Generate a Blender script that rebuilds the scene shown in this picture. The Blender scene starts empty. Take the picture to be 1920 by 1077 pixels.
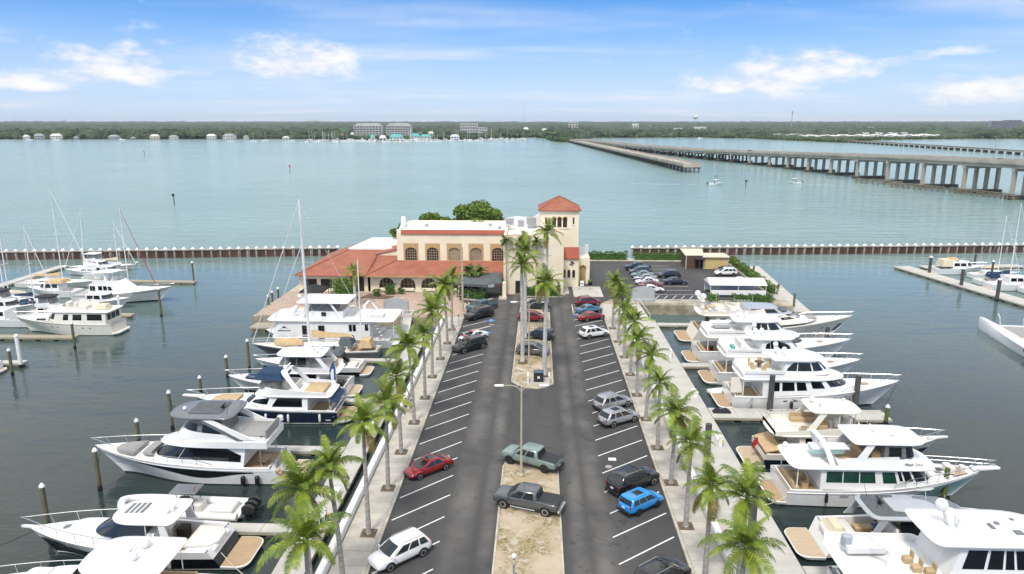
import bpy, math, random
import numpy as np
from mathutils import Vector, Matrix

random.seed(7)
SC = bpy.context.scene
COL = SC.collection
PI = math.pi
rad = math.radians

# ---------------------------------------------------------------- camera
CAMX, CAMY, CAMH = 1.605, -45.97, 34.0
YAW, PITCH, FPX = rad(2.0), rad(13.0), 1333.0
cam_data = bpy.data.cameras.new('camera')
cam_data.sensor_width = 36.0
cam_data.lens = 36.0 * FPX / 1920.0
cam_data.clip_start = 0.5
cam_data.clip_end = 60000
cam = bpy.data.objects.new('camera', cam_data)
COL.objects.link(cam)
cam.location = (CAMX, CAMY, CAMH)
cam.rotation_euler = (PI / 2 - PITCH, 0, YAW)
SC.camera = cam

# ---------------------------------------------------------------- world
SUN_EL, SUN_AZ = rad(58), rad(198)       # azimuth from +Y (north) clockwise
world = bpy.data.worlds.new('World')
SC.world = world
world.use_nodes = True
world.cycles.sampling_method = 'MANUAL'
world.cycles.sample_map_resolution = 128
wt = world.node_tree
wt.nodes.clear()


class NT:
    """small helper to write node maths as expressions"""
    def __init__(self, tree):
        self.t = tree

    def n(self, typ, **kw):
        nd = self.t.nodes.new(typ)
        for k, v in kw.items():
            setattr(nd, k, v)
        return nd

    def link(self, a, b):
        self.t.links.new(a, b)

    def m(self, op, a, b=None, c=None, clamp=False):
        nd = self.t.nodes.new('ShaderNodeMath')
        nd.operation = op
        nd.use_clamp = clamp
        for i, v in enumerate((a, b, c)):
            if v is None:
                continue
            if hasattr(v, 'is_output'):
                self.t.links.new(v, nd.inputs[i])
            else:
                nd.inputs[i].default_value = v
        return nd.outputs[0]

    def mix(self, f, a, b, kind='RGBA', blend='MIX'):
        nd = self.t.nodes.new('ShaderNodeMix')
        nd.data_type = kind
        if kind == 'RGBA':
            nd.blend_type = blend
            ia, ib, o = 6, 7, 2
        else:
            ia, ib, o = 2, 3, 0
        for i, v in ((0, f), (ia, a), (ib, b)):
            if hasattr(v, 'is_output'):
                self.t.links.new(v, nd.inputs[i])
            elif i == 0 or kind != 'RGBA':
                nd.inputs[i].default_value = v
            else:
                nd.inputs[i].default_value = tuple(v)[:3] + (1,)
        return nd.outputs[o]

    def noise(self, vec, scale, detail=4, rough=.55, dist=0.0):
        nd = self.t.nodes.new('ShaderNodeTexNoise')
        nd.inputs['Scale'].default_value = scale
        nd.inputs['Detail'].default_value = detail
        nd.inputs['Roughness'].default_value = rough
        nd.inputs['Distortion'].default_value = dist
        if vec is not None:
            self.t.links.new(vec, nd.inputs['Vector'])
        return nd.outputs[0]

    def ramp(self, f, stops):
        nd = self.t.nodes.new('ShaderNodeValToRGB')
        cr = nd.color_ramp
        while len(cr.elements) < len(stops):
            cr.elements.new(.5)
        for e, (p, c) in zip(cr.elements, stops):
            e.position = p
            e.color = (c, c, c, 1) if not hasattr(c, '__len__') else tuple(c)[:3] + (1,)
        self.t.links.new(f, nd.inputs[0])
        return nd.outputs[0]

    def sstep(self, x, lo, hi):
        nd = self.t.nodes.new('ShaderNodeMapRange')
        nd.interpolation_type = 'SMOOTHSTEP'
        self.t.links.new(x, nd.inputs[0])
        nd.inputs[1].default_value = lo
        nd.inputs[2].default_value = hi
        return nd.outputs[0]


w = NT(wt)
tc = w.n('ShaderNodeTexCoord')
sep = w.n('ShaderNodeSeparateXYZ')
w.link(tc.outputs['Generated'], sep.inputs[0])
dx, dy, dz = sep.outputs
sky = w.n('ShaderNodeTexSky')
sky.sky_type = 'NISHITA'
sky.sun_disc = False
sky.sun_elevation = SUN_EL
sky.sun_rotation = SUN_AZ
sky.altitude = 0
sky.air_density = 1.25
sky.dust_density = 0.5
sky.ozone_density = 2.2
# the photograph's sky turns blue quickly above the horizon: read the sky model a little higher up
cmb = w.n('ShaderNodeCombineXYZ')
w.link(dx, cmb.inputs[0]); w.link(dy, cmb.inputs[1])
w.link(w.m('ADD', w.m('MULTIPLY', w.m('MAXIMUM', dz, 0.0), 2.6), 0.012), cmb.inputs[2])
nrm = w.n('ShaderNodeVectorMath', operation='NORMALIZE')
w.link(cmb.outputs[0], nrm.inputs[0])
w.link(nrm.outputs[0], sky.inputs[0])
az = w.m('ARCTAN2', dx, dy)
el = w.m('ARCSINE', dz)


def dir_of(px, py):
    """azimuth (from +Y, to +X) and elevation of a pixel of the photograph"""
    x, y = (px - 960) / FPX, -(py - 538.5) / FPX
    fx, fy, fz = x, math.cos(PITCH) + y * math.sin(PITCH), -math.sin(PITCH) + y * math.cos(PITCH)
    l = math.sqrt(fx * fx + fy * fy + fz * fz)
    return math.atan2(fx, fy) - YAW, math.asin(fz / l)


cv = w.n('ShaderNodeCombineXYZ')
w.link(az, cv.inputs[0])
w.link(w.m('MULTIPLY', el, 2.3), cv.inputs[1])
puff = w.noise(cv.outputs[0], 17, 5, .62)
# cumulus: (px, py of base centre, half width px, height px, weight)
CLOUDS = [(20, 165, 95, 30, .9), (205, 150, 110, 52, 1.0), (235, 104, 48, 20, .85), (345, 143, 55, 18, .55),
          (560, 138, 125, 62, 1.15), (338, 86, 40, 12, .4), (1405, 172, 140, 44, 1.0), (1500, 150, 120, 58, .95),
          (1580, 125, 50, 26, .75), (1700, 122, 48, 20, .75), (1475, 186, 60, 20, .75), (1835, 192, 90, 40, .95),
          (1905, 172, 50, 24, .7), (1850, 100, 60, 10, .35)]
dens = None
for px, py, hw, hh, wgt in CLOUDS:
    a0, e0 = dir_of(px, py)
    ax, ey = hw / FPX, hh / FPX
    u = w.m('DIVIDE', w.m('SUBTRACT', az, a0), ax)
    v = w.m('DIVIDE', w.m('SUBTRACT', el, e0 + ey * .15), ey)
    v = w.m('MAXIMUM', v, w.m('MULTIPLY', v, -2.6))          # flat bases
    d = w.m('SUBTRACT', 1.0, w.m('ADD', w.m('MULTIPLY', u, u), w.m('MULTIPLY', v, v)))
    d = w.m('MULTIPLY', w.m('MAXIMUM', d, -1.0), wgt)
    dens = d if dens is None else w.m('MAXIMUM', dens, d)
# the same kind of cloud all round the horizon, outside the picture
front = w.sstep(w.m('ABSOLUTE', w.m('ADD', az, YAW)), .72, .95)
ring = w.m('SUBTRACT', 1.0, w.m('POWER', w.m('DIVIDE', w.m('SUBTRACT', el, .11), .09), 2.0))
far = w.m('SUBTRACT', w.m('MULTIPLY', w.noise(cv.outputs[0], 3.2, 2), 2.2), 1.25)
dens = w.m('MAXIMUM', dens, w.m('ADD', w.m('MULTIPLY', w.m('MINIMUM', ring, far), front), w.m('MULTIPLY', w.m('SUBTRACT', front, 1.0), 2.0)))
cum = w.sstep(w.m('ADD', w.m('MULTIPLY', dens, .62), w.m('MULTIPLY', w.m('SUBTRACT', puff, .5), 2.0)), -.06, .80)
# thin high cloud, streaked, on a flat layer: thickens overhead
den = w.m('ADD', w.m('MAXIMUM', dz, 0.0), .06)
pl = w.n('ShaderNodeCombineXYZ')
w.link(w.m('DIVIDE', dx, den), pl.inputs[0]); w.link(w.m('MULTIPLY', w.m('DIVIDE', dy, den), .55), pl.inputs[1])
mp = w.n('ShaderNodeMapping')
mp.inputs['Rotation'].default_value = (0, 0, rad(-32))
mp.inputs['Scale'].default_value = (.28, 1.0, 1.0)
w.link(pl.outputs[0], mp.inputs[0])
cir = w.noise(mp.outputs[0], .95, 3, .55)
cirrus = w.m('MULTIPLY', w.sstep(cir, .46, .78), .62)
high = w.m('MULTIPLY', w.sstep(w.noise(mp.outputs[0], 1.6, 1, .6), .24, .56), w.sstep(dz, .13, .38))
shade = w.mix(w.sstep(puff, .35, .65), (4.2, 4.4, 5.0), (5.3, 5.25, 5.2))
skyc = sky.outputs[0]
tint = w.mix(w.sstep(dz, .0, .17), (.62, .74, .95), (.44, .80, 1.10))
skycol = w.mix(1.0, skyc, tint, blend='MULTIPLY')
veil = w.m('SUBTRACT', 1.0, w.sstep(dz, .01, .16))
skycol = w.mix(w.m('MULTIPLY', veil, .8), skycol, (3.1, 3.75, 4.85))
tot = w.mix(w.m('MAXIMUM', cum, cirrus), skycol, shade)
tot = w.mix(w.m('MULTIPLY', high, .92), tot, (7.4, 7.15, 6.75))
bg = w.n('ShaderNodeBackground')
bg.inputs['Strength'].default_value = 0.10
w.link(tot, bg.inputs[0])
wo = w.n('ShaderNodeOutputWorld')
w.link(bg.outputs[0], wo.inputs[0])

# ---------------------------------------------------------------- sun (soft: thin cloud)
sun_d = bpy.data.lights.new('sun', 'SUN')
sun_d.energy = 1.5
sun_d.angle = rad(10)
sun_d.color = (1.0, .95, .86)
sun = bpy.data.objects.new('sun', sun_d)
COL.objects.link(sun)
sdir = Vector((math.sin(SUN_AZ) * math.cos(SUN_EL), math.cos(SUN_AZ) * math.cos(SUN_EL), math.sin(SUN_EL)))
sun.rotation_euler = sdir.to_track_quat('Z', 'Y').to_euler()
sun.location = (0, -40, 120)

SC.view_settings.view_transform = 'Standard'
SC.view_settings.look = 'None'
SC.view_settings.exposure = 0.98
SC.view_settings.gamma = 1.0
SC.view_settings.use_curve_mapping = False
SC.cycles.max_bounces = 4
SC.cycles.diffuse_bounces = 2
SC.cycles.glossy_bounces = 2
SC.cycles.volume_bounces = 0
SC.cycles.use_denoising = True
SC.cycles.transparent_max_bounces = 4
SC.cycles.diffuse_bounces = 2
SC.cycles.glossy_bounces = 2


def GG(px, py, z=0.0):
    """place on the level z that the photograph shows at a pixel (1920 x 1077), in scene metres"""
    x, y = (px - 960) / FPX, -(py - 538.5) / FPX
    fx, fy, fz = x, math.cos(PITCH) + y * math.sin(PITCH), -math.sin(PITCH) + y * math.cos(PITCH)
    t = (z - CAMH) / fz
    X, Y = fx * t, fy * t
    return (CAMX + X * math.cos(YAW) - Y * math.sin(YAW), CAMY + X * math.sin(YAW) + Y * math.cos(YAW))

# ================================================================ mesh helpers
class MB:
    """collects vertices and faces of ONE mesh object"""
    def __init__(self):
        self.v, self.f, self.mi = [], [], []

    def add(self, vs, fs, m=0):
        o = len(self.v)
        self.v += [tuple(p) for p in vs]
        for f in fs:
            self.f.append([i + o for i in f])
            self.mi.append(m)
        return self

    def box(self, c, s, m=0, rz=0.0, top=1.0):
        hx, hy, hz = s[0] / 2, s[1] / 2, s[2] / 2
        vs = []
        cs, sn = math.cos(rz), math.sin(rz)
        for z, k in ((-hz, 1.0), (hz, top)):
            for x, y in ((-hx, -hy), (hx, -hy), (hx, hy), (-hx, hy)):
                x *= k; y *= k
                vs.append((c[0] + x * cs - y * sn, c[1] + x * sn + y * cs, c[2] + z))
        return self.add(vs, [(3, 2, 1, 0), (4, 5, 6, 7), (0, 1, 5, 4), (1, 2, 6, 5), (2, 3, 7, 6), (3, 0, 4, 7)], m)

    def rbox(self, c, s, b=.04, m=0, rz=0.0):
        """box with chamfered vertical corners and top edge"""
        hx, hy = s[0] / 2, s[1] / 2
        pl = []
        for sx, sy in ((-1, -1), (1, -1), (1, 1), (-1, 1)):
            a, bb = (sx * hx, sy * (hy - b)), (sx * (hx - b), sy * hy)
            pl += [a, bb] if sx * sy > 0 else [bb, a]
        cs, sn = math.cos(rz), math.sin(rz)
        rings = []
        z0, z1 = c[2] - s[2] / 2, c[2] + s[2] / 2
        for z, k in ((z0, 0), (z1 - b, 0), (z1, b)):
            r = []
            for x, y in pl:
                x -= math.copysign(min(k, abs(x)), x); y -= math.copysign(min(k, abs(y)), y)
                r.append((c[0] + x * cs - y * sn, c[1] + x * sn + y * cs, z))
            rings.append(r)
        return self.loft(rings, True, True, True, m)

    def loft(self, rings, closed=True, cap0=False, cap1=False, m=0):
        n = len(rings[0])
        vs = [p for r in rings for p in r]
        fs = []
        for i in range(len(rings) - 1):
            for j in range(n if closed else n - 1):
                k = (j + 1) % n
                fs.append((i * n + j, i * n + k, (i + 1) * n + k, (i + 1) * n + j))
        if cap0:
            fs.append(tuple(range(n))[::-1])
        if cap1:
            b = (len(rings) - 1) * n
            fs.append(tuple(b + i for i in range(n)))
        return self.add(vs, fs, m)

    def prism(self, poly, z0, z1, m=0, top=None):
        """polygon (ccw) extruded from z0 to z1"""
        t = top or poly
        return self.loft([[(x, y, z0) for x, y in poly], [(x, y, z1) for x, y in t]], True, True, True, m)

    def tube(self, pts, r, n=6, m=0, cap=True, r1=None):
        pts = [Vector(p) for p in pts]
        rings = []
        L = len(pts)
        for i, p in enumerate(pts):
            d = (pts[min(i + 1, L - 1)] - pts[max(i - 1, 0)])
            d = d.normalized() if d.length > 1e-9 else Vector((0, 0, 1))
            up = Vector((0, 0, 1)) if abs(d.z) < .9 else Vector((1, 0, 0))
            a = d.cross(up).normalized(); b = a.cross(d).normalized()
            rr = r if r1 is None else r + (r1 - r) * i / (L - 1)
            rings.append([p + a * (rr * math.cos(2 * PI * k / n)) + b * (rr * math.sin(2 * PI * k / n)) for k in range(n)])
        return self.loft(rings, True, cap, cap, m)

    def lathe(self, prof, n=10, c=(0, 0, 0), m=0, cap=True):
        rings = [[(c[0] + r * math.cos(2 * PI * k / n), c[1] + r * math.sin(2 * PI * k / n), c[2] + z) for k in range(n)] for r, z in prof]
        return self.loft(rings, True, cap, cap, m)

    def ball(self, c, r, n=10, k=6, m=0, z=1.0):
        prof = [(max(r * math.sin(PI * i / k), .001), -r * z * math.cos(PI * i / k)) for i in range(k + 1)]
        return self.lathe(prof, n, c, m)

    def quad(self, a, b, c, d, m=0):
        return self.add([a, b, c, d], [(0, 1, 2, 3)], m)

    def mesh(self, name, mats, smooth=None):
        me = bpy.data.meshes.new(name)
        me.from_pydata(self.v, [], self.f)
        if not isinstance(mats, (list, tuple)):
            mats = [mats]
        for x in mats:
            me.materials.append(M[x] if isinstance(x, str) else x)
        if len(mats) > 1:
            me.polygons.foreach_set('material_index', self.mi)
        if smooth:
            me.polygons.foreach_set('use_smooth', [True] * len(me.polygons))
            me.set_sharp_from_angle(angle=rad(smooth))
        me.update()
        return me

    def build(self, name, mats, parent=None, smooth=None, loc=None, rz=0.0):
        return link(name, self.mesh(name, mats, smooth), parent, loc, rz)


def link(name, me, parent=None, loc=None, rz=0.0):
    o = bpy.data.objects.new(name, me)
    COL.objects.link(o)
    if parent is not None:
        o.parent = parent
    if loc is not None:
        o.location = loc
    if rz:
        o.rotation_euler = (0, 0, rz)
    return o


def thing(name, label, cat, loc=(0, 0, 0), rz=0.0, group=None):
    o = link(name, None, None, loc, rz)
    return tag(o, label, cat, group)


def tag(o, label=None, cat=None, group=None, kind=None):
    if label: o['label'] = label
    if cat: o['category'] = cat
    if group: o['group'] = group
    if kind: o['kind'] = kind
    return o


def dup(root, loc, rz=0.0, label=None, group=None, scale=None):
    r = root.copy(); COL.objects.link(r)
    r.location = loc; r.rotation_euler = (0, 0, rz)
    if scale: r.scale = scale if hasattr(scale, '__len__') else (scale,) * 3
    if label: r['label'] = label
    if group: r['group'] = group
    for ch in root.children:
        c = ch.copy(); COL.objects.link(c); c.parent = r
        for g in ch.children:
            d = g.copy(); COL.objects.link(d); d.parent = c
    return r


# ================================================================ materials
M = {}


def mat(name, col, rough=.5, var=.12, scale=3.0, metal=0.0, bump=0.0, bscale=30.0, col2=None, spec=.5, coat=0.0, objrand=0.0, coords='Object', detail=4, lo=.35, hi=.65, stretch=None):
    m = bpy.data.materials.new(name)
    m.use_nodes = True
    t = NT(m.node_tree)
    b = m.node_tree.nodes['Principled BSDF']
    b.inputs['Roughness'].default_value = rough
    b.inputs['Metallic'].default_value = metal
    b.inputs['Specular IOR Level'].default_value = spec
    b.inputs['Coat Weight'].default_value = coat
    tc_ = t.n('ShaderNodeTexCoord')
    vec = tc_.outputs[coords]
    if stretch:
        mp_ = t.n('ShaderNodeMapping')
        mp_.inputs['Scale'].default_value = stretch
        t.link(vec, mp_.inputs[0])
        vec = mp_.outputs[0]
    c1 = tuple(col)
    c2 = tuple(col2) if col2 else tuple(x * (1 - var) for x in col)
    nz = t.noise(vec, scale, detail, .6)
    f = t.sstep(nz, lo, hi)
    out = t.mix(f, c1, c2)
    if objrand:
        oi = t.n('ShaderNodeObjectInfo')
        k = t.m('ADD', 1 - objrand / 2, t.m('MULTIPLY', oi.outputs['Random'], objrand))
        cc = t.n('ShaderNodeCombineColor')
        for i in range(3): t.link(k, cc.inputs[i])
        out = t.mix(1.0, out, cc.outputs[0], blend='MULTIPLY')
    t.link(out, b.inputs['Base Color'])
    if bump:
        bp = t.n('ShaderNodeBump')
        bp.inputs['Strength'].default_value = bump
        bp.inputs['Distance'].default_value = .05
        t.link(t.noise(vec, bscale, 3, .6), bp.inputs['Height'])
        t.link(bp.outputs[0], b.inputs['Normal'])
    M[name] = m
    return m


def stripes(name, axis, period, width, dark, base_noise=None):
    """add thin darker seams to an existing material along an object axis (teak decks, roof tile courses)"""
    m = M[name]
    t = NT(m.node_tree)
    b = m.node_tree.nodes['Principled BSDF']
    src = b.inputs['Base Color'].links[0].from_socket
    tc_ = t.n('ShaderNodeTexCoord')
    sp = t.n('ShaderNodeSeparateXYZ')
    t.link(tc_.outputs['Object'], sp.inputs[0])
    fr = t.m('FRACT', t.m('DIVIDE', sp.outputs[axis], period))
    msk = t.m('LESS_THAN', fr, width / period)
    t.link(t.mix(msk, src, dark), b.inputs['Base Color'])


mat('gelcoat', (.80, .80, .79), .22, .05, 1.2, spec=.55, coat=.3)
mat('gelcoat_cream', (.80, .765, .68), .24, .05, 1.2, coat=.3)
mat('gelcoat_ivory', (.80, .75, .66), .3, .06, 1.2)
mat('deck_white', (.78, .78, .765), .55, .07, 2.0)
mat('deck_cream', (.74, .68, .57), .6, .08, 2.0)
mat('navy', (.008, .016, .045), .10, .2, 1.0, coat=.6)
mat('hull_black', (.006, .007, .011), .12, .2, 1.0, coat=.5)
mat('hull_grey', (.12, .125, .13), .3, .2, 1.5)
mat('bottom_paint', (.012, .013, .016), .6, .3, 2.0)
mat('bottom_blue', (.02, .05, .09), .6, .3, 2.0)
mat('seafoam', (.38, .60, .55), .3, .06, 1.0)
mat('dark_glass', (.008, .010, .012), .06, .3, .8, spec=.7)
mat('green_glass', (.012, .060, .042), .07, .3, .8, spec=.6)
mat('car_glass', (.018, .026, .028), .05, .3, .8, spec=.7)
mat('clear_vinyl', (.18, .185, .18), .12, .4, 2.0, spec=.6)
mat('steel', (.72, .73, .74), .25, .1, 4.0, metal=.85)
mat('white_rail', (.72, .73, .73), .35, .08, 4.0)
mat('rubber', (.012, .012, .013), .6, .3, 4.0)
mat('black_plastic', (.015, .016, .018), .35, .3, 4.0)
mat('grey_top', (.135, .15, .17), .35, .12, 1.5, coat=.2)
mat('silver_trim', (.36, .39, .43), .3, .1, 1.5, coat=.2)
mat('grey_cushion', (.30, .295, .285), .8, .1, 3.0)
mat('tan_cushion', (.50, .37, .21), .8, .12, 3.0)
mat('white_cushion', (.70, .68, .63), .7, .08, 3.0)
mat('teak', (.46, .325, .195), .65, .22, 2.5, stretch=(.6, 6, 1))
stripes('teak', 1, .16, .022, (.20, .13, .07))
mat('teak_pale', (.52, .41, .29), .7, .15, 2.5, stretch=(.6, 6, 1))
stripes('teak_pale', 1, .16, .022, (.30, .23, .16))
mat('canvas_navy', (.012, .040, .095), .85, .2, 1.5, bump=.15, bscale=6)
mat('canvas_tan', (.56, .40, .22), .9, .15, 1.5, bump=.2, bscale=6)
mat('canvas_grey', (.10, .115, .125), .85, .2, 1.5, bump=.15, bscale=6)
mat('canvas_cream', (.66, .58, .42), .9, .12, 1.5, bump=.15, bscale=6)
mat('canvas_black', (.018, .019, .021), .8, .3, 1.5)
mat('rope', (.62, .56, .45), .9, .2, 10)
mat('rope_dark', (.03, .03, .035), .9, .2, 10)
mat('red', (.42, .02, .025), .4, .15, 4)
mat('flag_white', (.8, .8, .8), .8, .05, 4)
mat('blue_flag', (.035, .10, .30), .8, .2, 2)
mat('yellow', (.75, .52, .05), .5, .1, 4)
mat('wood_piling', (.16, .15, .09), .85, .45, 2.0, col2=(.07, .075, .05), bump=.5, bscale=8, stretch=(2, 2, .4))
mat('piling_green', (.13, .16, .035), .85, .3, 2.0, col2=(.06, .085, .02), bump=.5, bscale=8, stretch=(2, 2, .4))
mat('piling_grey', (.085, .085, .085), .8, .3, 2.0, bump=.3, bscale=8, stretch=(2, 2, .4))
mat('cap_white', (.8, .8, .79), .5, .06, 3)
mat('dock_concrete', (.50, .49, .45), .85, .16, .7, col2=(.40, .39, .36), bump=.1, bscale=20, coords='Generated')
mat('dock_side', (.30, .27, .20), .9, .5, .8, col2=(.12, .10, .075))
mat('dock_wood', (.40, .36, .27), .9, .3, 1.0, stretch=(.3, 6, 1))
mat('asphalt', (.042, .042, .044), .85, .3, .12, col2=(.070, .069, .068), bump=.25, bscale=60, detail=7, lo=.3, hi=.72, stretch=(1.6, .35, 1))
mat('asphalt_old', (.085, .083, .082), .9, .3, .15, col2=(.12, .115, .11), bump=.25, bscale=60, detail=7, stretch=(1.2, .6, 1))
mat('line_paint', (.72, .72, .70), .7, .25, 3.0, detail=6, lo=.45, hi=.8)
mat('blue_paint', (.05, .15, .42), .7, .25, 3.0)
mat('sidewalk_concrete', (.47, .44, .385), .9, .2, .9, col2=(.39, .365, .32), bump=.08, bscale=30, objrand=.10)
mat('kerb_concrete', (.50, .47, .40), .9, .3, .8, col2=(.36, .33, .27))
mat('joint_dirt', (.26, .24, .20), .95, .2, 3)
mat('seawall_white', (.74, .735, .72), .7, .15, .4, col2=(.60, .59, .56))
mat('seawall_stain', (.33, .28, .20), .9, .6, .5, col2=(.13, .105, .08))
mat('quay_concrete', (.42, .37, .28), .9, .4, .4, col2=(.22, .19, .14), bump=.2, bscale=5)
mat('sand', (.46, .385, .29), .95, .3, .35, col2=(.36, .28, .18), bump=.4, bscale=12, detail=8)
mat('mulch', (.17, .12, .085), .95, .4, 4, bump=.5, bscale=30)
mat('pavers', (.44, .33, .27), .85, .2, 1.2, col2=(.35, .26, .21))
mat('stucco', (.82, .73, .56), .9, .07, .3, col2=(.75, .65, .48), bump=.12, bscale=18)
mat('stucco_pale', (.80, .72, .56), .9, .07, .3, bump=.12, bscale=18)
mat('trim_tan', (.50, .34, .16), .85, .12, 1.0)
mat('terracotta', (.355, .130, .080), .85, .2, .5, col2=(.27, .095, .058), bump=.3, bscale=9)
mat('terracotta_band', (.34, .085, .050), .8, .15, .6, bump=.2, bscale=9)
mat('white_roof', (.80, .80, .79), .7, .06, .25)
mat('window_brown', (.060, .035, .025), .25, .5, 1.5, spec=.6)
mat('mullion', (.40, .34, .24), .7, .1, 3)
mat('window_cream', (.36, .30, .20), .4, .4, .5)
mat('door_tan', (.46, .31, .12), .7, .15, 1.0)
mat('dark_interior', (.020, .015, .012), .7, .4, 1)
mat('iron', (.03, .03, .032), .5, .3, 4)
mat('metal_grey', (.36, .37, .38), .45, .15, 1.5, metal=.2)
mat('vinyl_grey', (.42, .44, .46), .6, .1, .6)
mat('shed_yellow', (.62, .46, .20), .85, .1, .5)
mat('shed_roof', (.66, .57, .43), .8, .12, .6)
mat('shed_brown', (.12, .065, .04), .8, .2, 1.0)
mat('lamp_post', (.48, .42, .31), .6, .12, .8)
mat('lamp_white', (.78, .78, .76), .4, .05, 2)
mat('palm_trunk', (.40, .37, .33), .9, .3, 1.6, col2=(.25, .23, .205), bump=.4, bscale=6, stretch=(1, 1, 3.5))
mat('palm_smooth', (.52, .515, .49), .85, .25, .9, col2=(.40, .39, .365), stretch=(1, 1, 2.2))
mat('crownshaft', (.20, .30, .05), .5, .2, 2)
mat('frond', (.080, .140, .010), .5, .35, 1.2, col2=(.20, .245, .024), objrand=.65, spec=.35)
mat('frond_dark', (.040, .080, .012), .55, .35, 1.2, col2=(.10, .145, .025), objrand=.6, spec=.3)
mat('frond_old', (.22, .15, .045), .8, .3, 1.2, col2=(.17, .17, .03), objrand=.4)
mat('hedge_leaf', (.045, .105, .020), .6, .4, 3.0, col2=(.09, .17, .035), spec=.3)
mat('tree_leaf', (.07, .135, .022), .6, .4, .8, col2=(.16, .235, .04), spec=.3)
mat('bark', (.10, .075, .05), .9, .3, 3)
mat('bw_concrete', (.46, .43, .36), .9, .6, .8, col2=(.25, .20, .15), bump=.2, bscale=6, stretch=(1.5, 1.5, .35))
mat('bw_brown', (.13, .062, .045), .9, .5, .9, col2=(.065, .035, .028), bump=.3, bscale=6, stretch=(1.5, 1.5, .35), objrand=.5)
mat('bridge_concrete', (.47, .43, .36), .85, .2, .1, col2=(.37, .335, .28))
mat('bridge_deck', (.44, .40, .33), .9, .2, .1, col2=(.29, .265, .22))
mat('bridge_dark', (.13, .115, .09), .9, .3, .2)
mat('fender_timber', (.22, .19, .14), .9, .3, .3)
mat('skin', (.45, .26, .17), .6, .1, 3)
mat('hair', (.03, .02, .015), .7, .2, 5)
mat('cloth_dark', (.02, .022, .03), .9, .3, 5)
mat('cloth_red', (.36, .04, .04), .9, .2, 5)
mat('cloth_pink', (.50, .18, .20), .9, .2, 5)
mat('cloth_blue', (.03, .14, .38), .9, .2, 5)
mat('cloth_white', (.7, .7, .68), .9, .1, 5)
mat('far_white', (.62, .61, .58), .8, .1, .05)
mat('far_cream', (.62, .54, .40), .8, .1, .05)
mat('far_grey', (.34, .35, .36), .8, .1, .05)
mat('far_roof_grey', (.30, .31, .32), .8, .2, .05)
mat('far_red', (.40, .13, .08), .8, .2, .05)
mat('far_teal', (.10, .38, .34), .7, .1, .05)
mat('far_window', (.05, .06, .065), .3, .3, .05)
mat('far_land', (.20, .19, .11), .95, .4, .02, col2=(.08, .11, .04))
mat('mangrove', (.050, .090, .020), .8, .4, .08, col2=(.015, .038, .010), detail=5)
mat('wood_canopy', (.052, .086, .030), .85, .5, .035, col2=(.005, .019, .008), detail=7, lo=.36, hi=.64)
for nm, c, r, me_ in (('car_white', (.78, .78, .77), .25, 0), ('car_red', (.28, .012, .016), .22, .2), ('car_black', (.010, .011, .013), .2, .1), ('car_blue', (.012, .26, .66), .25, .1),
                      ('car_silver', (.40, .41, .42), .25, .5), ('car_grey', (.105, .115, .125), .25, .4), ('car_green', (.20, .27, .245), .28, .1), ('car_teal', (.05, .12, .16), .25, .3),
                      ('car_maroon', (.18, .012, .025), .25, .2), ('car_navy', (.016, .03, .05), .22, .3), ('car_steel', (.17, .16, .15), .25, .4), ('car_sky', (.07, .22, .36), .25, .3)):
    mat(nm, c, r, .06, 1.0, metal=me_, coat=.7)
mat('lamp_red', (.30, .01, .012), .2, .2, 8)
mat('lamp_clear', (.34, .36, .39), .12, .1, 8, spec=.7)
mat('rim', (.45, .46, .47), .3, .15, 8, metal=.7)
mat('rim_dark', (.05, .05, .055), .35, .2, 8, metal=.5)
mat('plate', (.7, .7, .68), .5, .2, 10)

# sand planting strip with patches of dry grass
def sand_grass():
    m = M['sand']; t = NT(m.node_tree)
    b = m.node_tree.nodes['Principled BSDF']
    src = b.inputs['Base Color'].links[0].from_socket
    tc_ = t.n('ShaderNodeTexCoord')
    n1 = t.noise(tc_.outputs['Object'], .42, 6, .65)
    n2 = t.noise(tc_.outputs['Object'], 5.0, 5, .7)
    f = t.m('MULTIPLY', t.sstep(n1, .45, .58), t.sstep(n2, .42, .58))
    g = t.mix(t.noise(tc_.outputs['Object'], 1.5, 3), (.10, .11, .028), (.22, .17, .06))
    c = t.mix(f, src, g)
    n3 = t.sstep(t.noise(tc_.outputs['Object'], .8, 5, .6), .52, .66)
    t.link(t.mix(t.m('MULTIPLY', n3, .6), c, (.54, .50, .44)), b.inputs['Base Color'])
sand_grass()


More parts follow.
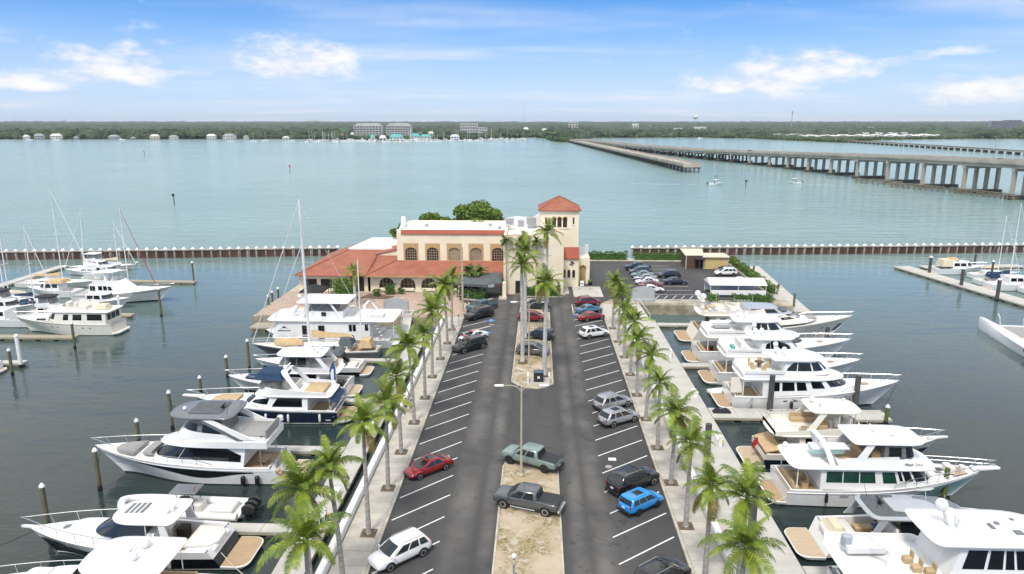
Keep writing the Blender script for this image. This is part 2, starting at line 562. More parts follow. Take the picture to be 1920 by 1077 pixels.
# asphalt: pale tyre-worn lanes, cracks and fine grit are part of the surface itself
def asphalt_wear():
    for nm in ('asphalt',):
        m = M[nm]; t = NT(m.node_tree)
        b = m.node_tree.nodes['Principled BSDF']
        src = b.inputs['Base Color'].links[0].from_socket
        tc_ = t.n('ShaderNodeTexCoord')
        sp = t.n('ShaderNodeSeparateXYZ'); t.link(tc_.outputs['Object'], sp.inputs[0])
        lane = None
        for u0, wd in ((-4.5, 1.5), (-2.2, .9), (5.2, .9), (7.0, 1.2)):
            d = t.m('SUBTRACT', 1.0, t.m('ABSOLUTE', t.m('DIVIDE', t.m('SUBTRACT', sp.outputs[0], u0), wd)))
            lane = d if lane is None else t.m('MAXIMUM', lane, d)
        n = t.noise(tc_.outputs['Object'], .25, 5, .6)
        f = t.m('MULTIPLY', t.sstep(lane, -.1, .9), t.sstep(n, .25, .75))
        c = t.mix(t.m('MULTIPLY', f, .7), src, (.165, .155, .143))
        g = t.noise(tc_.outputs['Object'], 14, 4, .7)
        c = t.mix(t.m('MULTIPLY', t.sstep(g, .55, .8), .35), c, (.12, .115, .11))
        o1 = t.sstep(t.noise(tc_.outputs['Object'], .9, 4, .6), .60, .72)
        c = t.mix(t.m('MULTIPLY', o1, .55), c, (.022, .022, .023))
        vo = t.n('ShaderNodeTexVoronoi'); vo.feature = 'DISTANCE_TO_EDGE'; vo.inputs['Scale'].default_value = .16
        t.link(tc_.outputs['Object'], vo.inputs['Vector'])
        ck = t.m('LESS_THAN', t.m('ADD', vo.outputs['Distance'], t.m('MULTIPLY', t.noise(tc_.outputs['Object'], 2.5, 4), .03)), .021)
        c = t.mix(t.m('MULTIPLY', ck, .22), c, (.018, .018, .019))
        t.link(c, b.inputs['Base Color'])
asphalt_wear()


def water_material():
    m = bpy.data.materials.new('water')
    m.use_nodes = True
    t = NT(m.node_tree)
    b = m.node_tree.nodes['Principled BSDF']
    b.inputs['Roughness'].default_value = .09
    b.inputs['IOR'].default_value = 1.33
    b.inputs['Specular IOR Level'].default_value = .5
    tc_ = t.n('ShaderNodeTexCoord')
    P = tc_.outputs['Object']
    sp = t.n('ShaderNodeSeparateXYZ'); t.link(P, sp.inputs[0])
    # silty basin to turquoise river; colour paled with distance to stand for sky reflection
    out = t.sstep(sp.outputs[1], 118, 170)
    tone = t.sstep(sp.outputs[1], 10, 200)
    big = t.noise(P, .012, 4, .6)
    basin = t.mix(t.sstep(big, .35, .65), (.017, .030, .030), (.025, .038, .036))
    river = t.mix(t.sstep(t.noise(P, .006, 4, .6), .35, .65), (.20, .305, .295), (.235, .345, .33))
    t.link(t.mix(tone, basin, river), b.inputs['Base Color'])
    t.link(t.mix(out, .07, .14, kind='FLOAT'), b.inputs['Roughness'])
    mp1 = t.n('ShaderNodeMapping'); mp1.inputs['Scale'].default_value = (.55, 1.6, 1)
    mp1.inputs['Rotation'].default_value = (0, 0, rad(6)); t.link(P, mp1.inputs[0])
    h1 = t.noise(mp1.outputs[0], .55, 4, .6, .3)
    h2 = t.noise(mp1.outputs[0], .11, 3, .55)
    h3 = t.noise(mp1.outputs[0], 2.2, 2, .5)
    calm = t.mix(out, .17, 1.7, kind='FLOAT')
    patch = t.sstep(t.noise(P, .02, 3), .3, .7)
    h = t.m('ADD', t.m('ADD', t.m('MULTIPLY', h1, .42), t.m('MULTIPLY', h2, 1.0)), t.m('MULTIPLY', h3, .08))
    h = t.m('MULTIPLY', h, t.m('MULTIPLY', calm, t.m('ADD', .65, t.m('MULTIPLY', patch, .5))))
    bp = t.n('ShaderNodeBump')
    bp.inputs['Strength'].default_value = 1.0
    bp.inputs['Distance'].default_value = .85
    t.link(h, bp.inputs['Height'])
    t.link(bp.outputs[0], b.inputs['Normal'])
    M['water'] = m
water_material()

# ================================================================ the setting
ORD = ['first', 'second', 'third', 'fourth', 'fifth', 'sixth', 'seventh', 'eighth', 'ninth', 'tenth', 'eleventh', 'twelfth', 'thirteenth', 'fourteenth', 'fifteenth', 'sixteenth',
       'seventeenth', 'eighteenth', 'nineteenth', 'twentieth']
HAZE = True
ZP = 1.8                                   # level of the car park above the water

mb = MB()
S = 24000.0
xs = [-S, -900, -300, 0, 300, 900, S]
ys = [-400, -60, 60, 150, 400, 1200, 3000, S]
mb.add([(x, y, 0) for y in ys for x in xs], [(j * 7 + i, j * 7 + i + 1, (j + 1) * 7 + i + 1, (j + 1) * 7 + i) for j in range(7) for i in range(6)])
tag(mb.build('water', 'water'), 'calm grey green river water filling the marina and the bay', kind='structure')

# peninsula that carries the pier, the restaurant and the far car park
land = [(-14.0, -26), (16.3, -26), (16.3, 79.8), (48, 79.8), (48, 125), (-47, 125), (-47, 70), (-14.0, 70)]
tag(MB().prism(land, -1.5, ZP - .03).build('ground', 'quay_concrete'), 'concrete made ground of the marina pier', kind='structure')

tar = [(-10.5, -25.5), (13.1, -25.5), (13.1, 80), (15.5, 84), (46.3, 84), (46.3, 121.5), (12, 121.5), (12, 98), (10.6, 98), (10.6, 94), (7.2, 94), (7.2, 87), (-12.5, 87), (-12.5, 82), (-10.5, 79)]
lot = tag(MB().prism(tar, ZP - .025, ZP).build('parking_lot', 'asphalt'), 'dark asphalt car park with worn pale driving lanes', kind='structure')


def stripe(parent, a, b, wd=.13, z=ZP + .004, m='line_paint', name='stall_line'):
    d = Vector((b[0] - a[0], b[1] - a[1])); L = d.length; d /= L
    mb = MB()
    n = Vector((-d.y, d.x)) * wd / 2
    mb.quad((a[0] - n.x, a[1] - n.y, z), (b[0] - n.x, b[1] - n.y, z), (b[0] + n.x, b[1] + n.y, z), (a[0] + n.x, a[1] + n.y, z))
    return mb.build(name, m, parent)


for i in range(-5, 21):                                     # right hand stalls
    v = 1.45 + i * 3.56
    stripe(lot, (8.0 + random.uniform(-.15, .15), v), (12.75, v + 3.8))
for i in range(-5, 20):                                     # left hand stalls
    v = 7.6 + i * 3.6
    stripe(lot, (-5.9 + random.uniform(-.15, .15), v), (-10.25, v - 4.3))
# hatched bays with blue wheelchair squares beside the restaurant
for k in range(5):
    stripe(lot, (-9.6 + k * .75, 61.2 + k * .75), (-8.6 + k * .75, 60.9 + k * .75 + 1.2), .1)
stripe(lot, (-6.0, 66.2), (-5.2, 65.6))
for k in range(4):
    stripe(lot, (8.3, 74.5 + k * 1.1), (9.4, 75.6 + k * 1.1), .1)
stripe(lot, (8.1, 73.5), (8.1, 79.5), .12)
stripe(lot, (8.1, 79.5), (13, 79.5), .12)
for c in ((-6.1, 61.2), (8.9, 72.4), (-5.9, 68.4)):
    MB().box((c[0], c[1], ZP + .006), (1.3, 1.6, .006), rz=rad(-40)).build('wheelchair_square', 'blue_paint', lot)
    s_ = MB()                                               # white wheelchair mark
    s_.lathe([(.30, 0), (.36, 0)], 14, (c[0], c[1] - .1, ZP + .013), cap=False)
    s_.box((c[0] - .05, c[1] + .32, ZP + .013), (.1, .45, .004)); s_.box((c[0] + .16, c[1] + .12, ZP + .013), (.34, .09, .004))
    s_.ball((c[0] - .05, c[1] + .62, ZP + .012), .09, 8, 2, z=.05)
    s_.build('wheelchair_mark', 'line_paint', lot)
for i in range(9):                                          # far lot
    v = 88 + i * 3.5
    stripe(lot, (21.8, v), (27, v + .2), .12); stripe(lot, (27.2, v), (32.4, v + .2), .12)
for i in range(5):
    v = 86 + i * 3.6
    stripe(lot, (24 + i * 1.6, 84.6), (25.2 + i * 1.6, 87.2), .12)
for x in (-8.6, 2.0):                                       # manhole and scrap
    pass
MB().lathe([(.34, 0), (.34, .012)], 14, (8.7, 17.0, ZP + .003)).build('manhole_cover', 'metal_grey', lot)
MB().box((9.2, 18.6, ZP + .006), (.75, .6, .006)).build('patch', 'line_paint', lot)

# pale concrete pad beside the tower
pad = tag(MB().box((11.6, 89.8, ZP + .03), (5.6, 8.6, .06)).build('pavement', 'dock_concrete'), 'pale concrete pad in the asphalt beside the tower', kind='structure')
for x, y in ((10.2, 92), (12.4, 92.2), (13.4, 88.5), (11.4, 87)):
    MB().box((x, y, ZP + .065), (.5, .35, .012)).build('grate', 'iron', pad)

# planted median: two islands
isl_near = [(-1.5, -25), (3.85, -25), (3.85, 16.6), (3.3, 18.6), (2.2, 20.0), (1.2, 20.4), (0.2, 20.0), (-.9, 18.6), (-1.5, 16.6)]
isl_far = [(-1.5, 39.6), (-.6, 38.3), (.4, 37.4), (1.9, 37.2), (3.0, 37.8), (3.9, 39.0), (4.0, 82), (3.2, 83.6), (-.3, 83.6), (-1.2, 82)]


def shrink(poly, d):
    cx = sum(p[0] for p in poly) / len(poly)
    out = []
    n = len(poly)
    for i in range(n):
        a, b, c = Vector(poly[i - 1]), Vector(poly[i]), Vector(poly[(i + 1) % n])
        e1, e2 = (b - a).normalized(), (c - b).normalized()
        n1, n2 = Vector((-e1.y, e1.x)), Vector((-e2.y, e2.x))
        q = (n1 + n2).normalized()
        out.append(tuple(b + q * (d / max(.4, q.dot(n1)))))
    return out


def kerb_ring(name, label, poly, wd=.16, z0=ZP - .01, z1=ZP + .13):
    inn = shrink(poly, wd)
    mb = MB()
    mb.loft([[(x, y, z0) for x, y in poly], [(x, y, z1 - .02) for x, y in poly], [(x, y, z1) for x, y in shrink(poly, .02)], [(x, y, z1) for x, y in inn], [(x, y, z0) for x, y in inn]])
    return tag(mb.build(name, 'kerb_concrete'), label, kind='structure')


def bumpy(poly, z, name, m, label):
    """a gently uneven sheet of soil inside a kerb"""
    lo = [min(p[i] for p in poly) for i in (0, 1)]; hi = [max(p[i] for p in poly) for i in (0, 1)]
    import bmesh
    bm = bmesh.new()
    bm.faces.new([bm.verts.new((x, y, z)) for x, y in poly])
    step = .7
    for ax in (0, 1):
        c = lo[ax] + step
        while c < hi[ax]:
            co = [0, 0, 0]; co[ax] = c; no = [0, 0, 0]; no[ax] = 1
            bmesh.ops.bisect_plane(bm, geom=bm.verts[:] + bm.edges[:] + bm.faces[:], plane_co=co, plane_no=no)
            c += step
    for v in bm.verts:
        if not v.is_boundary:
            v.co.z += random.uniform(-.03, .07)
    me = bpy.data.meshes.new(name); bm.to_mesh(me); bm.free()
    me.materials.append(M[m])
    me.polygons.foreach_set('use_smooth', [True] * len(me.polygons))
    return tag(link(name, me), label, kind='structure')


kerb_ring('kerb', 'pale kerb round the near planting strip', isl_near)
kerb_ring('kerb', 'pale kerb round the far planting strip with tall palms', isl_far)
bumpy(shrink(isl_near, .15), ZP + .08, 'ground', 'sand', 'sandy near planting strip with dry grass patches')
bumpy(shrink(isl_far, .15), ZP + .08, 'ground', 'sand', 'sandy far planting strip with dry grass patches')


# sidewalks: kerb, bed and single slabs
def sidewalk(name, u0, u1, v0, v1, label, slab=1.8):
    root = tag(MB().box(((u0 + u1) / 2, (v0 + v1) / 2, ZP + .045), (u1 - u0, v1 - v0, .13)).build(name, 'joint_dirt'), label, kind='structure')
    me = None
    n = int((v1 - v0) / slab)
    sl = (v1 - v0) / n
    for i in range(n):
        if me is None:
            me = MB().rbox((0, 0, 0), (u1 - u0 - .03, sl - .035, .06), .012).mesh('slab', 'sidewalk_concrete')
        link('slab', me, root, ((u0 + u1) / 2, v0 + (i + .5) * sl, ZP + .128 + random.uniform(-.004, .004)))
    return root


sidewalk('sidewalk', -13.45, -10.75, -25.2, 70, 'pale concrete sidewalk under the palms on the left of the car park')
sidewalk('sidewalk', 13.35, 15.85, -25.2, 79.6, 'pale concrete sidewalk under the palms on the right of the car park')
for u0, u1, lab in ((-10.75, -10.5, 'pale kerb between the asphalt and the left sidewalk'), (13.1, 13.35, 'pale kerb between the asphalt and the right sidewalk')):
    r = tag(MB().box(((u0 + u1) / 2, 27, ZP + .04), (u1 - u0 - .01, 104, .14)).build('kerb', 'joint_dirt'), lab, kind='structure')
    me = MB().rbox((0, 0, 0), (u1 - u0, 2.96, .20), .03).mesh('kerb_stone', 'kerb_concrete')
    for i in range(35):
        link('kerb_stone', me, r, ((u0 + u1) / 2, -23.5 + i * 3.0, ZP + .065))


# parapet sea walls
def seawall(u, v0, v1, label, out):
    root = thing('sea_wall', label, 'wall', (u, v0, 0))
    n = int((v1 - v0) / 6)
    L = (v1 - v0) / n
    me = MB()
    me.loft([[(-.28, y, -1.4), (.28, y, -1.4), (.28, y, 2.55), (.22, y, 2.62), (-.22, y, 2.62), (-.28, y, 2.55)] for y in (.008, L - .008)], True, True, True)
    me = me.mesh('wall_panel', 'seawall_white')
    st = MB().box((out * .30, L / 2, .3), (.08, L - .05, 1.9)).mesh('wall_footing', 'seawall_stain')
    for i in range(n):
        p = link('wall_panel', me, root, (0, i * L, 0))
        link('wall_footing', st, p)
    return root


seawall(-13.8, -26, 68, 'long white parapet wall between left sidewalk and marina water', -1)
seawall(16.15, -26, 79.5, 'long white parapet wall between right sidewalk and marina water', 1)

# terrace in front of the restaurant
ter = tag(MB().prism([(-46.5, 70.4), (-10.9, 70.4), (-10.9, 79), (-12.8, 82), (-12.8, 88), (-46.5, 88)], ZP - .02, ZP + .06).build('pavement', 'pavers'), 'pinkish paved terrace in front of the restaurant', kind='structure')
tag(MB().prism([(-46.8, 88), (8, 88), (8, 124.5), (-46.8, 124.5)], ZP - .02, ZP + .02).build('pavement', 'sidewalk_concrete'), 'concrete apron under and behind the restaurant', kind='structure')
tag(MB().prism([(12.2, 121.7), (47.5, 121.7), (47.5, 124.7), (12.2, 124.7)], ZP - .02, ZP + .12).build('kerb', 'kerb_concrete'), 'kerbed strip along the back of the far car park', kind='structure')
tag(MB().prism([(46.5, 84), (47.8, 84), (47.8, 121.5), (46.5, 121.5)], ZP - .02, ZP + .12).build('path', 'sidewalk_concrete'), 'narrow strip beside the hedge of the far car park', kind='structure')
# gangway landing right of the tower
# quay rails
def railing(name, label, a, b, h=1.0, step=1.6, z=ZP, r=.035, m='white_rail', rails=2):
    root = thing(name, label, 'railing', (a[0], a[1], z))
    d = Vector((b[0] - a[0], b[1] - a[1])); L = d.length; n = max(1, round(L / step))
    post = MB().tube([(0, 0, 0), (0, 0, h)], r).mesh('post', m)
    for i in range(n + 1):
        link('post', post, root, (d.x * i / n, d.y * i / n, 0))
    for k in range(rails):
        zz = h * (1 - k / rails)
        MB().tube([(0, 0, zz), (d.x, d.y, zz)], r).build('rail', m, root)
    return root


railing('railing', 'white metal railing along the quay in front of the restaurant', (-34, 70.6), (-15, 70.6))
railing('railing', 'white railing along the quay before the far car park', (17, 80.1), (31, 80.1))


# ---------------------------------------------------------------- breakwater
def breakwater(label, a, b, seed):
    root = thing('breakwater', label, 'breakwater', (a[0], a[1], 0), math.atan2(b[1] - a[1], b[0] - a[0]))
    L = math.hypot(b[0] - a[0], b[1] - a[1]); n = int(L / 2.3); st = L / n
    pile = MB().lathe([(.30, -1.2), (.30, 1.95)], 8).mesh('piling', 'bw_concrete', 40)
    cap = MB().lathe([(.55, 2.2), (.55, 2.32), (.05, 2.8)], 10).mesh('cap', 'cap_white', 50)
    rnd = random.Random(seed)
    pans = []
    for k in range(4):
        pm = MB().box((st / 2, 0, .45), (st - .42 + (.1, -.1, -.5, .0)[k], .5, 2.9)).mesh('panel', ('bw_brown', 'bw_brown', 'bw_brown', 'bw_brown')[k])
        pans.append(pm)
    for i in range(n + 1):
        p = link('piling', pile, root, (i * st, -.02, 0)); link('cap', cap, p)
        if i < n:
            link('panel', rnd.choice(pans), root, (i * st, rnd.uniform(-.04, .04), 0))
    for i in range(0, n, 4):
        k = min(4, n - i)
        MB().box((i * st + k * st / 2, 0, 2.07), (k * st - .03, 1.0, .30)).build('cap_beam', 'bw_concrete', root)
    return root


breakwater('long brown stained breakwater with white conical caps on the left', (-165, 124.0), (-50.5, 136.2), 3)
breakwater('long brown stained breakwater with white conical caps behind the right marina', (26.7, 138.7), (160, 149.5), 4)

# ---------------------------------------------------------------- docks
def dock(label, a, b, wd, z=.62, panel=3.0, m='dock_concrete', group=None):
    d = Vector((b[0] - a[0], b[1] - a[1])); L = d.length
    root = thing('floating_dock', label, 'dock', (a[0], a[1], 0), math.atan2(d.y, d.x), group)
    n = max(1, round(L / panel)); pl = L / n
    me = MB().rbox((pl / 2, 0, z - .07), (pl - .03, wd, .14), .02).mesh('deck_panel', m)
    fl = MB().box((pl / 2, 0, .1), (pl * .72, wd - .3, .86)).mesh('float', 'dock_side')
    wl = MB().box((pl / 2, 0, z - .24), (pl, wd - .02, .2)).mesh('waler', 'dock_wood')
    for i in range(n):
        p = link('deck_panel', me, root, (i * pl, 0, random.uniform(-.004, .004)))
        link('float', fl, p); link('waler', wl, p)
    return root


dock('long concrete floating dock beside the left sea wall', (-17.1, -24), (-17.1, 64), 2.5)
dock('broad concrete floating dock beside the right sea wall', (19.8, -24), (19.8, 74), 4.9)
for v, L, w_, nm in ((-1.6, 16, 1.2, 'finger dock beside the tan seated flybridge boat'), (7.35, 9, 1.3, 'finger dock between inflatable tender and express cruiser'), (22.3, 15, 1.3, 'finger dock between the navy hulled yacht and the sleek flybridge yacht'),
                     (35.8, 12, 1.1, 'finger dock beyond the navy hulled yacht'), (51.2, 12, 1.1, 'finger dock beside the tan covered sailboat')):
    dock(nm, (-18.4, v), (-18.4 - L, v), w_)
for v, L, w_, nm in ((3.0, 18, 1.0, 'finger dock between the nearest two boats on the right'), (18.0, 13, 1.4, 'finger dock between the tan yacht and the green windowed yacht'), (33.4, 20.5, 2.9, 'wide finger dock in front of the white pilothouse yacht'),
                     (50.6, 8, 1.5, 'short finger dock between the two far white yachts'), (71.5, 10, 1.5, 'finger dock under the quay wall on the right')):
    dock(nm, (22.3, v), (22.3 + L, v), w_)
dock('pale wharf running along the hedge of the far car park', (50.0, 80.5), (53.3, 123), 3.0)
dock('long diagonal floating dock of the far right marina', (100.0, 60), (88.8, 124), 4.2)
dock('finger dock ending the far right marina', (93.5, 123.5), (118, 126), 3.0)
dock('finger dock beside the trawler in the far left marina', (-72.2, 61.0), (-110, 60.2), 1.5, m='dock_wood')
dock('finger dock behind the far left sportfish boat', (-72.0, 101.6), (-110, 102.5), 1.5, m='dock_wood')
dock('main walkway of the far left marina', (-110, 30), (-112, 118), 2.4)
dock('short finger dock at the left edge of the marina', (-71.6, 48.5), (-95, 47.5), 1.4)
dock('finger dock end between two boats of the left marina', (-70.5, 74.5), (-84, 74.5), 1.4, m='dock_wood')


def piling(u, v, top, label, r=.22, m='wood_piling', cap=True):
    root = thing('mooring_piling', label, 'piling', (u, v, 0), 0, 'mooring pilings')
    MB().lathe([(r * 1.04, -2.0), (r * 1.04, .55)], 10).build('wet_foot', 'bottom_paint', root, 40)
    MB().lathe([(r, .55), (r * .97, top)], 10).build('post', m, root, 40)
    if cap:
        MB().lathe([(r * 1.18, top - .08), (r * 1.18, top + .05), (r * .7, top + .2), (.03, top + .3)], 10).build('cap', 'cap_white', root, 50)
    return root


for px, py, topy, lab in ((324, 806, 745, 'tall slim piling with white cap between two large left hand yachts'), (188, 920, 858, 'green piling standing against the bow of the sleek flybridge yacht'),
                          (91, 990, 928, 'capped piling off the bow of the black hulled express cruiser'), (377, 738, 716, 'capped piling beside the pulpit of the navy hulled yacht'),
                          (427, 708, 676, 'capped piling off the bow of the blue topped cruiser'), (468, 694, 645, 'dark capped piling near the sailboat bow'), (364, 532, 497, 'lone capped piling at the end of the far left finger dock'),
                          (261, 832, 800, 'capped piling behind the bow rail of the sleek flybridge yacht'), (228, 612, 560, 'pale capped piling between the two far left motor yachts'), (303, 595, 545, 'dark piling at the bow of the far left sportfish'),
                          (141, 655, 615, 'dark short piling before the trawler dock'), (40, 690, 640, 'pale thick capped piling at the left edge'), (24, 705, 668, 'green capped piling at the left edge dock'),
                          (512, 578, 552, 'capped piling left of the tan covered boat'), (523, 570, 545, 'second capped piling left of the tan covered boat'), (505, 590, 560, 'capped piling beside the houseboat bow')):
    u, v = GG(px, py, 0)
    dist = v + 46
    top = CAMH - (CAMH) * 0  # height from the pixel rows
    y = -(topy - 538.5) / FPX
    fy, fz = math.cos(PITCH) + y * math.sin(PITCH), -math.sin(PITCH) + y * math.cos(PITCH)
    top = CAMH + fz / fy * (dist * math.cos(YAW))
    piling(u, v, max(1.6, min(top, 5.2)), lab, .26 if 'thick' in lab else .2, 'cap_white' if 'pale' in lab else 'wood_piling')
for px, py, h, lab, mm in ((1443, 772, 5.0, 'thick dark grey piling at the swim ladder of the pilothouse yacht', 'piling_grey'), (1603, 766, 4.6, 'thick dark grey piling at the outer end of the wide finger dock', 'piling_grey'),
                           (1548, 655, 3.9, 'thick dark grey piling against the second farthest white yacht', 'piling_grey'), (1514, 628, 3.6, 'dark piling against the farthest white yacht', 'wood_piling'),
                           (1661, 792, 2.3, 'bright green capped piling off the pilothouse yacht bow', 'piling_green'), (1769, 934, 3.4, 'green piling against the bow of the green windowed yacht', 'piling_green'),
                           (1488, 578, 3.2, 'brown piling at the near end of the far wharf', 'wood_piling'), (1412, 522, 3.2, 'brown piling at the far end of the wharf', 'wood_piling'),
                           (1742, 513, 4.2, 'thick dark piling near the tip of the far right dock', 'piling_grey'), (1802, 537, 4.2, 'second thick dark piling along the far right dock', 'piling_grey'), (1869, 562, 4.4, 'third thick dark piling along the far right dock', 'piling_grey'),
                           (1858, 522, 4.2, 'dark piling behind the far right sailboats', 'piling_grey'), (1827, 498, 3.2, 'small dark piling behind the tan topped boat', 'piling_grey'), (1258, 795, 3.0, 'dark piling rising between the right hand palms', 'piling_grey'),
                           (1405, 1040, 5.0, 'thick dark piling on the near right dock', 'piling_grey'), (1325, 860, 4.2, 'thick dark piling behind the middle right palms', 'piling_grey')):
    u, v = GG(px, py, 0.4)
    piling(u, v, h, lab, .34 if 'thick' in lab else .22, mm, 'capped' in lab or 'far right' in lab)

# ================================================================ the restaurant
stripes('terracotta', 0, .42, .09, (.25, .085, .052))


def arch_wall(mb, x0, x1, z0, z1, y, t, ops, m=0):
    """wall in the xz plane at depth y..y+t with arched openings (xc, w, zsill, zspring, rise)"""
    cur = x0
    for xc, wd, zs, zsp, rise in sorted(ops):
        a, b = xc - wd / 2, xc + wd / 2
        if a > cur:
            mb.box(((cur + a) / 2, y + t / 2, (z0 + z1) / 2), (a - cur, t, z1 - z0), m)
        if zs > z0 + .01:
            mb.box((xc, y + t / 2, (z0 + zs) / 2), (wd, t, zs - z0), m)
        n = 12
        f = [zsp + rise * math.sqrt(max(0, 1 - (2 * k / n - 1) ** 2)) for k in range(n + 1)]
        for k in range(n):
            xa, xb = a + wd * k / n, a + wd * (k + 1) / n
            p = [(xa, y, f[k]), (xb, y, f[k + 1]), (xb, y, z1), (xa, y, z1), (xa, y + t, f[k]), (xb, y + t, f[k + 1]), (xb, y + t, z1), (xa, y + t, z1)]
            mb.add(p, [(0, 1, 2, 3), (7, 6, 5, 4), (0, 4, 5, 1), (3, 2, 6, 7)], m)
        cur = b
    if x1 > cur:
        mb.box(((cur + x1) / 2, y + t / 2, (z0 + z1) / 2), (x1 - cur, t, z1 - z0), m)
    return mb


def arch_pane(xc, wd, zs, zsp, rise, y):
    n = 12
    pts = [(xc - wd / 2, y, zs), (xc + wd / 2, y, zs)]
    pts += [(xc + wd / 2 - wd * k / n, y, zsp + rise * math.sqrt(max(0, 1 - (1 - 2 * k / n) ** 2))) for k in range(n + 1)]
    back = [(x, y_ + .04, z) for x, y_, z in pts]
    return MB().loft([back, pts], True, True, True)


rest = thing('restaurant', 'cream stucco waterfront restaurant with red tiled roofs and a square tower', 'building', (0, 0, ZP))
WX0, WX1, WY = -26.4, -4.7, 94.0
Z = lambda z: z - ZP
wins = [-23.6 + 4.37 * i for i in range(5)]
mb = MB()
arch_wall(mb, WX0, WX1, Z(6.4), Z(12.55), WY, .45, [(x, 2.3, Z(7.0), Z(8.9), .75) for x in wins])
mb.box(((WX0 + WX1) / 2, WY + .3, 2.3), (WX1 - WX0, .3, 4.6))
mb.box((WX0 + .22, WY + 8.2, Z(7.4)), (.44, 15.5, 11.2)); mb.box(((WX0 + WX1) / 2, WY + 15.8, Z(7.4)), (WX1 - WX0, .44, 11.2))
wall = mb.build('wall', 'stucco', rest)
MB().box(((WX0 + WX1) / 2, WY + 8, Z(12.6)), (WX1 - WX0 - .3, 15.4, .25)).build('flat_roof', 'white_roof', rest)
# tiled band along the front parapet
mb = MB(); mb.loft([[(x, WY - .28, Z(12.42)), (x, WY - .22, Z(12.36)), (x, WY + .34, Z(13.12)), (x, WY + .3, Z(13.2))] for x in (WX0 + .9, WX1 - .02)], True, True, True)
mb.build('parapet_tiles', 'terracotta_band', rest)
MB().box(((WX0 + WX1) / 2, WY + .55, Z(12.95)), (WX1 - WX0, .38, .5)).build('parapet', 'white_roof', rest)
for x in wins:
    w_ = arch_pane(x, 2.3, Z(7.0), Z(8.9), .75, WY + .22).build('window', 'window_cream' if x in wins[2:4] else 'window_brown', rest)
    mb = MB()
    for k in range(1, 5): mb.box((x - 1.15 + 2.3 * k / 5, WY + .19, Z(8.2)), (.06, .05, 2.5))
    for k in range(1, 5): mb.box((x, WY + .18, Z(7.0) + 2.6 * k / 5), (2.25, .05, .06))
    mb.build('mullion', 'mullion', w_)
    mb = MB(); arch_wall(mb, x - 1.5, x + 1.5, Z(6.95), Z(10.3), WY - .07, .07, [(x, 2.32, Z(6.9), Z(8.9), .76)])
    s = mb.build('window_surround', 'trim_tan', rest)
    mb = MB()
    for k in range(9): mb.box((x - 1.36 + k * .34, WY - .05, Z(10.42)), (.2, .1, .26))
    mb.build('dentil_course', 'trim_tan', s)
    MB().box((x, WY - .12, Z(6.93)), (3.1, .2, .12)).build('sill', 'stucco_pale', s)
# scroll gable on the left end
prof = [(0, 12.5), (3.2, 12.5), (3.2, 12.9), (2.7, 13.1), (2.3, 13.5), (2.1, 14.3), (1.8, 14.9), (1.3, 15.0), (1.0, 14.5), (.9, 13.7), (.6, 13.3), (0, 13.2)]
mb = MB(); mb.loft([[(x, WY + 4.0 + y * 2.0, Z(z)) for y, z in prof] for x in (WX0 - .1, WX0 + .5)], True, True, True)
mb.build('scroll_gable', 'white_roof', rest)
for x, y in ((-21.5, 102), (-8.2, 103), (-6.0, 99)):
    r = MB().box((x, y, Z(13.0)), (.7, .7, .6)).build('roof_vent', 'metal_grey', rest)
for x, y, s_ in ((-4.0, 101, 1.6), (-1.6, 98, 1.2), (.4, 103, 1.8)):
    MB().rbox((x, y, Z(14.1)), (s_, 1.4, 1.3), .08).build('air_conditioner', 'metal_grey', rest)

# ground floor arcade and its lean-to roof
mb = MB()
arx = [-27.6, -23.45, -19.3, -15.15, -11.0]
arch_wall(mb, -31.2, -5.0, 0, Z(5.2), 88.6, .5, [(x, 3.0, .55, Z(3.2), 1.35) for x in arx])
mb.box((-31.0, 91.2, 1.7), (.4, 5.2, 3.4))
arc = mb.build('arcade', 'stucco', rest)
for x in arx:
    g = arch_pane(x, 3.0, .55, Z(3.2), 1.35, 88.9).build('window', 'window_brown', rest)
    mb = MB()
    for k in (-.75, 0, .75): mb.box((x + k, 88.86, 1.6), (.07, .05, 2.1))
    mb.box((x, 88.86, 1.5), (3.0, .05, .07)); mb.build('mullion', 'mullion', g)
    p = MB().rbox((x, 88.35, .55), (2.6, .5, .5), .06).build('planter_box', 'stucco_pale', rest)
MB().box((-33.4, 88.7, 1.5), (2.6, .2, 3.0)).build('door', 'dark_interior', rest)
mb = MB()                                                     # sloping tiles
mb.add([(-31.5, 87.5, Z(5.22)), (-4.75, 87.5, Z(5.22)), (-4.75, WY + .05, Z(7.05)), (-26.6, WY + .05, Z(7.05)), (-31.5, 87.5, Z(5.05)), (-4.75, 87.5, Z(5.05)), (-4.75, WY, Z(6.8)), (-26.6, WY, Z(6.8))],
       [(0, 1, 2, 3), (4, 7, 6, 5), (0, 4, 5, 1), (1, 5, 6, 2), (3, 2, 6, 7), (0, 3, 7, 4)])
lean = mb.build('lean_to_roof', 'terracotta', rest)
MB().tube([(-31.4, 87.55, Z(5.27)), (-26.5, WY, Z(7.1))], .13).build('hip_ridge', 'terracotta', lean)
MB().box((-18.1, 87.42, Z(5.06)), (26.6, .12, .22)).build('gutter', 'trim_tan', lean)
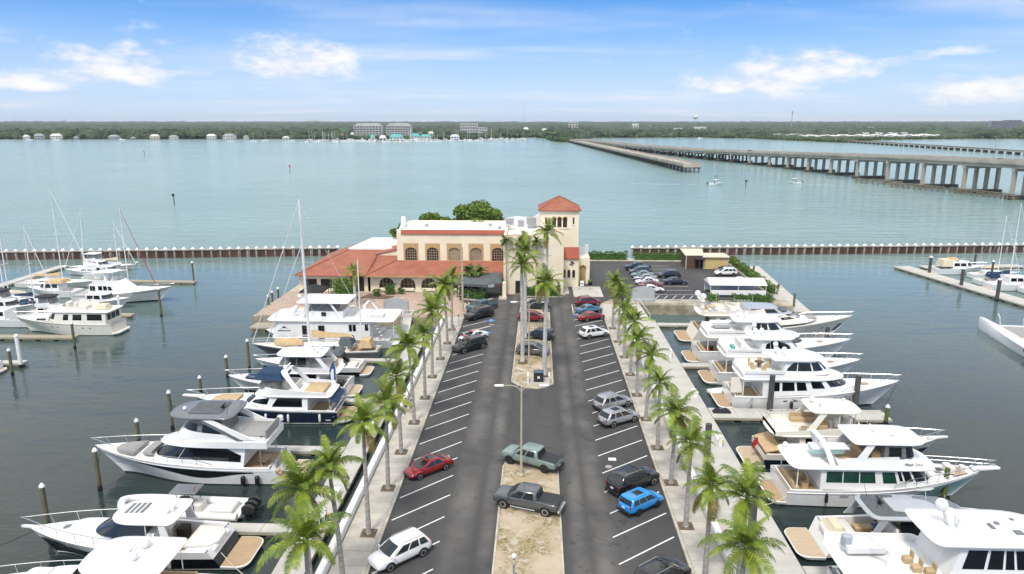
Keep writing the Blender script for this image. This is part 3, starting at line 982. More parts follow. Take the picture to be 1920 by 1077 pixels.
# left wing: hipped roof with flat white top
ex0, ex1, ey0, ey1 = -45.2, -26.6, 87.4, 112.0
mb = MB()
a = [(ex0, ey0, Z(5.2)), (ex1, ey0, Z(5.2)), (ex1, ey1, Z(5.2)), (ex0, ey1, Z(5.2))]
b_ = [(-37.8, 100.6, Z(8.0)), (ex1, 100.6, Z(8.0)), (ex1, 109.5, Z(8.0)), (-37.8, 109.5, Z(8.0))]
mb.loft([[(x, y, z - .18) for x, y, z in a], a, b_], True, True, True)
hip = mb.build('hipped_roof', 'terracotta', rest)
for p, q in ((a[0], b_[0]), ((-31.4, 87.45, Z(5.25)), (-31.2, 96.5, Z(7.35)))):
    MB().tube([(p[0], p[1], p[2] + .05), (q[0], q[1], q[2] + .05)], .14).build('hip_ridge', 'terracotta', hip)
mb = MB(); mb.loft([[(-38.0, 100.4, Z(8.0)), (-26.6, 100.4, Z(8.0)), (-26.6, 114.5, Z(8.0)), (-36.0, 114.5, Z(8.0))], [(-38.0, 100.4, Z(8.35)), (-26.6, 100.4, Z(8.35)), (-26.6, 114.5, Z(8.35)), (-36.0, 114.5, Z(8.35))]], True, True, True)
mb.build('flat_roof', 'white_roof', rest)
# small gable roof where the wing meets the hall
mb = MB()
g = [(-31.0, 98.6, 7.15), (-31.0, 103, 7.9), (-26.5, 96.2, 7.0), (-26.5, 103, 9.0), (-28.6, 99.6, 8.2)]
mb.loft([[(-31.6, 97.4, Z(7.35)), (-26.45, 97.2, Z(8.75)), (-26.45, 103, Z(8.75)), (-31.6, 103, Z(7.75))], [(-31.6, 97.4, Z(7.55)), (-26.45, 97.2, Z(8.95)), (-26.45, 103, Z(8.95)), (-31.6, 103, Z(7.95))]], True, True, True)
mb.build('gable_roof', 'terracotta', rest)
mb = MB(); mb.loft([[(-31.0, 97.5, Z(6.6)), (-26.5, 97.5, Z(6.6)), (-26.5, 97.5, Z(8.7)), (-31.0, 97.5, Z(7.45))], [(-31.0, 98, Z(6.6)), (-26.5, 98, Z(6.6)), (-26.5, 98, Z(8.7)), (-31.0, 98, Z(7.45))]], True, True, True)
mb.build('gable_wall', 'stucco', rest)
mb = MB(); mb.box((-38.1, 88.9, 1.7), (13.6, .4, 3.4)); mb.box((-44.6, 99.5, 1.7), (.4, 21, 3.4)); mb.box((-36, 111.5, 1.7), (17, .4, 3.4))
mb.build('wing_wall', 'stucco', rest)
for x in (-42.5, -39.5, -36.5):
    MB().box((x, 88.66, 1.5), (2.2, .1, 1.8)).build('window', 'dark_interior', rest)

# entrance hall with curved parapet
top = [(-4.7, 13.0), (-3.6, 13.1), (-2.6, 13.25), (-1.2, 13.15), (.2, 13.1), (1.2, 13.3), (1.9, 13.8), (2.7, 14.2), (3.7, 14.35), (4.8, 14.25), (5.6, 13.9), (6.8, 13.5)]
for y0, y1, lift, nm in ((87.6, 88.05, 0, 'entrance_wall'), (103.5, 104, 1.5, 'back_parapet')):
    pts = [(x, Z(z + lift)) for x, z in top]
    poly = [(-4.7, 0), (6.8, 0)] + pts[::-1]
    mb = MB(); mb.loft([[(x, y, z) for x, z in poly] for y in (y1, y0)], True, True, True)
    fr = mb.build(nm, 'stucco' if lift == 0 else 'white_roof', rest)
    if lift == 0:
        MB().tube([(x, y0 + .2, z + .04) for x, z in pts], .16, 5).build('coping', 'trim_tan', fr)
mb = MB(); mb.box((-4.5, 96, Z(7.4)), (.4, 16.2, 11.2)); mb.box((6.6, 92, Z(6.6)), (.4, 7.9, 9.6))
mb.build('wall', 'stucco', rest)
MB().box((1.05, 96, Z(12.2)), (11, 15.4, .2)).build('flat_roof', 'white_roof', rest)
MB().box((3.0, 87.52, Z(9.6)), (2.6, .1, .14)).build('string_course', 'trim_tan', rest)
MB().box((3.2, 87.5, 1.7), (3.2, .16, 3.4)).build('door', 'dark_interior', rest)
MB().box((-1.6, 87.5, 1.4), (1.6, .16, 2.4)).build('window', 'dark_interior', rest)
# tower
TX0, TX1, TY0, TY1, TZ = 2.35, 10.0, 95.3, 102.8, Z(17.0)
txs = [5.05, 6.15, 7.25]
mb = MB()
arch_wall(mb, TX0, TX1, Z(12.6), TZ, TY0, .4, [(x, .85, Z(13.6), Z(15.3), .45) for x in txs] + [(TX0 + 1.1, .35, Z(14.3), Z(15.6), .05), (TX1 - 1.05, .35, Z(14.3), Z(15.6), .05)])
mb.box(((TX0 + TX1) / 2, TY0 + .2, Z(12.6) / 2), (TX1 - TX0, .4, Z(12.6)))
for x in (TX0 + .2, TX1 - .2): mb.box((x, (TY0 + TY1) / 2 + .2, TZ / 2), (.4, TY1 - TY0 - .4, TZ))
mb.box(((TX0 + TX1) / 2, TY1 - .2, TZ / 2), (TX1 - TX0 - .8, .4, TZ))
tw = mb.build('tower', 'stucco', rest)
for x in txs: arch_pane(x, .85, Z(13.6), Z(15.3), .45, TY0 + .25).build('window', 'window_brown', tw)
for x in txs:
    mb = MB(); mb.tube([(x + .47 * math.cos(q), TY0 - .03, Z(15.3) + .5 * math.sin(q)) for q in [PI * k / 8 for k in range(9)]], .09, 5)
    mb.build('arch_moulding', 'trim_tan', tw)
MB().box((6.15, TY0 - .08, Z(13.5)), (3.5, .2, .16)).build('sill', 'stucco_pale', tw)
for x in (TX0 + 1.1, TX1 - 1.05): MB().box((x, TY0 + .25, Z(15)), (.4, .05, 1.5)).build('window', 'window_brown', tw)
for x in (TX0 + 1.1, TX1 - 1.05): MB().box((x, TY0 - .05, Z(14.22)), (.6, .16, .12)).build('sill', 'stucco_pale', tw)
cx, cy = (TX0 + TX1) / 2, (TY0 + TY1) / 2
o = .45
ring = lambda k, z: [(cx + sx * k, cy + sy * k * (TY1 - TY0) / (TX1 - TX0), z) for sx, sy in ((-1, -1), (1, -1), (1, 1), (-1, 1))]
hw = (TX1 - TX0) / 2 + o
mb = MB(); mb.loft([ring(hw, TZ - .06), ring(hw, TZ + .12), ring(.12, TZ + 2.55)], True, True, True)
pr = mb.build('tower_roof', 'terracotta', rest)
for sx, sy in ((-1, -1), (1, -1), (1, 1), (-1, 1)):
    MB().tube([(cx + sx * hw, cy + sy * hw * .98, TZ + .15), (cx, cy, TZ + 2.6)], .10, 5).build('hip_ridge', 'terracotta', pr)
MB().box((10.06, 98.5, Z(11.5)), (.1, .7, 1.6)).build('shutter', 'trim_tan', rest)
# annex with red tiled slope, right of the entrance
mb = MB(); mb.box((8.42, 94.7, 2.9), (3.3, 1.2, 5.8)); mb.build('annex_wall', 'stucco', rest)
mb = MB(); mb.loft([[(6.75, 93.8, Z(7.45)), (10.15, 93.8, Z(7.45)), (10.15, 95.35, Z(9.5)), (6.75, 95.35, Z(9.5))], [(6.75, 93.75, Z(7.62)), (10.15, 93.75, Z(7.62)), (10.15, 95.3, Z(9.68)), (6.75, 95.3, Z(9.68))]], True, True, True)
mb.build('annex_roof', 'terracotta_band', rest)
for x in (7.2, 8.15, 9.1):
    q = arch_pane(x, .55, Z(4.0) - .3, Z(5.0), .28, 94.03).build('window', 'dark_interior', rest)
    MB().box((x, 94.02, Z(4.0) - .38), (.75, .12, .1)).build('sill', 'stucco_pale', q)
# wrought iron crest on the annex wall
mb = MB()
for k in range(9):
    q = k * .7
    mb.tube([(8.7 + .55 * math.cos(q), 94.04, Z(6.55) + .2 * math.sin(q * 1.7)), (8.7 + .25 * math.cos(q + 2), 94.02, Z(6.6) + .45 * math.sin(q + 1))], .05, 4)
mb.build('iron_crest', 'iron', rest)
# right wing with tall arched doorway
mb = MB(); arch_wall(mb, 10.02, 12.5, 0, Z(7.2), 97.0, .5, [(11.1, 1.25, 0, Z(5.0), .62)]); mb.box((12.3, 100, Z(7.2) / 2), (.4, 5.5, Z(7.2)))
mb.build('porch_wall', 'stucco', rest)
arch_pane(11.1, 1.25, 0, Z(5.0), .62, 97.25).build('door', 'door_tan', rest)
mb = MB(); mb.tube([(11.1 + .68 * math.cos(q), 96.97, Z(5.0) + .68 * math.sin(q)) for q in [PI * k / 10 for k in range(11)]], .09, 5); mb.build('arch_moulding', 'trim_tan', rest)
pf = [(9.9, 7.2), (12.5, 7.2), (12.5, 9.0), (11.9, 9.1), (11.7, 8.7), (11.2, 8.5), (10.6, 8.6), (10.3, 9.0), (9.9, 9.1)]
mb = MB(); mb.loft([[(x, y, Z(z)) for x, z in pf] for y in (102.5, 102.0)], True, True, True); mb.build('back_parapet', 'white_roof', rest)
MB().box((11.2, 99.8, Z(7.1)), (2.4, 4.9, .16)).build('flat_roof', 'white_roof', rest)

# dark entrance canopy with its lettering
awn = thing('entrance_canopy', 'dark grey fabric canopy at the restaurant door with white lettering', 'canopy', (0, 0, ZP))
mb = MB()
pl = [(-13.4, 84.2), (-7.6, 82.6), (-4.9, 84.4), (-4.9, 88.4), (-13.4, 88.4)]
mb.loft([[(x, y, 2.35) for x, y in pl], [(x, y, 2.85) for x, y in pl], [(-12.6, 85.6, 3.35), (-7.9, 84.6, 3.5), (-5.6, 85.6, 3.9), (-5.0, 88.3, 4.1), (-13.2, 88.3, 3.7)]], True, True, True)
mb.build('canopy_cloth', 'canvas_grey', awn)
pm = MB().tube([(0, 0, 0), (0, 0, 2.5)], .06).mesh('post', 'iron')
for x, y in ((-13.2, 84.4), (-7.6, 82.8), (-5.1, 84.5), (-10.4, 83.5)): link('post', pm, awn, (x, y, 0))
MB().rbox((-4.4, 84.6, 1.5), (.7, .7, 3.0), .05).build('pillar', 'stucco', awn)


def lettering(text, size, parent, loc, rot, m, name='lettering', ext=.02):
    c = bpy.data.curves.new(name, 'FONT')
    c.body = text; c.size = size; c.align_x = 'CENTER'; c.extrude = ext
    o_ = bpy.data.objects.new(name, c); COL.objects.link(o_)
    c.materials.append(M[m])
    o_.parent = parent; o_.location = loc; o_.rotation_euler = rot
    return o_


lt = math.atan2(84.4 - 82.6, 2.7)
lettering('PIER', .72, awn, (-6.75, 83.03, 2.30), (PI / 2, 0, lt), 'flag_white')
lettering('22', .72, awn, (-5.3, 84.0, 2.30), (PI / 2, 0, lt), 'red')

# low shrub bed under the canopy with its pale kerb
def leaf_mass(name, m, box_fn, n, size, parent=None, seed=1, flat=.3):
    """many small leaf faces inside a volume given by box_fn(rnd) -> point, normal"""
    r = np.random.RandomState(seed)
    vs, fs = [], []
    P = np.array([box_fn(r) for _ in range(n)])
    A = r.normal(size=(n, 3)); A /= np.linalg.norm(A, axis=1)[:, None]
    B = np.cross(A, r.normal(size=(n, 3))); B /= np.linalg.norm(B, axis=1)[:, None]
    s = size * (.6 + .8 * r.rand(n))[:, None]
    V = np.stack([P - A * s, P + B * s * .55, P + A * s, P - B * s * .55], 1).reshape(-1, 3)
    F = np.arange(4 * n).reshape(-1, 4)
    me = bpy.data.meshes.new(name)
    me.from_pydata(V.tolist(), [], F.tolist())
    me.materials.append(M[m])
    return link(name, me, parent)


def hedge(label, a, b, h, wd, seed, m='hedge_leaf', dens=90, group=None):
    d = Vector((b[0] - a[0], b[1] - a[1])); L = d.length; d /= L; nn = Vector((-d.y, d.x))
    root = thing('hedge', label, 'hedge', (a[0], a[1], ZP), 0, group)

    def f(r):
        t, s_, z = r.rand() * L, (r.rand() - .5), r.rand()
        k = r.randint(3)
        if k == 0: z = 1 - .12 * r.rand()
        elif k == 1: s_ = math.copysign(.5 - .06 * r.rand(), s_)
        hh = h * (1 + .10 * math.sin(t * 1.7 + seed) + .08 * math.sin(t * 4.1))
        s_ *= wd * (1 + .12 * math.sin(t * 2.3 + seed * 2))
        return (d.x * t + nn.x * s_, d.y * t + nn.y * s_, .05 + z * hh)
    leaf_mass('foliage', m, f, int(dens * L * h), .16, root, seed)
    mb = MB(); mb.box((d.x * L / 2, d.y * L / 2, h * .42), (L * .97 - .5, wd * .55, h * .72), rz=math.atan2(d.y, d.x))
    mb.build('branches', 'hedge_leaf', root)
    return root


hedge('dark clipped hedge under the restaurant canopy', (-13.2, 84.9), (-7.8, 83.7), 1.5, 1.6, 1)
kb = [(-13.6, 83.0), (-10.4, 82.0), (-7.4, 81.6), (-6.4, 82.9), (-6.6, 83.3), (-7.6, 82.0), (-10.3, 82.35), (-13.6, 83.35)]
tag(MB().prism(kb, ZP - .01, ZP + .2).build('kerb', 'kerb_concrete'), 'pale curved kerb of the canopy shrub bed', kind='structure')
tag(MB().prism([(-5.4, 82.6), (-3.9, 82.6), (-3.9, 85.4), (-5.4, 85.4)], ZP - .01, ZP + .18).build('kerb', 'kerb_concrete'), 'small kerbed bed at the canopy pillar', kind='structure')
hedge('green shrubs along the front of the entrance hall', (-.8, 86.3), (6.2, 86.3), 1.7, 1.6, 2)
tag(MB().box((2.7, 85.2, ZP + .06), (7.6, .25, .16)).build('kerb', 'kerb_concrete'), 'pale kerb before the entrance shrubs', kind='structure')
hedge('bright green tall shrub at the left wing of the restaurant', (-36.2, 83.5), (-32.0, 80.2), 3.6, 2.8, 3, 'tree_leaf', 120)
hedge('long dark green hedge at the back of the far car park', (13.5, 123.2), (23.5, 123.2), 1.9, 1.5, 4)
hedge('gappy green hedge right of the opening at the back of the far car park', (25.0, 123.2), (38.5, 123.2), 1.8, 1.5, 5, dens=60)
hedge('green hedge along the water side of the far car park', (47.2, 88), (47.4, 121), 1.6, 1.3, 6, 'tree_leaf', 75)
hedge('short green hedge at the quay before the boat trailers', (37.5, 82.2), (45.0, 82.2), 1.4, 1.3, 7)
hedge('single round bush by the quay of the far car park', (33.4, 83.0), (35.4, 83.0), 1.3, 1.5, 8, 'tree_leaf')
for k, (x, y, s_) in enumerate(((-27.5, 86.3, 1.7), (-29.4, 84.5, 1.2), (-16.5, 86.2, 1.3), (-25, 86.5, 1.0))):
    hedge(['round leafy shrub before the second arch', 'low shrub bed left of the arches', 'low shrub right of the third arch', 'small low shrub between the arches'][k], (x, y), (x + s_ * 1.2, y), s_, s_ * 1.1, 11 + k, dens=140)
tag(MB().prism([(-31.5, 83.2), (-26.5, 82.0), (-25.2, 84.2), (-30.5, 86.4)], ZP + .04, ZP + .14).build('ground', 'mulch'), 'brown mulch bed before the arches', kind='structure')


def tree(label, x, y, z0, h, rx, seed, n=9000, size=.32):
    root = thing('tree', label, 'tree', (x, y, z0))
    r0 = random.Random(seed)
    mb = MB(); mb.tube([(0, 0, 0), (.1, 0, h * .35), (.0, .1, h * .6)], .28, 7, r1=.14)
    clumps = []
    for k in range(16):
        a, q = r0.uniform(0, 2 * PI), r0.uniform(.15, .95)
        c = (rx * q * math.cos(a), rx * q * math.sin(a), h * (.52 + .42 * r0.random() * (1 - .4 * q)))
        clumps.append((c, r0.uniform(.22, .36) * rx))
        mb.tube([(0, 0, h * .4), (c[0] * .5, c[1] * .5, (h * .4 + c[2]) / 2), c], .09, 5, r1=.02)
    mb.build('trunk', 'bark', root)

    def f(r):
        c, rr = clumps[r.randint(len(clumps))]
        d = r.normal(size=3); d /= np.linalg.norm(d)
        k = rr * (.55 + .5 * r.rand())
        return (c[0] + d[0] * k, c[1] + d[1] * k, c[2] + d[2] * k * .75)
    leaf_mass('crown', 'tree_leaf', f, n, size, root, seed)
    return root


tree('broad green tree rising behind the white restaurant roof', -11.8, 117, ZP, 14.0, 8.4, 21, 15000)
tree('smaller green tree behind the left end of the restaurant roof', -23.0, 117, ZP, 12.6, 5.2, 22, 8000)
tree('slim dark tree beside the scroll gable', -29.3, 113, ZP, 12.0, 1.9, 23, 4000)

# ---------------------------------------------------------------- shed of the far car park
sh = thing('shed', 'yellow and brown storage shed with pale roof in the far car park', 'shed', (39.8, 116.4, ZP))
MB().box((2.3, -1.0, 1.3), (5.4, 4.4, 2.6)).build('wall', 'shed_yellow', sh)
MB().box((-2.4, .4, 1.4), (3.6, 5.6, 2.8)).build('brown_wall', 'shed_brown', sh)
MB().box((2.3, -1.1, 2.75), (5.9, 5.0, .22)).build('roof', 'shed_roof', sh)
mb = MB(); mb.loft([[(-4.5, -2.5, 2.85), (-.3, -2.5, 2.85), (.6, 3.6, 3.3), (-4.5, 3.6, 3.3)], [(-4.5, -2.5, 3.0), (-.3, -2.5, 3.0), (.6, 3.6, 3.45), (-4.5, 3.6, 3.45)]], True, True, True); mb.build('roof', 'shed_roof', sh)
MB().box((-1.2, -2.45, 1.3), (1.6, .12, 2.2)).build('door', 'dark_interior', sh)
for x in (-4.3, -.4): MB().tube([(x, -2.9, 0), (x, -2.9, 2.9)], .07).build('post', 'cap_white', sh)
um = thing('parasol', 'small dark parasol in front of the shed', 'parasol', (38.4, 112.9, ZP))
MB().tube([(0, 0, 0), (0, 0, 2.6)], .04).build('pole', 'metal_grey', um)
MB().lathe([(1.3, 2.35), (1.28, 2.42), (.05, 2.9)], 8).build('canopy', 'canvas_black', um)
um = thing('gazebo', 'black peaked gazebo over the waterside deck at the left wing', 'gazebo', (-39.0, 79.5, ZP))
mb = MB(); mb.loft([[(sx * k, sy * k, z) for sx, sy in ((-1, -1), (1, -1), (1, 1), (-1, 1))] for k, z in ((2.1, 2.3), (2.1, 2.55), (.05, 3.5))], True, True, True); mb.build('canopy', 'canvas_black', um)
for sx, sy in ((-1, -1), (1, -1), (1, 1), (-1, 1)): MB().tube([(sx * 2, sy * 2, 0), (sx * 2, sy * 2, 2.4)], .05).build('post', 'iron', um)
# grey vinyl gate screens at the gangways
for x, y, lab in ((-22.5, 72.0, 'grey arched gate screen at the left gangway'), (21.4, 82.4, 'grey arched gate screen at the right gangway')):
    g = thing('gate', lab, 'gate', (x, y, ZP))
    for s_ in (-1, 1):
        mb = MB(); pts = [(0, 0), (2.0, 0), (2.0, 2.3), (1.4, 2.55), (.7, 2.72), (0, 2.78)]
        mb.loft([[(s_ * q, yy, z + .1) for q, z in pts] for yy in ((.05, -.05) if s_ > 0 else (-.05, .05))], True, True, True); mb.build('leaf', 'vinyl_grey', g)
        MB().box((s_ * 2.1, 0, 1.2), (.14, .14, 2.4)).build('post', 'metal_grey', g)
for a, b, lab in (((-20.4, 71.5, ZP + .05), (-19.6, 63.5, .7), 'pale gangway ramp from the terrace to the left dock'), ((19.6, 80.5, ZP), (20.6, 73.5, .7), 'pale gangway ramp to the right dock'), ((-15.8, 72.0, ZP + .1), (-15.4, 75.4, ZP + .9), 'short ramp with handrail at the terrace')):
    g = thing('gangway', lab, 'gangway', a)
    d = Vector(b) - Vector(a); h_ = math.atan2(d.y, d.x); nn = Vector((-math.sin(h_), math.cos(h_), 0)) * .75
    mb = MB(); mb.loft([[p - nn, p + nn, p + nn + Vector((0, 0, .12)), p - nn + Vector((0, 0, .12))] for p in (Vector((0, 0, 0)), d)], True, True, True); mb.build('walkway', 'dock_concrete', g)
    for s_ in (-1, 1):
        MB().tube([nn * s_ + Vector((0, 0, 1.0)), d + nn * s_ + Vector((0, 0, 1.0))], .04).build('handrail', 'white_rail', g)
        MB().tube([nn * s_ + Vector((0, 0, .1)), nn * s_ + Vector((0, 0, 1.0))], .04).build('post', 'white_rail', g)
        MB().tube([d + nn * s_ + Vector((0, 0, .1)), d + nn * s_ + Vector((0, 0, 1.0))], .04).build('post', 'white_rail', g)
# boat house roofs at the left quay
bh = thing('boat_shelter', 'low yellow boat shelter with pale screen beside the left quay', 'shelter', (-36.5, 68.8, .3))
mb = MB(); mb.box((3.8, .2, 2.3), (7.4, .15, 2.4)); mb.build('screen', 'stucco_pale', bh)
MB().box((3.8, .2, 3.55), (7.6, .3, .3)).build('beam', 'seawall_white', bh)
mb = MB(); mb.loft([[(x, -1.9, 2.6), (x, 0, 3.5), (x, 1.9, 2.6), (x, 1.9, 2.45), (x, 0, 3.32), (x, -1.9, 2.45)] for x in (-3.2, .6)], True, True, True); mb.build('roof', 'shed_yellow', bh)
for x in (-3, .4):
    for y in (-1.7, 1.7): MB().tube([(x, y, -1.2), (x, y, 2.6)], .09).build('post', 'wood_piling', bh)
for x in (2.5, 7.2): MB().tube([(x, .2, -1.2), (x, .2, 1.2)], .12).build('post', 'wood_piling', bh)
dock('small timber platform at the left quay below the terrace', (-46, 67.5), (-34, 67.5), 3.0, .9, m='dock_wood')
# white marquee and trailers right of the far car park
mq = thing('marquee', 'long white marquee tent on the quay beside the hedge', 'tent', (40.0, 89.5, ZP))
mb = MB(); mb.loft([[(x, -2.6, 2.2), (x, 0, 3.1), (x, 2.6, 2.2), (x, 2.6, 2.1), (x, -2.6, 2.1)] for x in (-5.4, 5.4)], True, True, True); mb.build('canopy', 'flag_white', mq)
for x in (-5.2, 0, 5.2):
    for y in (-2.5, 2.5): MB().tube([(x, y, 0), (x, y, 2.2)], .06).build('post', 'white_rail', mq)
MB().box((0, 2.55, 1.1), (10.4, .06, 1.9)).build('side_wall', 'flag_white', mq)
MB().box((0, -2.45, .7), (10.2, .8, .75)).build('counter', 'cap_white', mq)
rb = thing('planter', 'black pot plant beside the tall tan door', 'planter', (12.6, 95.9, ZP))
MB().lathe([(.35, 0), (.48, .6)], 10).build('pot', 'black_plastic', rb); MB().ball((0, 0, .8), .45, 8, 5).build('plant', 'hedge_leaf', rb)
rb = thing('sandwich_board', 'small black and white pavement sign before the tall tan door', 'sign', (10.9, 95.3, ZP))
mb = MB(); mb.loft([[(-.35, y, 0), (.35, y, 0), (.35, y * .1, 1.0), (-.35, y * .1, 1.0)] for y in (-.35, -.31)], True, True, True); mb.build('front_board', 'flag_white', rb)
mb = MB(); mb.loft([[(-.35, y, 0), (.35, y, 0), (.35, y * .1, 1.0), (-.35, y * .1, 1.0)] for y in (.35, .31)], True, True, True); mb.build('back_board', 'black_plastic', rb)
MB().box((0, -.24, .35), (.5, .03, .3)).build('panel', 'black_plastic', rb)

# ================================================================ cars
def car(label, u, v, heading, kind, paint, z=ZP, group='cars in the pier car park', L=None, rim='rim', extras=(), parts=True):
    """heading: direction of the nose, radians from +X"""
    spec = {'sedan': (4.8, 1.84, 1.45, .92), 'suv': (4.75, 1.92, 1.72, 1.06), 'big_suv': (5.3, 2.03, 1.92, 1.18), 'hatch': (4.15, 1.80, 1.60, 1.02), 'pickup': (5.8, 2.03, 1.92, 1.20), 'coupe': (4.6, 1.84, 1.40, .90)}[kind]
    Lc, W, Hc, belt = spec
    if L: Lc = L
    k = Lc / 2; wv = W / 2
    name = {'pickup': 'pickup_truck', 'sedan': 'sedan_car', 'coupe': 'sedan_car', 'hatch': 'hatchback_car'}.get(kind, 'suv_car')
    root = thing(name, label, 'pickup' if kind == 'pickup' else 'car', (u, v, z), heading, group)
    hood = belt - (.06 if kind in ('sedan', 'coupe') else .04)
    # stations: x, half width, bottom, shoulder, top
    if kind in ('sedan', 'coupe'):
        st = [(-k, .80, .38, .70, .72), (-k + .10, .90, .26, .86, .94), (-k + .75, .98, .24, .92, 1.0), (-.6, 1, .22, belt, belt + .02), (.7, 1, .22, belt, belt + .02), (k - 1.0, .98, .24, .80, .90), (k - .35, .92, .24, .68, .76), (k - .08, .82, .28, .58, .62), (k, .70, .34, .52, .54)]
    elif kind == 'pickup':
        st = [(-k, .95, .52, 1.06, 1.08), (-k + .08, 1, .46, 1.16, 1.2), (-1.0, 1, .42, 1.18, 1.2), (.9, 1, .42, belt, belt + .02), (k - 1.1, 1, .42, 1.16, 1.24), (k - .3, .99, .44, 1.12, 1.2), (k - .06, .97, .44, 1.06, 1.13), (k, .95, .46, 1.0, 1.06), (k + .02, .93, .48, .98, 1.02)]
    else:
        st = [(-k, .86, .42, belt - .10, belt - .08), (-k + .10, .96, .34, belt, belt + .02), (-.6, 1, .28, belt, belt + .02), (.7, 1, .28, belt, belt + .02), (k - .95, .98, .28, hood - .12, hood), (k - .28, .96, .30, hood - .18, hood - .08), (k - .05, .90, .32, hood - .28, hood - .22), (k, .84, .34, hood - .36, hood - .32), (k + .02, .80, .36, hood - .4, hood - .36)]
    rings = []
    for x, fw, zb, zs, zt in st:
        w_ = wv * fw
        half = [(w_ * .90, zb), (w_, zb + .16), (w_, (zb + zs) / 2 + .06), (w_ * .965, zs), (w_ * .86, zt)]
        r = [(x, -y, q) for y, q in half[::-1]] + [(x, y, q) for y, q in half]
        rings.append([(x, 0, zt + .015)] + [(x, y, q) for y, q in half[::-1]] + [(x, 0, zb)] + [(x, -y, q) for y, q in half])
    bd = MB().loft(rings, True, True, True).build('body', paint, root, 60)
    sm = bd.modifiers.new('round', 'SUBSURF'); sm.levels = sm.render_levels = 1
    # greenhouse
    if kind == 'sedan' or kind == 'coupe':
        xb, xr, xf, xw = -k + .55, -k + 1.50, .20, 1.32
    elif kind == 'pickup':
        xb, xr, xf, xw = -1.05, -.90, .85, 1.75
    elif kind == 'hatch':
        xb, xr, xf, xw = -k + .12, -k + .34, .55, 1.28
    else:
        xb, xr, xf, xw = -k + .16, -k + .62, .42, 1.45
    wb, wr = wv * .94, wv * (.74 if kind in ('sedan', 'coupe') else .81)
    zb, zr = belt - .01, Hc - .07

    def ring(x0, x1, w_, q, c):
        return [(x0, -w_ + c, q), (x0 + c, -w_, q), (x1 - c, -w_, q), (x1, -w_ + c * 2, q), (x1 + c * .6, 0, q), (x1, w_ - c * 2, q), (x1 - c, w_, q), (x0 + c, w_, q), (x0, w_ - c, q), (x0 - c * .3, 0, q)]
    mid = lambda a, b, g: a + (b - a) * g
    MB().loft([ring(xb, xw, wb, zb, .06), ring(mid(xb, xr, .5), mid(xw, xf, .5) + .03, mid(wb, wr, .5) + .025, mid(zb, zr, .5), .08), ring(xr, xf, wr, zr, .12), ring(xr + .08, xf - .10, wr - .07, Hc - .025, .14), ring(xr + .3, xf - .35, wr - .25, Hc, .2)], True, False, True).build('cabin', paint, root, 50)

    def side(s, f0, f1, g0, g1, off=.030):
        """pane between fractions of length f and height g on side s"""
        out = []
        for f, g in ((f0, g0), (f1, g0), (f1, g1), (f0, g1)):
            x0, x1 = xb + (xr - xb) * g + .05, xw + (xf - xw) * g - .05
            out.append((x0 + (x1 - x0) * f, s * (wb + (wr - wb) * g + off), zb + (zr - zb) * g + .004))
        return out if s < 0 else out[::-1]
    nw = {'pickup': ((.10, .47), (.53, .86)), 'suv': ((.05, .26), (.30, .56), (.60, .90)), 'big_suv': ((.04, .28), (.32, .58), (.62, .90)), 'hatch': ((.05, .27), (.30, .58), (.61, .91))}.get(kind, ((.16, .50), (.54, .86)))
    for s in (-1, 1):
        for f0, f1 in nw:
            MB().quad(*side(s, f0, f1, .10, .92)).build('side_window', 'car_glass', root)
    wm = []
    for g in (.10, .94):
        x = xw + (xf - xw) * g + .06; w_ = (wb + (wr - wb) * g) - .13
        wm.append([(x, -w_, zb + (zr - zb) * g), (x + .05, 0, zb + (zr - zb) * g), (x, w_, zb + (zr - zb) * g)])
    MB().loft(wm, False).build('windscreen', 'car_glass', root)
    wm = []
    for g in (.14, .9):
        x = xb + (xr - xb) * g - .025; w_ = (wb + (wr - wb) * g) - .12
        wm.append([(x, w_, zb + (zr - zb) * g), (x - .03, 0, zb + (zr - zb) * g), (x, -w_, zb + (zr - zb) * g)])
    MB().loft(wm, False).build('rear_window', 'car_glass', root)
    # wheels
    r_ = {'sedan': .33, 'coupe': .33, 'hatch': .33, 'suv': .37, 'big_suv': .41, 'pickup': .42}[kind]
    for ax in (-k + .95 + (.15 if kind == 'pickup' else 0), k - .92):
        for s in (-1, 1):
            ty = MB()
            ty.loft([[(ax + q * math.cos(a), s * y, r_ + q * math.sin(a)) for a in [2 * PI * i / 16 for i in range(16)]] for q, y in ((r_ * .6, wv - .22), (r_ * .96, wv - .22), (r_, wv - .18), (r_, wv - .02), (r_ * .94, wv + .02), (r_ * .68, wv + .022))], True, True, True)
            t_ = ty.build('wheel', 'rubber', root, 45)
            ri = MB(); ri.loft([[(ax + q * math.cos(a), s * y, r_ + q * math.sin(a)) for a in [2 * PI * i / 12 for i in range(12)]] for q, y in ((r_ * .68, wv + .024), (r_ * .62, wv + .03), (r_ * .2, wv + .012))], True, False, True)
            ri.build('rim', rim, t_, 30)
            n = 10; ar = MB(); q = r_ * 1.17
            ar.add([(ax, s * (wv + .006), r_)] + [(ax + q * math.cos(PI * i / n), s * (wv + .006), r_ + q * math.sin(PI * i / n)) for i in range(n + 1)] + [(ax - q, s * (wv + .006), .3), (ax + q, s * (wv + .006), .3)],
                   [(0, i, i + 1) if s < 0 else (0, i + 1, i) for i in range(1, n + 1)])
            ar.build('wheel_arch', 'black_plastic', root)
    # lamps, plate, bumper, mirrors
    hz = st[-3][3] - .10
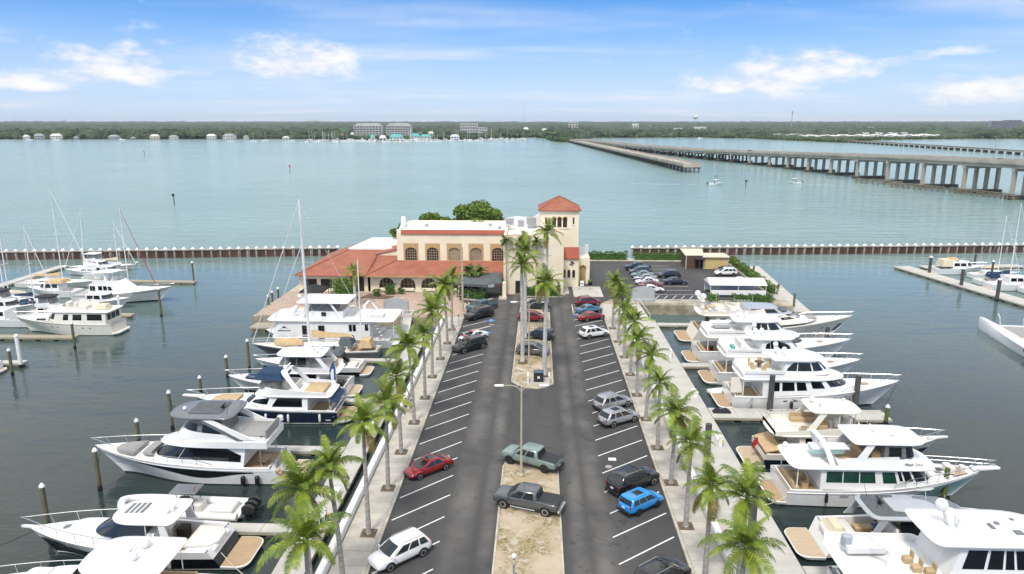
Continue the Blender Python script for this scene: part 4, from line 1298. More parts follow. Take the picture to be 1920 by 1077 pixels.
    for s in (-1, 1):
        MB().rbox((k - .30, s * wv * .66, hz + .03), (.24, .36, .13), .04).build('headlight', 'lamp_clear', root)
        tl = (belt - .16) if kind not in ('pickup',) else .98
        MB().rbox((-k + .09, s * wv * .76, tl - (.08 if kind in ('sedan', 'coupe') else 0)), (.10, .30 if kind in ('sedan', 'coupe') else .16, .16 if kind in ('sedan', 'coupe') else .34), .02).build('taillight', 'lamp_red', root)
        MB().rbox((xw - .25, s * (wv + .09), belt + .08), (.14, .20, .13), .03).build('mirror', paint, root)
    MB().rbox((k - .02, 0, hz - .08), (.06, wv * .95, .22), .02).build('grille', 'black_plastic', root)
    MB().rbox((-k - .015, 0, .42), (.10, W * .86, .22), .03).build('rear_bumper', 'black_plastic' if kind != 'sedan' else paint, root)
    MB().box((-k - .035, 0, .80 if kind != 'pickup' else .62), (.03, .34, .16)).build('number_plate', 'plate', root)
    if kind == 'pickup':
        MB().rbox((-k + 1.0 - .06, 0, 1.225), (1.86, W * .86, .05), .03).build('bed_cover', 'black_plastic', root)
        MB().rbox((-k - .05, 0, .55), (.16, W * .9, .2), .03).build('step_bumper', 'steel' if rim == 'rim' else 'black_plastic', root)
        for s in (-1, 1): MB().tube([(-.9, s * (wv + .02), .42), (1.3, s * (wv + .02), .42)], .05).build('side_step', 'steel' if rim == 'rim' else 'black_plastic', root)
    if kind in ('suv', 'big_suv'):
        for s in (-1, 1): MB().tube([(xr + .15, s * wr * .92, Hc - .0), (xr + .3, s * wr * .92, Hc + .05), (xf - .25, s * wr * .92, Hc + .05), (xf - .1, s * wr * .92, Hc)], .022).build('roof_rail', 'metal_grey', root)
    if 'sunroof' in extras:
        MB().rbox(((xr + xf) / 2 + .1, 0, Hc + .005), (.85, wr * 1.0, .02), .01).build('sunroof', 'car_glass', root)
    if 'stripe' in extras:
        for q in (-.35, .1, .5): MB().box((q, 0, Hc + .008), (.25, wr * 1.2, .012)).build('roof_stripe', 'red', root)
        MB().box((k - .75, 0, hood + .06), (.5, wv * 1.2, .04)).build('bonnet_stripe', 'red', root)
    return root


HL, HR = rad(180 + 43), rad(39)     # noses point at the kerb
# left column
car('white SUV parked at the near left kerb, cut by the picture edge', -8.5, 1.6, HL, 'suv', 'car_white')
car('red sedan parked alone at the left kerb', -8.5, 15.4, HL, 'sedan', 'car_red', extras=('sunroof',))
car('black boxy SUV next to the flag striped white car on the left', -8.0, 52.6, HL, 'big_suv', 'car_black')
car('white car with red stripes between the black SUVs on the left', -7.9, 57.6, HL, 'sedan', 'car_white', extras=('stripe',))
car('black SUV near the restaurant beside the hatched bay', -8.0, 70.0, HL, 'big_suv', 'car_black', rim='rim_dark')
car('blue grey pickup next to the restaurant canopy', -7.9, 75.2, HL, 'pickup', 'car_teal')
# planting strip
car('pale green pickup on the median with black wheels', 1.35, 17.0, rad(152), 'pickup', 'car_green', z=ZP + .10, rim='rim_dark')
car('dark grey pickup across the near median', 1.1, 9.2, rad(161), 'pickup', 'car_grey', z=ZP + .10)
car('grey brown SUV under the tall median palms', 1.2, 50.6, rad(-8), 'suv', 'car_steel', z=ZP + .10)
car('small dark blue SUV between the tall median palm trunks', 2.3, 58.2, rad(160), 'hatch', 'car_navy', z=ZP + .10)
car('red car behind the tall median palms', 1.0, 68.2, rad(-5), 'suv', 'car_red', z=ZP + .10)
car('dark blue SUV at the restaurant end of the median', 1.6, 76.4, rad(170), 'suv', 'car_navy', z=ZP + .10)
# right column
car('dark red SUV nearest the restaurant in the right column', 11.0, 79.2, rad(20), 'suv', 'car_maroon')
car('light blue car between the two red ones', 10.9, 74.4, rad(28), 'sedan', 'car_sky')
car('bright red sedan next to the light blue car', 10.9, 69.6, rad(30), 'sedan', 'car_red')
car('white SUV alone beyond the empty right stalls', 10.6, 59.8, rad(28), 'suv', 'car_white', extras=('sunroof',))
car('farther of the two silver SUVs at the right kerb', 10.6, 31.8, HR - .1, 'suv', 'car_silver')
car('nearer of the two silver SUVs at the right kerb', 10.8, 27.5, HR - .1, 'suv', 'car_silver', extras=('sunroof',))
car('black SUV with silver trim beside the bright blue car', 10.5, 13.2, HR, 'big_suv', 'car_black', extras=('sunroof',))
car('bright sky blue boxy hatchback at the right kerb', 10.7, 9.6, HR, 'hatch', 'car_blue', rim='rim_dark', extras=('sunroof',))
car('black SUV at the bottom right, cut by the picture edge', 10.7, -.8, HR, 'suv', 'car_black', extras=('sunroof',))
# far car park
FAR = 'cars in the far car park'
for k, (v, kd, p, lab) in enumerate(((111.0, 'pickup', 'car_black', 'black pickup at the far end of the packed row'), (107.4, 'suv', 'car_grey', 'dark grey SUV second in the packed far row'), (104.0, 'sedan', 'car_green', 'grey green sedan in the packed far row'), (100.6, 'sedan', 'car_silver', 'silver sedan in the packed far row'),
                                   (97.2, 'sedan', 'car_white', 'white sedan behind the maroon one in the far row'), (93.8, 'sedan', 'car_maroon', 'maroon sedan in the packed far row'), (90.2, 'sedan', 'car_white', 'white sedan nearest the quay in the packed far row'))):
    car(lab, 24.3 + .12 * math.sin(k * 3), v, rad(180 + 4 * math.sin(k * 2)) if k != 6 else rad(2), kd, p, group=FAR)
car('black SUV in the second far row', 29.9, 103.4, rad(182), 'suv', 'car_black', group=FAR)
car('dark blue sedan in the second far row', 30.2, 97.4, rad(2), 'sedan', 'car_navy', group=FAR)
car('white SUV near the shed', 42.6, 106.3, rad(183), 'suv', 'car_white', group=FAR)
car('dark car hidden behind the white SUV near the shed', 43.2, 109.6, rad(180), 'sedan', 'car_grey', group=FAR)
car('white sedan beside the marquee', 43.0, 98.0, rad(180), 'sedan', 'car_white', group=FAR)
car('silver white SUV beyond the marquee', 43.2, 94.6, rad(180), 'suv', 'car_white', group=FAR)


# ================================================================ palms
def frond_mesh(name, L, e0, bend, n=34, wl=.72, seed=0, m='frond', droop=.75):
    """one pinnate leaf: arching rib with two rows of narrow leaflets"""
    r = random.Random(seed)
    pts, dirs = [], []
    p = Vector((0, 0, 0)); steps = 14
    for i in range(steps + 1):
        t = i / steps
        a = e0 - bend * (t ** 1.35)
        d = Vector((math.cos(a), .10 * math.sin(seed + t * 2), math.sin(a))).normalized()
        pts.append(p.copy()); dirs.append(d)
        p = p + d * (L / steps)
    mb = MB()
    mb.tube(pts, .035, 4, r1=.008)
    for i in range(n):
        t = .13 + .87 * (i + r.random() * .6) / n
        f = t * steps; j = min(int(f), steps - 1); q = f - j
        c = pts[j].lerp(pts[j + 1], q); d = dirs[j].lerp(dirs[j + 1], q).normalized()
        up = Vector((0, 1, 0)).cross(d); up = up if up.z > 0 else -up
        ll = wl * (math.sin(PI * min(1, .18 + .80 * t)) ** .6) * r.uniform(.8, 1.12)
        for s in (-1, 1):
            sd = Vector((0, s, 0))
            o = (sd * .9 + d * .55 + up * .22).normalized()
            e1 = c + o * ll * .5
            o2 = (o + Vector((0, 0, -droop * r.uniform(.8, 1.5)))).normalized()
            e2 = e1 + o2 * ll * .62
            wv = d * (.026 + .010 * r.random())
            mb.add([c - wv, c + wv, e1 + wv * 1.15, e1 - wv * 1.15, e2 + wv * .15], [(0, 1, 2, 3), (3, 2, 4)])
    return mb.mesh(name, m)


FR = {}
for key, L, m in (('coco', 2.9, 'frond'), ('royal', 3.4, 'frond'), ('small', 1.9, 'frond_dark')):
    FR[key] = [[frond_mesh('frond', L * .95, rad(78), rad(30), seed=1, m=m), frond_mesh('frond', L * .9, rad(70), rad(38), seed=2, m=m)],
               [frond_mesh('frond', L, rad(58), rad(75), seed=3, m=m), frond_mesh('frond', L * 1.05, rad(50), rad(85), seed=4, m=m)],
               [frond_mesh('frond', L, rad(30), rad(85), seed=5, m=m), frond_mesh('frond', L * 1.04, rad(22), rad(90), seed=6, m=m)],
               [frond_mesh('frond', L * .95, rad(0), rad(72), seed=7, m=m), frond_mesh('frond', L * .9, rad(-15), rad(62), seed=8, m=m)],
               [frond_mesh('frond', L * .8, rad(-45), rad(40), seed=9, m='frond_old')]]


def trunk_mesh(h, r0, r1, lean, m, seed, bulge=0.0):
    mb = MB(); rings = []
    n = 9; st = 16
    for i in range(st + 1):
        t = i / st
        x = lean[0] * (t ** 1.6) * h; y = lean[1] * (t ** 1.6) * h
        rr = r0 + (r1 - r0) * t + bulge * math.exp(-((t - .32) / .2) ** 2)
        if t < .06: rr *= 1.45 - 7.5 * t
        rr *= 1 + .05 * (-1) ** i
        rings.append([(x + rr * math.cos(2 * PI * k / n), y + rr * math.sin(2 * PI * k / n), t * h) for k in range(n)])
    mb.loft(rings, True, True, True)
    return mb.mesh('trunk', m, 60)


def palm(label, u, v, h, kind='coco', lean=(0, 0), seed=0, group='palms along the car park', z=ZP, scale=1.0, old=True, pit=True):
    rnd = random.Random(seed * 31 + 5)
    root = thing('palm_tree', label, 'palm', (u, v, z), 0, group)
    royal = kind == 'royal'
    link('trunk', trunk_mesh(h, .27 if royal else (.21 if kind == 'coco' else .13), .20 if royal else (.13 if kind == 'coco' else .08), lean, 'palm_smooth' if royal else 'palm_trunk', seed, .06 if royal else 0), root)
    top = Vector((lean[0] * h, lean[1] * h, h - .08))
    if kind != 'small':
        MB().lathe([(.17 if royal else .15, 0), (.19, .35), (.12, 1.15 if royal else .7), (.05, 1.3 if royal else .85)], 8).build('crownshaft', 'crownshaft', root, 50, loc=top)
        top = top + Vector((0, 0, 1.0 if royal else .55))
    counts = (3, 5, 6, 5) if royal else (3, 5, 6, 4) if kind != 'small' else (2, 3, 4, 3)
    a = rnd.uniform(0, 6)
    for lv, c in enumerate(counts):
        for i in range(c):
            a += 2 * PI / c + rnd.uniform(-.28, .28)
            o = link('frond', rnd.choice(FR[kind][lv]), root, top)
            o.rotation_euler = (rnd.uniform(-.1, .1), rnd.uniform(-.12, .12), a)
            s = rnd.uniform(.74, 1.14) * scale
            o.scale = (s, s * rnd.uniform(.9, 1.1), s)
        a += .6
    if old and rnd.random() < .8 and kind != 'small':
        for i in range(rnd.choice((1, 2, 3))):
            o = link('frond', FR[kind][4][0], root, top - Vector((0, 0, .15))); o['label'] = 'hanging brown dead frond'
            o.rotation_euler = (0, 0, rnd.uniform(0, 6))
    if pit:
        p = MB(); p.rbox((0, 0, .03), (1.25, 1.25, .30), .03); p.build('tree_pit', 'mulch', root)
        mb = MB(); rr = random.Random(seed)
        for i in range(16):
            q, d = rr.uniform(0, 6.3), rr.uniform(.25, .5)
            mb.add([(d * math.cos(q), d * math.sin(q), .16), (d * math.cos(q) + .07, d * math.sin(q), .17), (d * 1.3 * math.cos(q), d * 1.3 * math.sin(q), .34)], [(0, 1, 2)])
        mb.build('weeds', 'hedge_leaf', root)['kind'] = 'stuff'
    return root


for i in range(-2, 9):
    v = 4.7 + 7.2 * i
    h = (8.2, 9.2, 9.0, 7.9, 7.7, 8.3, 7.7, 8.4, 8.0, 8.6, 8.2)[i + 2]
    n = i + 2
    lab = 'palm with pale trunk, %s from the near end of the left sidewalk row' % ORD[n]
    palm(lab, -11.65 + .1 * math.sin(i * 2.1), v, h, 'coco', (.035 * math.sin(i * 1.7) - .012, .03 * math.cos(i * 2.3)), i + 10, scale=.9 + .14 * math.sin(i * 2.9))
for i in range(-2, 9):
    v = 6.6 + 7.17 * i
    h = (7.2, 7.3, 6.9, 6.5, 6.7, 7.0, 6.6, 7.0, 6.7, 7.1, 7.2)[i + 2]
    palm('palm with yellow green fronds, %s from the near end of the right sidewalk row' % ORD[i + 2], 13.95 + .1 * math.sin(i * 1.3), v, h, 'coco', (.035 * math.sin(i * 2.7) + .012, .03 * math.cos(i * 1.9)), i + 40, scale=.88 + .14 * math.sin(i * 1.9))
for k, (u, v, lab) in enumerate(((-15.0 + 1.6, -4.2, 'palm close to the white parapet at the bottom left'), (15.4, -3.0, 'palm close to the white parapet at the bottom right'))):
    palm(lab, u, v, 8.4 - k * .8, 'coco', (-.035 if k == 0 else .03, .01), 70 + k, pit=False)
for k, (u, v, h, ln, lab) in enumerate(((-.2, 47.0, 12.6, (-.012, .0), 'tall royal palm nearest the left kerb of the median'), (.0, 58.2, 12.4, (-.012, .0), 'tall royal palm behind the front left one on the median'), (2.75, 41.8, 11.4, (.012, .01), 'tall royal palm behind the utility box on the median'), (3.4, 74.4, 12.8, (.004, 0), 'tallest royal palm at the restaurant end of the median'))):
    palm(lab, u, v, h, 'royal', ln, 80 + k, 'tall royal palms on the median', ZP + .1)
for k, (px, py, h, lab) in enumerate(((667, 575, 5.6, 'single dark palm before the left restaurant wing'), (884, 540, 4.6, 'left palm of the trio behind the canopy'), (889, 541, 4.2, 'middle palm of the trio behind the canopy'), (903, 541, 4.4, 'right palm of the trio behind the canopy'))):
    u, v = GG(px, py, ZP)
    palm(lab, u, min(v, 87.2), h, 'small' if k else 'royal', (.01 * (k - 2), 0), 90 + k, 'palms at the restaurant front', pit=False, scale=1.0 if k else .72)
for k, (u, h, lab) in enumerate(((-4.1, 10.6, 'slim palm at the corner of the hall and entrance'), (-1.4, 10.2, 'slim palm left of the pair before the entrance wall'), (-.5, 10.9, 'slim palm right of the pair before the entrance wall'), (1.6, 10.2, 'slim curved palm before the entrance wall'))):
    palm(lab, u, 86.8, h, 'small', (.02 * math.sin(k * 2), 0), 95 + k, 'slim palms before the entrance wall', pit=False, scale=.85)


# ================================================================ lamps, boxes, flags
def ztop(px, py, v):
    y = -(py - 538.5) / FPX
    fy, fz = math.cos(PITCH) + y * math.sin(PITCH), -math.sin(PITCH) + y * math.cos(PITCH)
    return CAMH + fz / fy * (v - CAMY)


for k, (u, v, h, ang) in enumerate(((.35, 14.6, 8.9, .06), (.7, 44.9, 9.0, .02), (1.6, 79.5, 9.0, .0))):
    t = thing('street_lamp', ('tall beige double armed lamp on the near median', 'tall beige double armed lamp between the royal palm trunks', 'tall beige double armed lamp at the restaurant end')[k], 'street lamp', (u, v, ZP + .08), ang, 'double armed car park lamps')
    MB().tube([(0, 0, 0), (0, 0, h)], .12, 8, r1=.08).build('pole', 'lamp_post', t, 50)
    MB().lathe([(.26, 0), (.26, .25), (.17, .35)], 8).build('base', 'lamp_post', t)
    for s in (-1, 1):
        a = MB().tube([(0, 0, h - .5), (s * .35, 0, h - .05), (s * .9, 0, h + .12), (s * 1.7, 0, h + .12)], .045, 5).build('arm', 'lamp_post', t)
        hd = MB(); hd.loft([[(s * x, y * w_, h + .10 + zz) for y, zz in ((-1, 0), (-.6, .10), (.6, .10), (1, 0), (.6, -.07), (-.6, -.07))] for x, w_ in ((1.6, .08), (1.75, .17), (2.15, .19), (2.45, .10))], True, True, True)
        hd.build('lamp_head', 'lamp_white', t, 50)
u, v = GG(868, 588, ZP)
t = thing('utility_pole', 'bare beige pole at the end of the left sidewalk', 'pole', (u, v, ZP))
hp = ztop(868, 464, v) - ZP
MB().tube([(0, 0, 0), (0, 0, hp)], .19, 8, r1=.14).build('shaft', 'lamp_post', t, 50)
MB().lathe([(.3, 0), (.3, .2), (.2, .28)], 8).build('footing', 'kerb_concrete', t)
t = thing('flagpole', 'short pole with white ball finial and blue flag at the bottom of the median', 'flagpole', (.35, -6.5, ZP + .08))
MB().tube([(0, 0, 0), (0, 0, 5.6)], .10, 8, r1=.07).build('pole', 'metal_grey', t, 50)
MB().ball((0, 0, 5.75), .17, 10, 6).build('finial', 'lamp_white', t, 60)
MB().lathe([(.15, 5.15), (.17, 5.3), (.12, 5.5)], 8).build('collar', 'lamp_post', t)
mb = MB(); mb.loft([[(.08 + .1 * k, .06 * math.sin(k * 1.9), 4.6 - .1 * k), (.08 + .1 * k, .06 * math.sin(k * 1.9 + .5), 3.4 - .22 * k)] for k in range(9)], False); mb.build('flag', 'blue_flag', t)
t = thing('utility_box', 'dark electrical box between white posts at the head of the far median', 'utility box', (2.0, 39.5, ZP + .1))
MB().box((0, 0, .06), (3.0, 1.9, .14)).build('plinth', 'dock_concrete', t)
MB().rbox((0, 0, .72), (1.25, .9, 1.25), .05).build('cabinet', 'iron', t)
MB().rbox((0, .02, 1.40), (1.32, 1.0, .1), .03).build('lid', 'car_teal', t)
MB().box((0, -.46, .75), (.28, .02, .28)).build('notice', 'flag_white', t)
for s in (-1, 1): MB().rbox((s * 1.32, -.2, .62), (.22, 1.3, 1.05), .03).build('wall_post', 'seawall_white', t)
t = thing('spotlight', 'small ground spotlight on the far median', 'lamp', (1.8, 41.9, ZP + .12))
MB().tube([(0, 0, 0), (0, 0, .45)], .05).build('stake', 'metal_grey', t); mb = MB(); mb.lathe([(.08, .4), (.2, .75)], 8); mb.build('lamp_head', 'metal_grey', t)

# bollards along the kerb of the hatched bay
for k, (px, py) in enumerate(((860.5, 612), (868, 588), (851, 632))):
    u, v = GG(px, py, ZP + .12)
    if k == 1: continue
    t = thing('bollard', ('thin grey sign post beside the striped white car', '', 'thin grey sign post beside the black boxy SUV')[k], 'post', (min(u, -10.85), v, ZP + .15))
    MB().tube([(0, 0, 0), (0, 0, 1.9)], .05).build('post', 'metal_grey', t); MB().box((0, -.04, 1.75), (.3, .03, .42)).build('plate', 'metal_grey', t)


# ================================================================ people
def skin_chain(name, joints, edges, radii, m, parent, sub=1):
    me = bpy.data.meshes.new(name)
    me.from_pydata(joints, edges, [])
    me.materials.append(M[m])
    o = link(name, me, parent)
    md = o.modifiers.new('skin', 'SKIN')
    me.skin_vertices[0].data.foreach_set('radius', [x for r in radii for x in (r, r)])
    me.skin_vertices[0].data[0].use_root = True
    md.use_smooth_shade = True
    s = o.modifiers.new('sub', 'SUBSURF'); s.levels = sub; s.render_levels = sub
    return o


def person(label, u, v, z, heading, top, bottom, step=.12, h=1.72, hair='hair', skirt=False, arm=.1):
    root = thing('person', label, 'person', (u, v, z), heading)
    k = h / 1.72
    J = [(0, 0, .95), (0, 0, 1.15), (0, 0, 1.38), (0, 0, 1.50), (.02, 0, 1.60), (.02, 0, 1.70)]
    R = [.13, .12, .15, .055, .085, .07]
    E = [(0, 1), (1, 2), (2, 3), (3, 4), (4, 5)]
    for s in (-1, 1):
        b = len(J)
        J += [(0, s * .09, .88), (s * step * .5 + .02, s * .10, .48), (s * step, s * .10, .07), (s * step + .14, s * .10, .04)]
        R += [.085, .058, .042, .035]; E += [(0, b), (b, b + 1), (b + 1, b + 2), (b + 2, b + 3)]
        b = len(J)
        J += [(0, s * .20, 1.40), (-.03 - s * arm * .3, s * .25, 1.13), (.06 - s * arm, s * .24, .90), (.09 - s * arm, s * .23, .80)]
        R += [.055, .042, .032, .03]; E += [(2, b), (b, b + 1), (b + 1, b + 2), (b + 2, b + 3)]
    sc_ = lambda P: [(x * k, y * k, q * k) for x, y, q in P]
    skin_chain('body', sc_(J), E, [r * k for r in R], 'skin', root)
    P = [(0, 0, .93), (0, 0, 1.15), (0, 0, 1.40)]; RR = [.15, .14, .165]; EE = [(0, 1), (1, 2)]
    for s in (-1, 1):
        b = len(P); P += [(0, s * .20, 1.405), (-.015 - s * arm * .15, s * .24, 1.24)]; RR += [.07, .06]; EE += [(2, b), (b, b + 1)]
    skin_chain('shirt', sc_(P), EE, [r * k for r in RR], top, root)
    P = [(0, 0, .97), (0, 0, .88)]; RR = [.145, .15]; EE = [(0, 1)]
    for s in (-1, 1):
        b = len(P); P += [(s * step * .12, s * .09, .84), (s * step * .4 + .01, s * .10, .58)]; RR += [.10, .085]; EE += [(1, b), (b, b + 1)]
    skin_chain('shorts', sc_(P), EE, [r * k for r in RR], bottom, root)
    MB().ball((-.015 * k, 0, 1.665 * k), .105 * k, 8, 6, z=1.05).build('hair', hair, root, 60)
    return root


person('man in dark red shirt walking on the left sidewalk', -13.05, 29.1, ZP + .16, rad(90), 'cloth_red', 'cloth_dark', .16)
person('woman in pale top and black shorts walking beside the man', -12.45, 28.9, ZP + .16, rad(88), 'cloth_white', 'cloth_dark', -.14, 1.62)
person('person in bright blue shirt near the restaurant canopy', -10.9, 80.6, ZP + .06, rad(200), 'cloth_blue', 'cloth_dark', .1)
person('person in black beside the beige pole', -12.2, 79.8, ZP + .06, rad(80), 'cloth_dark', 'cloth_dark', .1)
person('dark dressed person standing on the far wharf', 50.8, 96.5, .62, rad(40), 'cloth_dark', 'cloth_dark', .08)

# ================================================================ boats
class Boat:
    """local frame: x forward from the transom, y to port, z = 0 the water"""
    def __init__(s, name, label, cat, u, v, head, L, B, fs, fb, group=None, bands=None, tm=.38, kk=2.3, rake=None, trake=0.0, stern=.9, fine=1.0):
        s.root = thing(name, label, cat, (u, v, 0), head, group)
        s.L, s.B, s.fs, s.fb, s.tm, s.kk, s.stern, s.fine = L, B, fs, fb, tm, kk, stern, fine
        s.rake = fb * .95 if rake is None else rake
        s.trake = trake
        bands = bands or [(.05, 'bottom_paint'), (1, 'gelcoat')]
        s.bands = bands
        mb = MB()
        N = 22
        ts = [1 - (1 - i / N) ** 1.25 for i in range(N + 1)]
        vs = [-.28, 0.0] + [b[0] for b in bands]
        ex = [q for a, b in zip(vs[1:], vs[2:]) if b - a > .3 for q in (a + (b - a) / 3, a + 2 * (b - a) / 3)]
        vs = sorted(set(vs + ex))
        mats = [b[1] for b in bands]
        def mi(v):
            for i, b in enumerate(bands):
                if v <= b[0] + 1e-6: return i
            return len(bands) - 1
        for a, b in zip(vs, vs[1:]):
            m = mi(b)
            for sd in (-1, 1):
                r = [[s.hp(t, q, sd) for t in ts] for q in ((a, b) if sd > 0 else (b, a))]
                mb.loft(r, False, m=m)
            p = [s.hp(0, a, 1), s.hp(0, a, -1), s.hp(0, b, -1), s.hp(0, b, 1)]
            mb.quad(*p, m=m)
        s.hull = mb.build('hull', mats, s.root, 35)

    def S(s, t): return s.fs + (s.fb - s.fs) * max(t, 0) ** 1.8

    def half(s, t): return s.B / 2 * (s.stern + (1 - s.stern) * min(1, t / .3)) * (1 - max(0, (t - s.tm) / (1 - s.tm)) ** s.kk)

    def hp(s, t, v, sd=1, off=0.0):
        f = max(0.0, 1 - max(0, (t - s.tm) / (1 - s.tm)) ** s.kk)
        q = max(0.0, 1 - max(v, 0))
        y = s.B / 2 * (s.stern + (1 - s.stern) * min(1, t / .3)) * f ** (1 + 1.1 * s.fine * q ** 1.2) * (.84 + .16 * max(v, 0))
        if v < 0: y *= .8
        x = t * (s.L - s.rake * q) + s.trake * max(v, 0) * (1 - t) ** 5
        return (x, sd * (y + off), v * s.S(t))

    def t_at(s, x): return min(1, max(0, x / s.L))

    def deck(s, tc=.25, sole=.9, bul=.12, cap=.12, m='deck_white', sm='teak', capm='gelcoat', camber=.08):
        """cap rail, inner bulwark, deck with camber and an aft cockpit"""
        mb = MB(); N = 20
        ts = sorted(set([.012 + (.985 - .012) * i / N for i in range(N + 1)] + [tc - .001, tc + .001]))
        dz = lambda t: sole if t < tc else s.S(t) - bul
        for sd in (-1, 1):
            o, i_, d = [], [], []
            for t in ts:
                x, y, z = s.hp(t, 1, sd); c = cap if t < tc else min(cap, abs(y) * .5, .10)
                yi = max(0.0, abs(y) - c)
                o.append((x, y, z)); i_.append((x, sd * yi, z + .01)); d.append((x, sd * max(0, yi - .01), dz(t)))
            mb.loft([o, i_, d] if sd > 0 else [d, i_, o], False, m=0)
        s.cap = mb.build('bulwark', capm, s.root, 35)
        mb = MB()
        rows = []
        for t in [q for q in ts if q >= tc]:
            x, y, z = s.hp(t, 1, 1); y = max(0, y - .05)
            rows.append([(x, -y * k, dz(t) + camber * (1 - k * k)) for k in (-1, -.5, 0, .5, 1)])
        mb.loft(rows[::-1], False)
        s.fdeck = mb.build('deck', m, s.root, 50)
        mb = MB(); rows = []
        for t in [q for q in ts if q < tc]:
            x, y, z = s.hp(t, 1, 1); y -= cap
            rows.append([(x, y, sole), (x, -y, sole)])
        if len(rows) > 1:
            mb.loft(rows[::-1], False)
            x, y, z = s.hp(tc, 1, 1); y -= .1
            mb.build('cockpit_sole', sm, s.root)
            q = MB(); q.quad((x, -y, sole), (x, y, sole), (x, y, s.S(tc) - bul), (x, -y, s.S(tc) - bul)); q.build('bulkhead', capm, s.root)
            x, y, z = s.hp(.02, 1, 1)
            q = MB(); q.box((x + .08, 0, (sole + z) / 2 - .05), (.14, 2 * y - .3, z - sole - .08)); q.build('transom', capm, s.root)

    def platform(s, P=1.6, w=None, z=.42, m='gelcoat', tm='teak', inset=.12):
        w = w or s.half(0) * .98
        def out(k): 
            pts = []
            x0, y0, r = -P + k, w - k, min(.9, w * .4)
            for i in range(7):
                a = PI / 2 * i / 6
                pts.append((x0 + r - r * math.sin(a), -(y0 - r + r * math.cos(a)) if i < 7 else 0))
            pts = [(.12 - (k > 0) * .02, -y0)] + pts + [(x, -y) for x, y in pts[::-1]] + [(.12 - (k > 0) * .02, y0)]
            return pts[::-1]
        mb = MB(); o = out(0)
        mb.loft([[(x * .9 if x < 0 else x, y * .96, z - .30) for x, y in o], [(x, y, z - .06) for x, y in o], [(x, y, z) for x, y in out(.03)]], True, True, True)
        p = mb.build('swim_platform', m, s.root, 40)
        MB().prism(out(inset), z - .01, z + .012).build('teak_pad', tm, p)
        return p

    # ---- superstructure
    def plan(s, xa, xf, W, xm, e, n=9, k=10, sq=.0):
        pts = [(xa + (xm - xa) * i / n, W * (1 - sq * ((n - i) / n) ** 2)) for i in range(n)]
        for i in range(k + 1):
            a = PI / 2 * i / k
            pts.append((xm + (xf - xm) * math.sin(a) ** e, W * max(0, math.cos(a)) ** e))
        return pts

    def house(s, name, xa, xf, W, z0, z1, xm=None, rf=1.0, ra=0.0, tum=.12, e=.8, m='gelcoat', camber=.10, wins=(), glass='dark_glass', z1f=None, z0f=None, parent=None, roof=True):
        """a deck house: straight sides, rounded front, sloping screens; wins: (s0, s1, v0, v1) along the half outline 0 aft .. 1 front centre"""
        xm = xm if xm is not None else xa + (xf - xa) * .62
        base = s.plan(xa, xf, W, xm, e)
        n = len(base) - 1
        z1f = z1 if z1f is None else z1f
        z0f = z0 if z0f is None else z0f
        def surf(sv, v, off=0.0, sd=1):
            f = min(max(sv, 0), 1) * n; i = min(int(f), n - 1); q = f - i
            x = base[i][0] + (base[i + 1][0] - base[i][0]) * q; y = base[i][1] + (base[i + 1][1] - base[i][1]) * q
            dx_, dy_ = base[i + 1][0] - base[i][0], base[i + 1][1] - base[i][1]
            l = math.hypot(dx_, dy_) or 1
            nx, ny = -dy_ / l, dx_ / l
            if ny < 0 or (nx < 0 and ny < .01): nx, ny = -nx, -ny
            fr = (x - xa) / (xf - xa)
            X = x - v * rf * fr ** 2.2 + v * ra * (1 - fr) ** 2
            Y = y * (1 - v * tum)
            zz0, zz1 = z0 + (z0f - z0) * fr, z1 + (z1f - z1) * fr ** 1.5
            return (X + nx * off, sd * (Y + ny * off), zz0 + (zz1 - zz0) * v)
        idx = [i / n for i in range(n + 1)]
        def ring(v, sc=1.0, dz=0.0):
            L_ = [surf(q, v) for q in idx]
            cx = (xa + xf) / 2
            R = [(x, -y, z) for x, y, z in L_]
            P = R[:-1] + L_[::-1]
            return [(cx + (x - cx) * sc, y * sc, z + dz) for x, y, z in P]
        mb = MB()
        rs = [ring(0), ring(.33), ring(.66), ring(1)]
        if roof: rs += [ring(1, .985, camber * .5), ring(1, .93, camber), ring(1, .5, camber * 1.35)]
        mb.loft(rs, True, False, roof)
        h = mb.build(name, m, parent or s.root, 38)
        for wdef in wins:
            s0, s1, v0, v1 = wdef[:4]
            gm = wdef[4] if len(wdef) > 4 else glass
            lo = v0 if callable(v0) else (lambda r, a=v0: a)
            hi = v1 if callable(v1) else (lambda r, a=v1: a)
            k = max(4, int((s1 - s0) * 26))
            if s1 >= 1:                                     # wraps round the front
                q = []
                for row in (lo, hi):
                    L_ = [surf(s0 + (1 - s0) * i / k, row(i / k), .018) for i in range(k + 1)]
                    q.append([(x, -y, z) for x, y, z in L_[:-1]] + L_[::-1])
                MB().loft(q, False).build('windscreen', gm, h)
            else:
                for sd in (-1, 1):
                    q = [[surf(s0 + (s1 - s0) * i / k, row(i / k), .018, sd) for i in range(k + 1)] for row in ((lo, hi) if sd < 0 else (hi, lo))]
                    MB().loft(q, False).build('window', gm, h)
        h_surf = surf
        s.last = surf
        return h

    def slab(s, name, xa, xf, W, z, th=.14, m='gelcoat', ef=.7, ea=.5, camber=.12, rise=0.0, af=.25, ff=.35, parent=None, wa=1.0):
        """a roof or hardtop with rounded ends"""
        l = xf - xa
        pts = []
        for i in range(8):
            a = PI / 2 * (1 - i / 7)
            pts.append((xa + l * af * (1 - math.sin(a) ** ea), W * wa * max(0, math.cos(a)) ** ea))
        for i in range(4): pts.append((xa + l * af + l * (1 - af - ff) * (i + 1) / 5, W * (wa + (1 - wa) * (i + 1) / 5)))
        for i in range(9):
            a = PI / 2 * i / 8
            pts.append((xa + l * (1 - ff) + l * ff * math.sin(a) ** ef, W * max(0, math.cos(a)) ** ef))
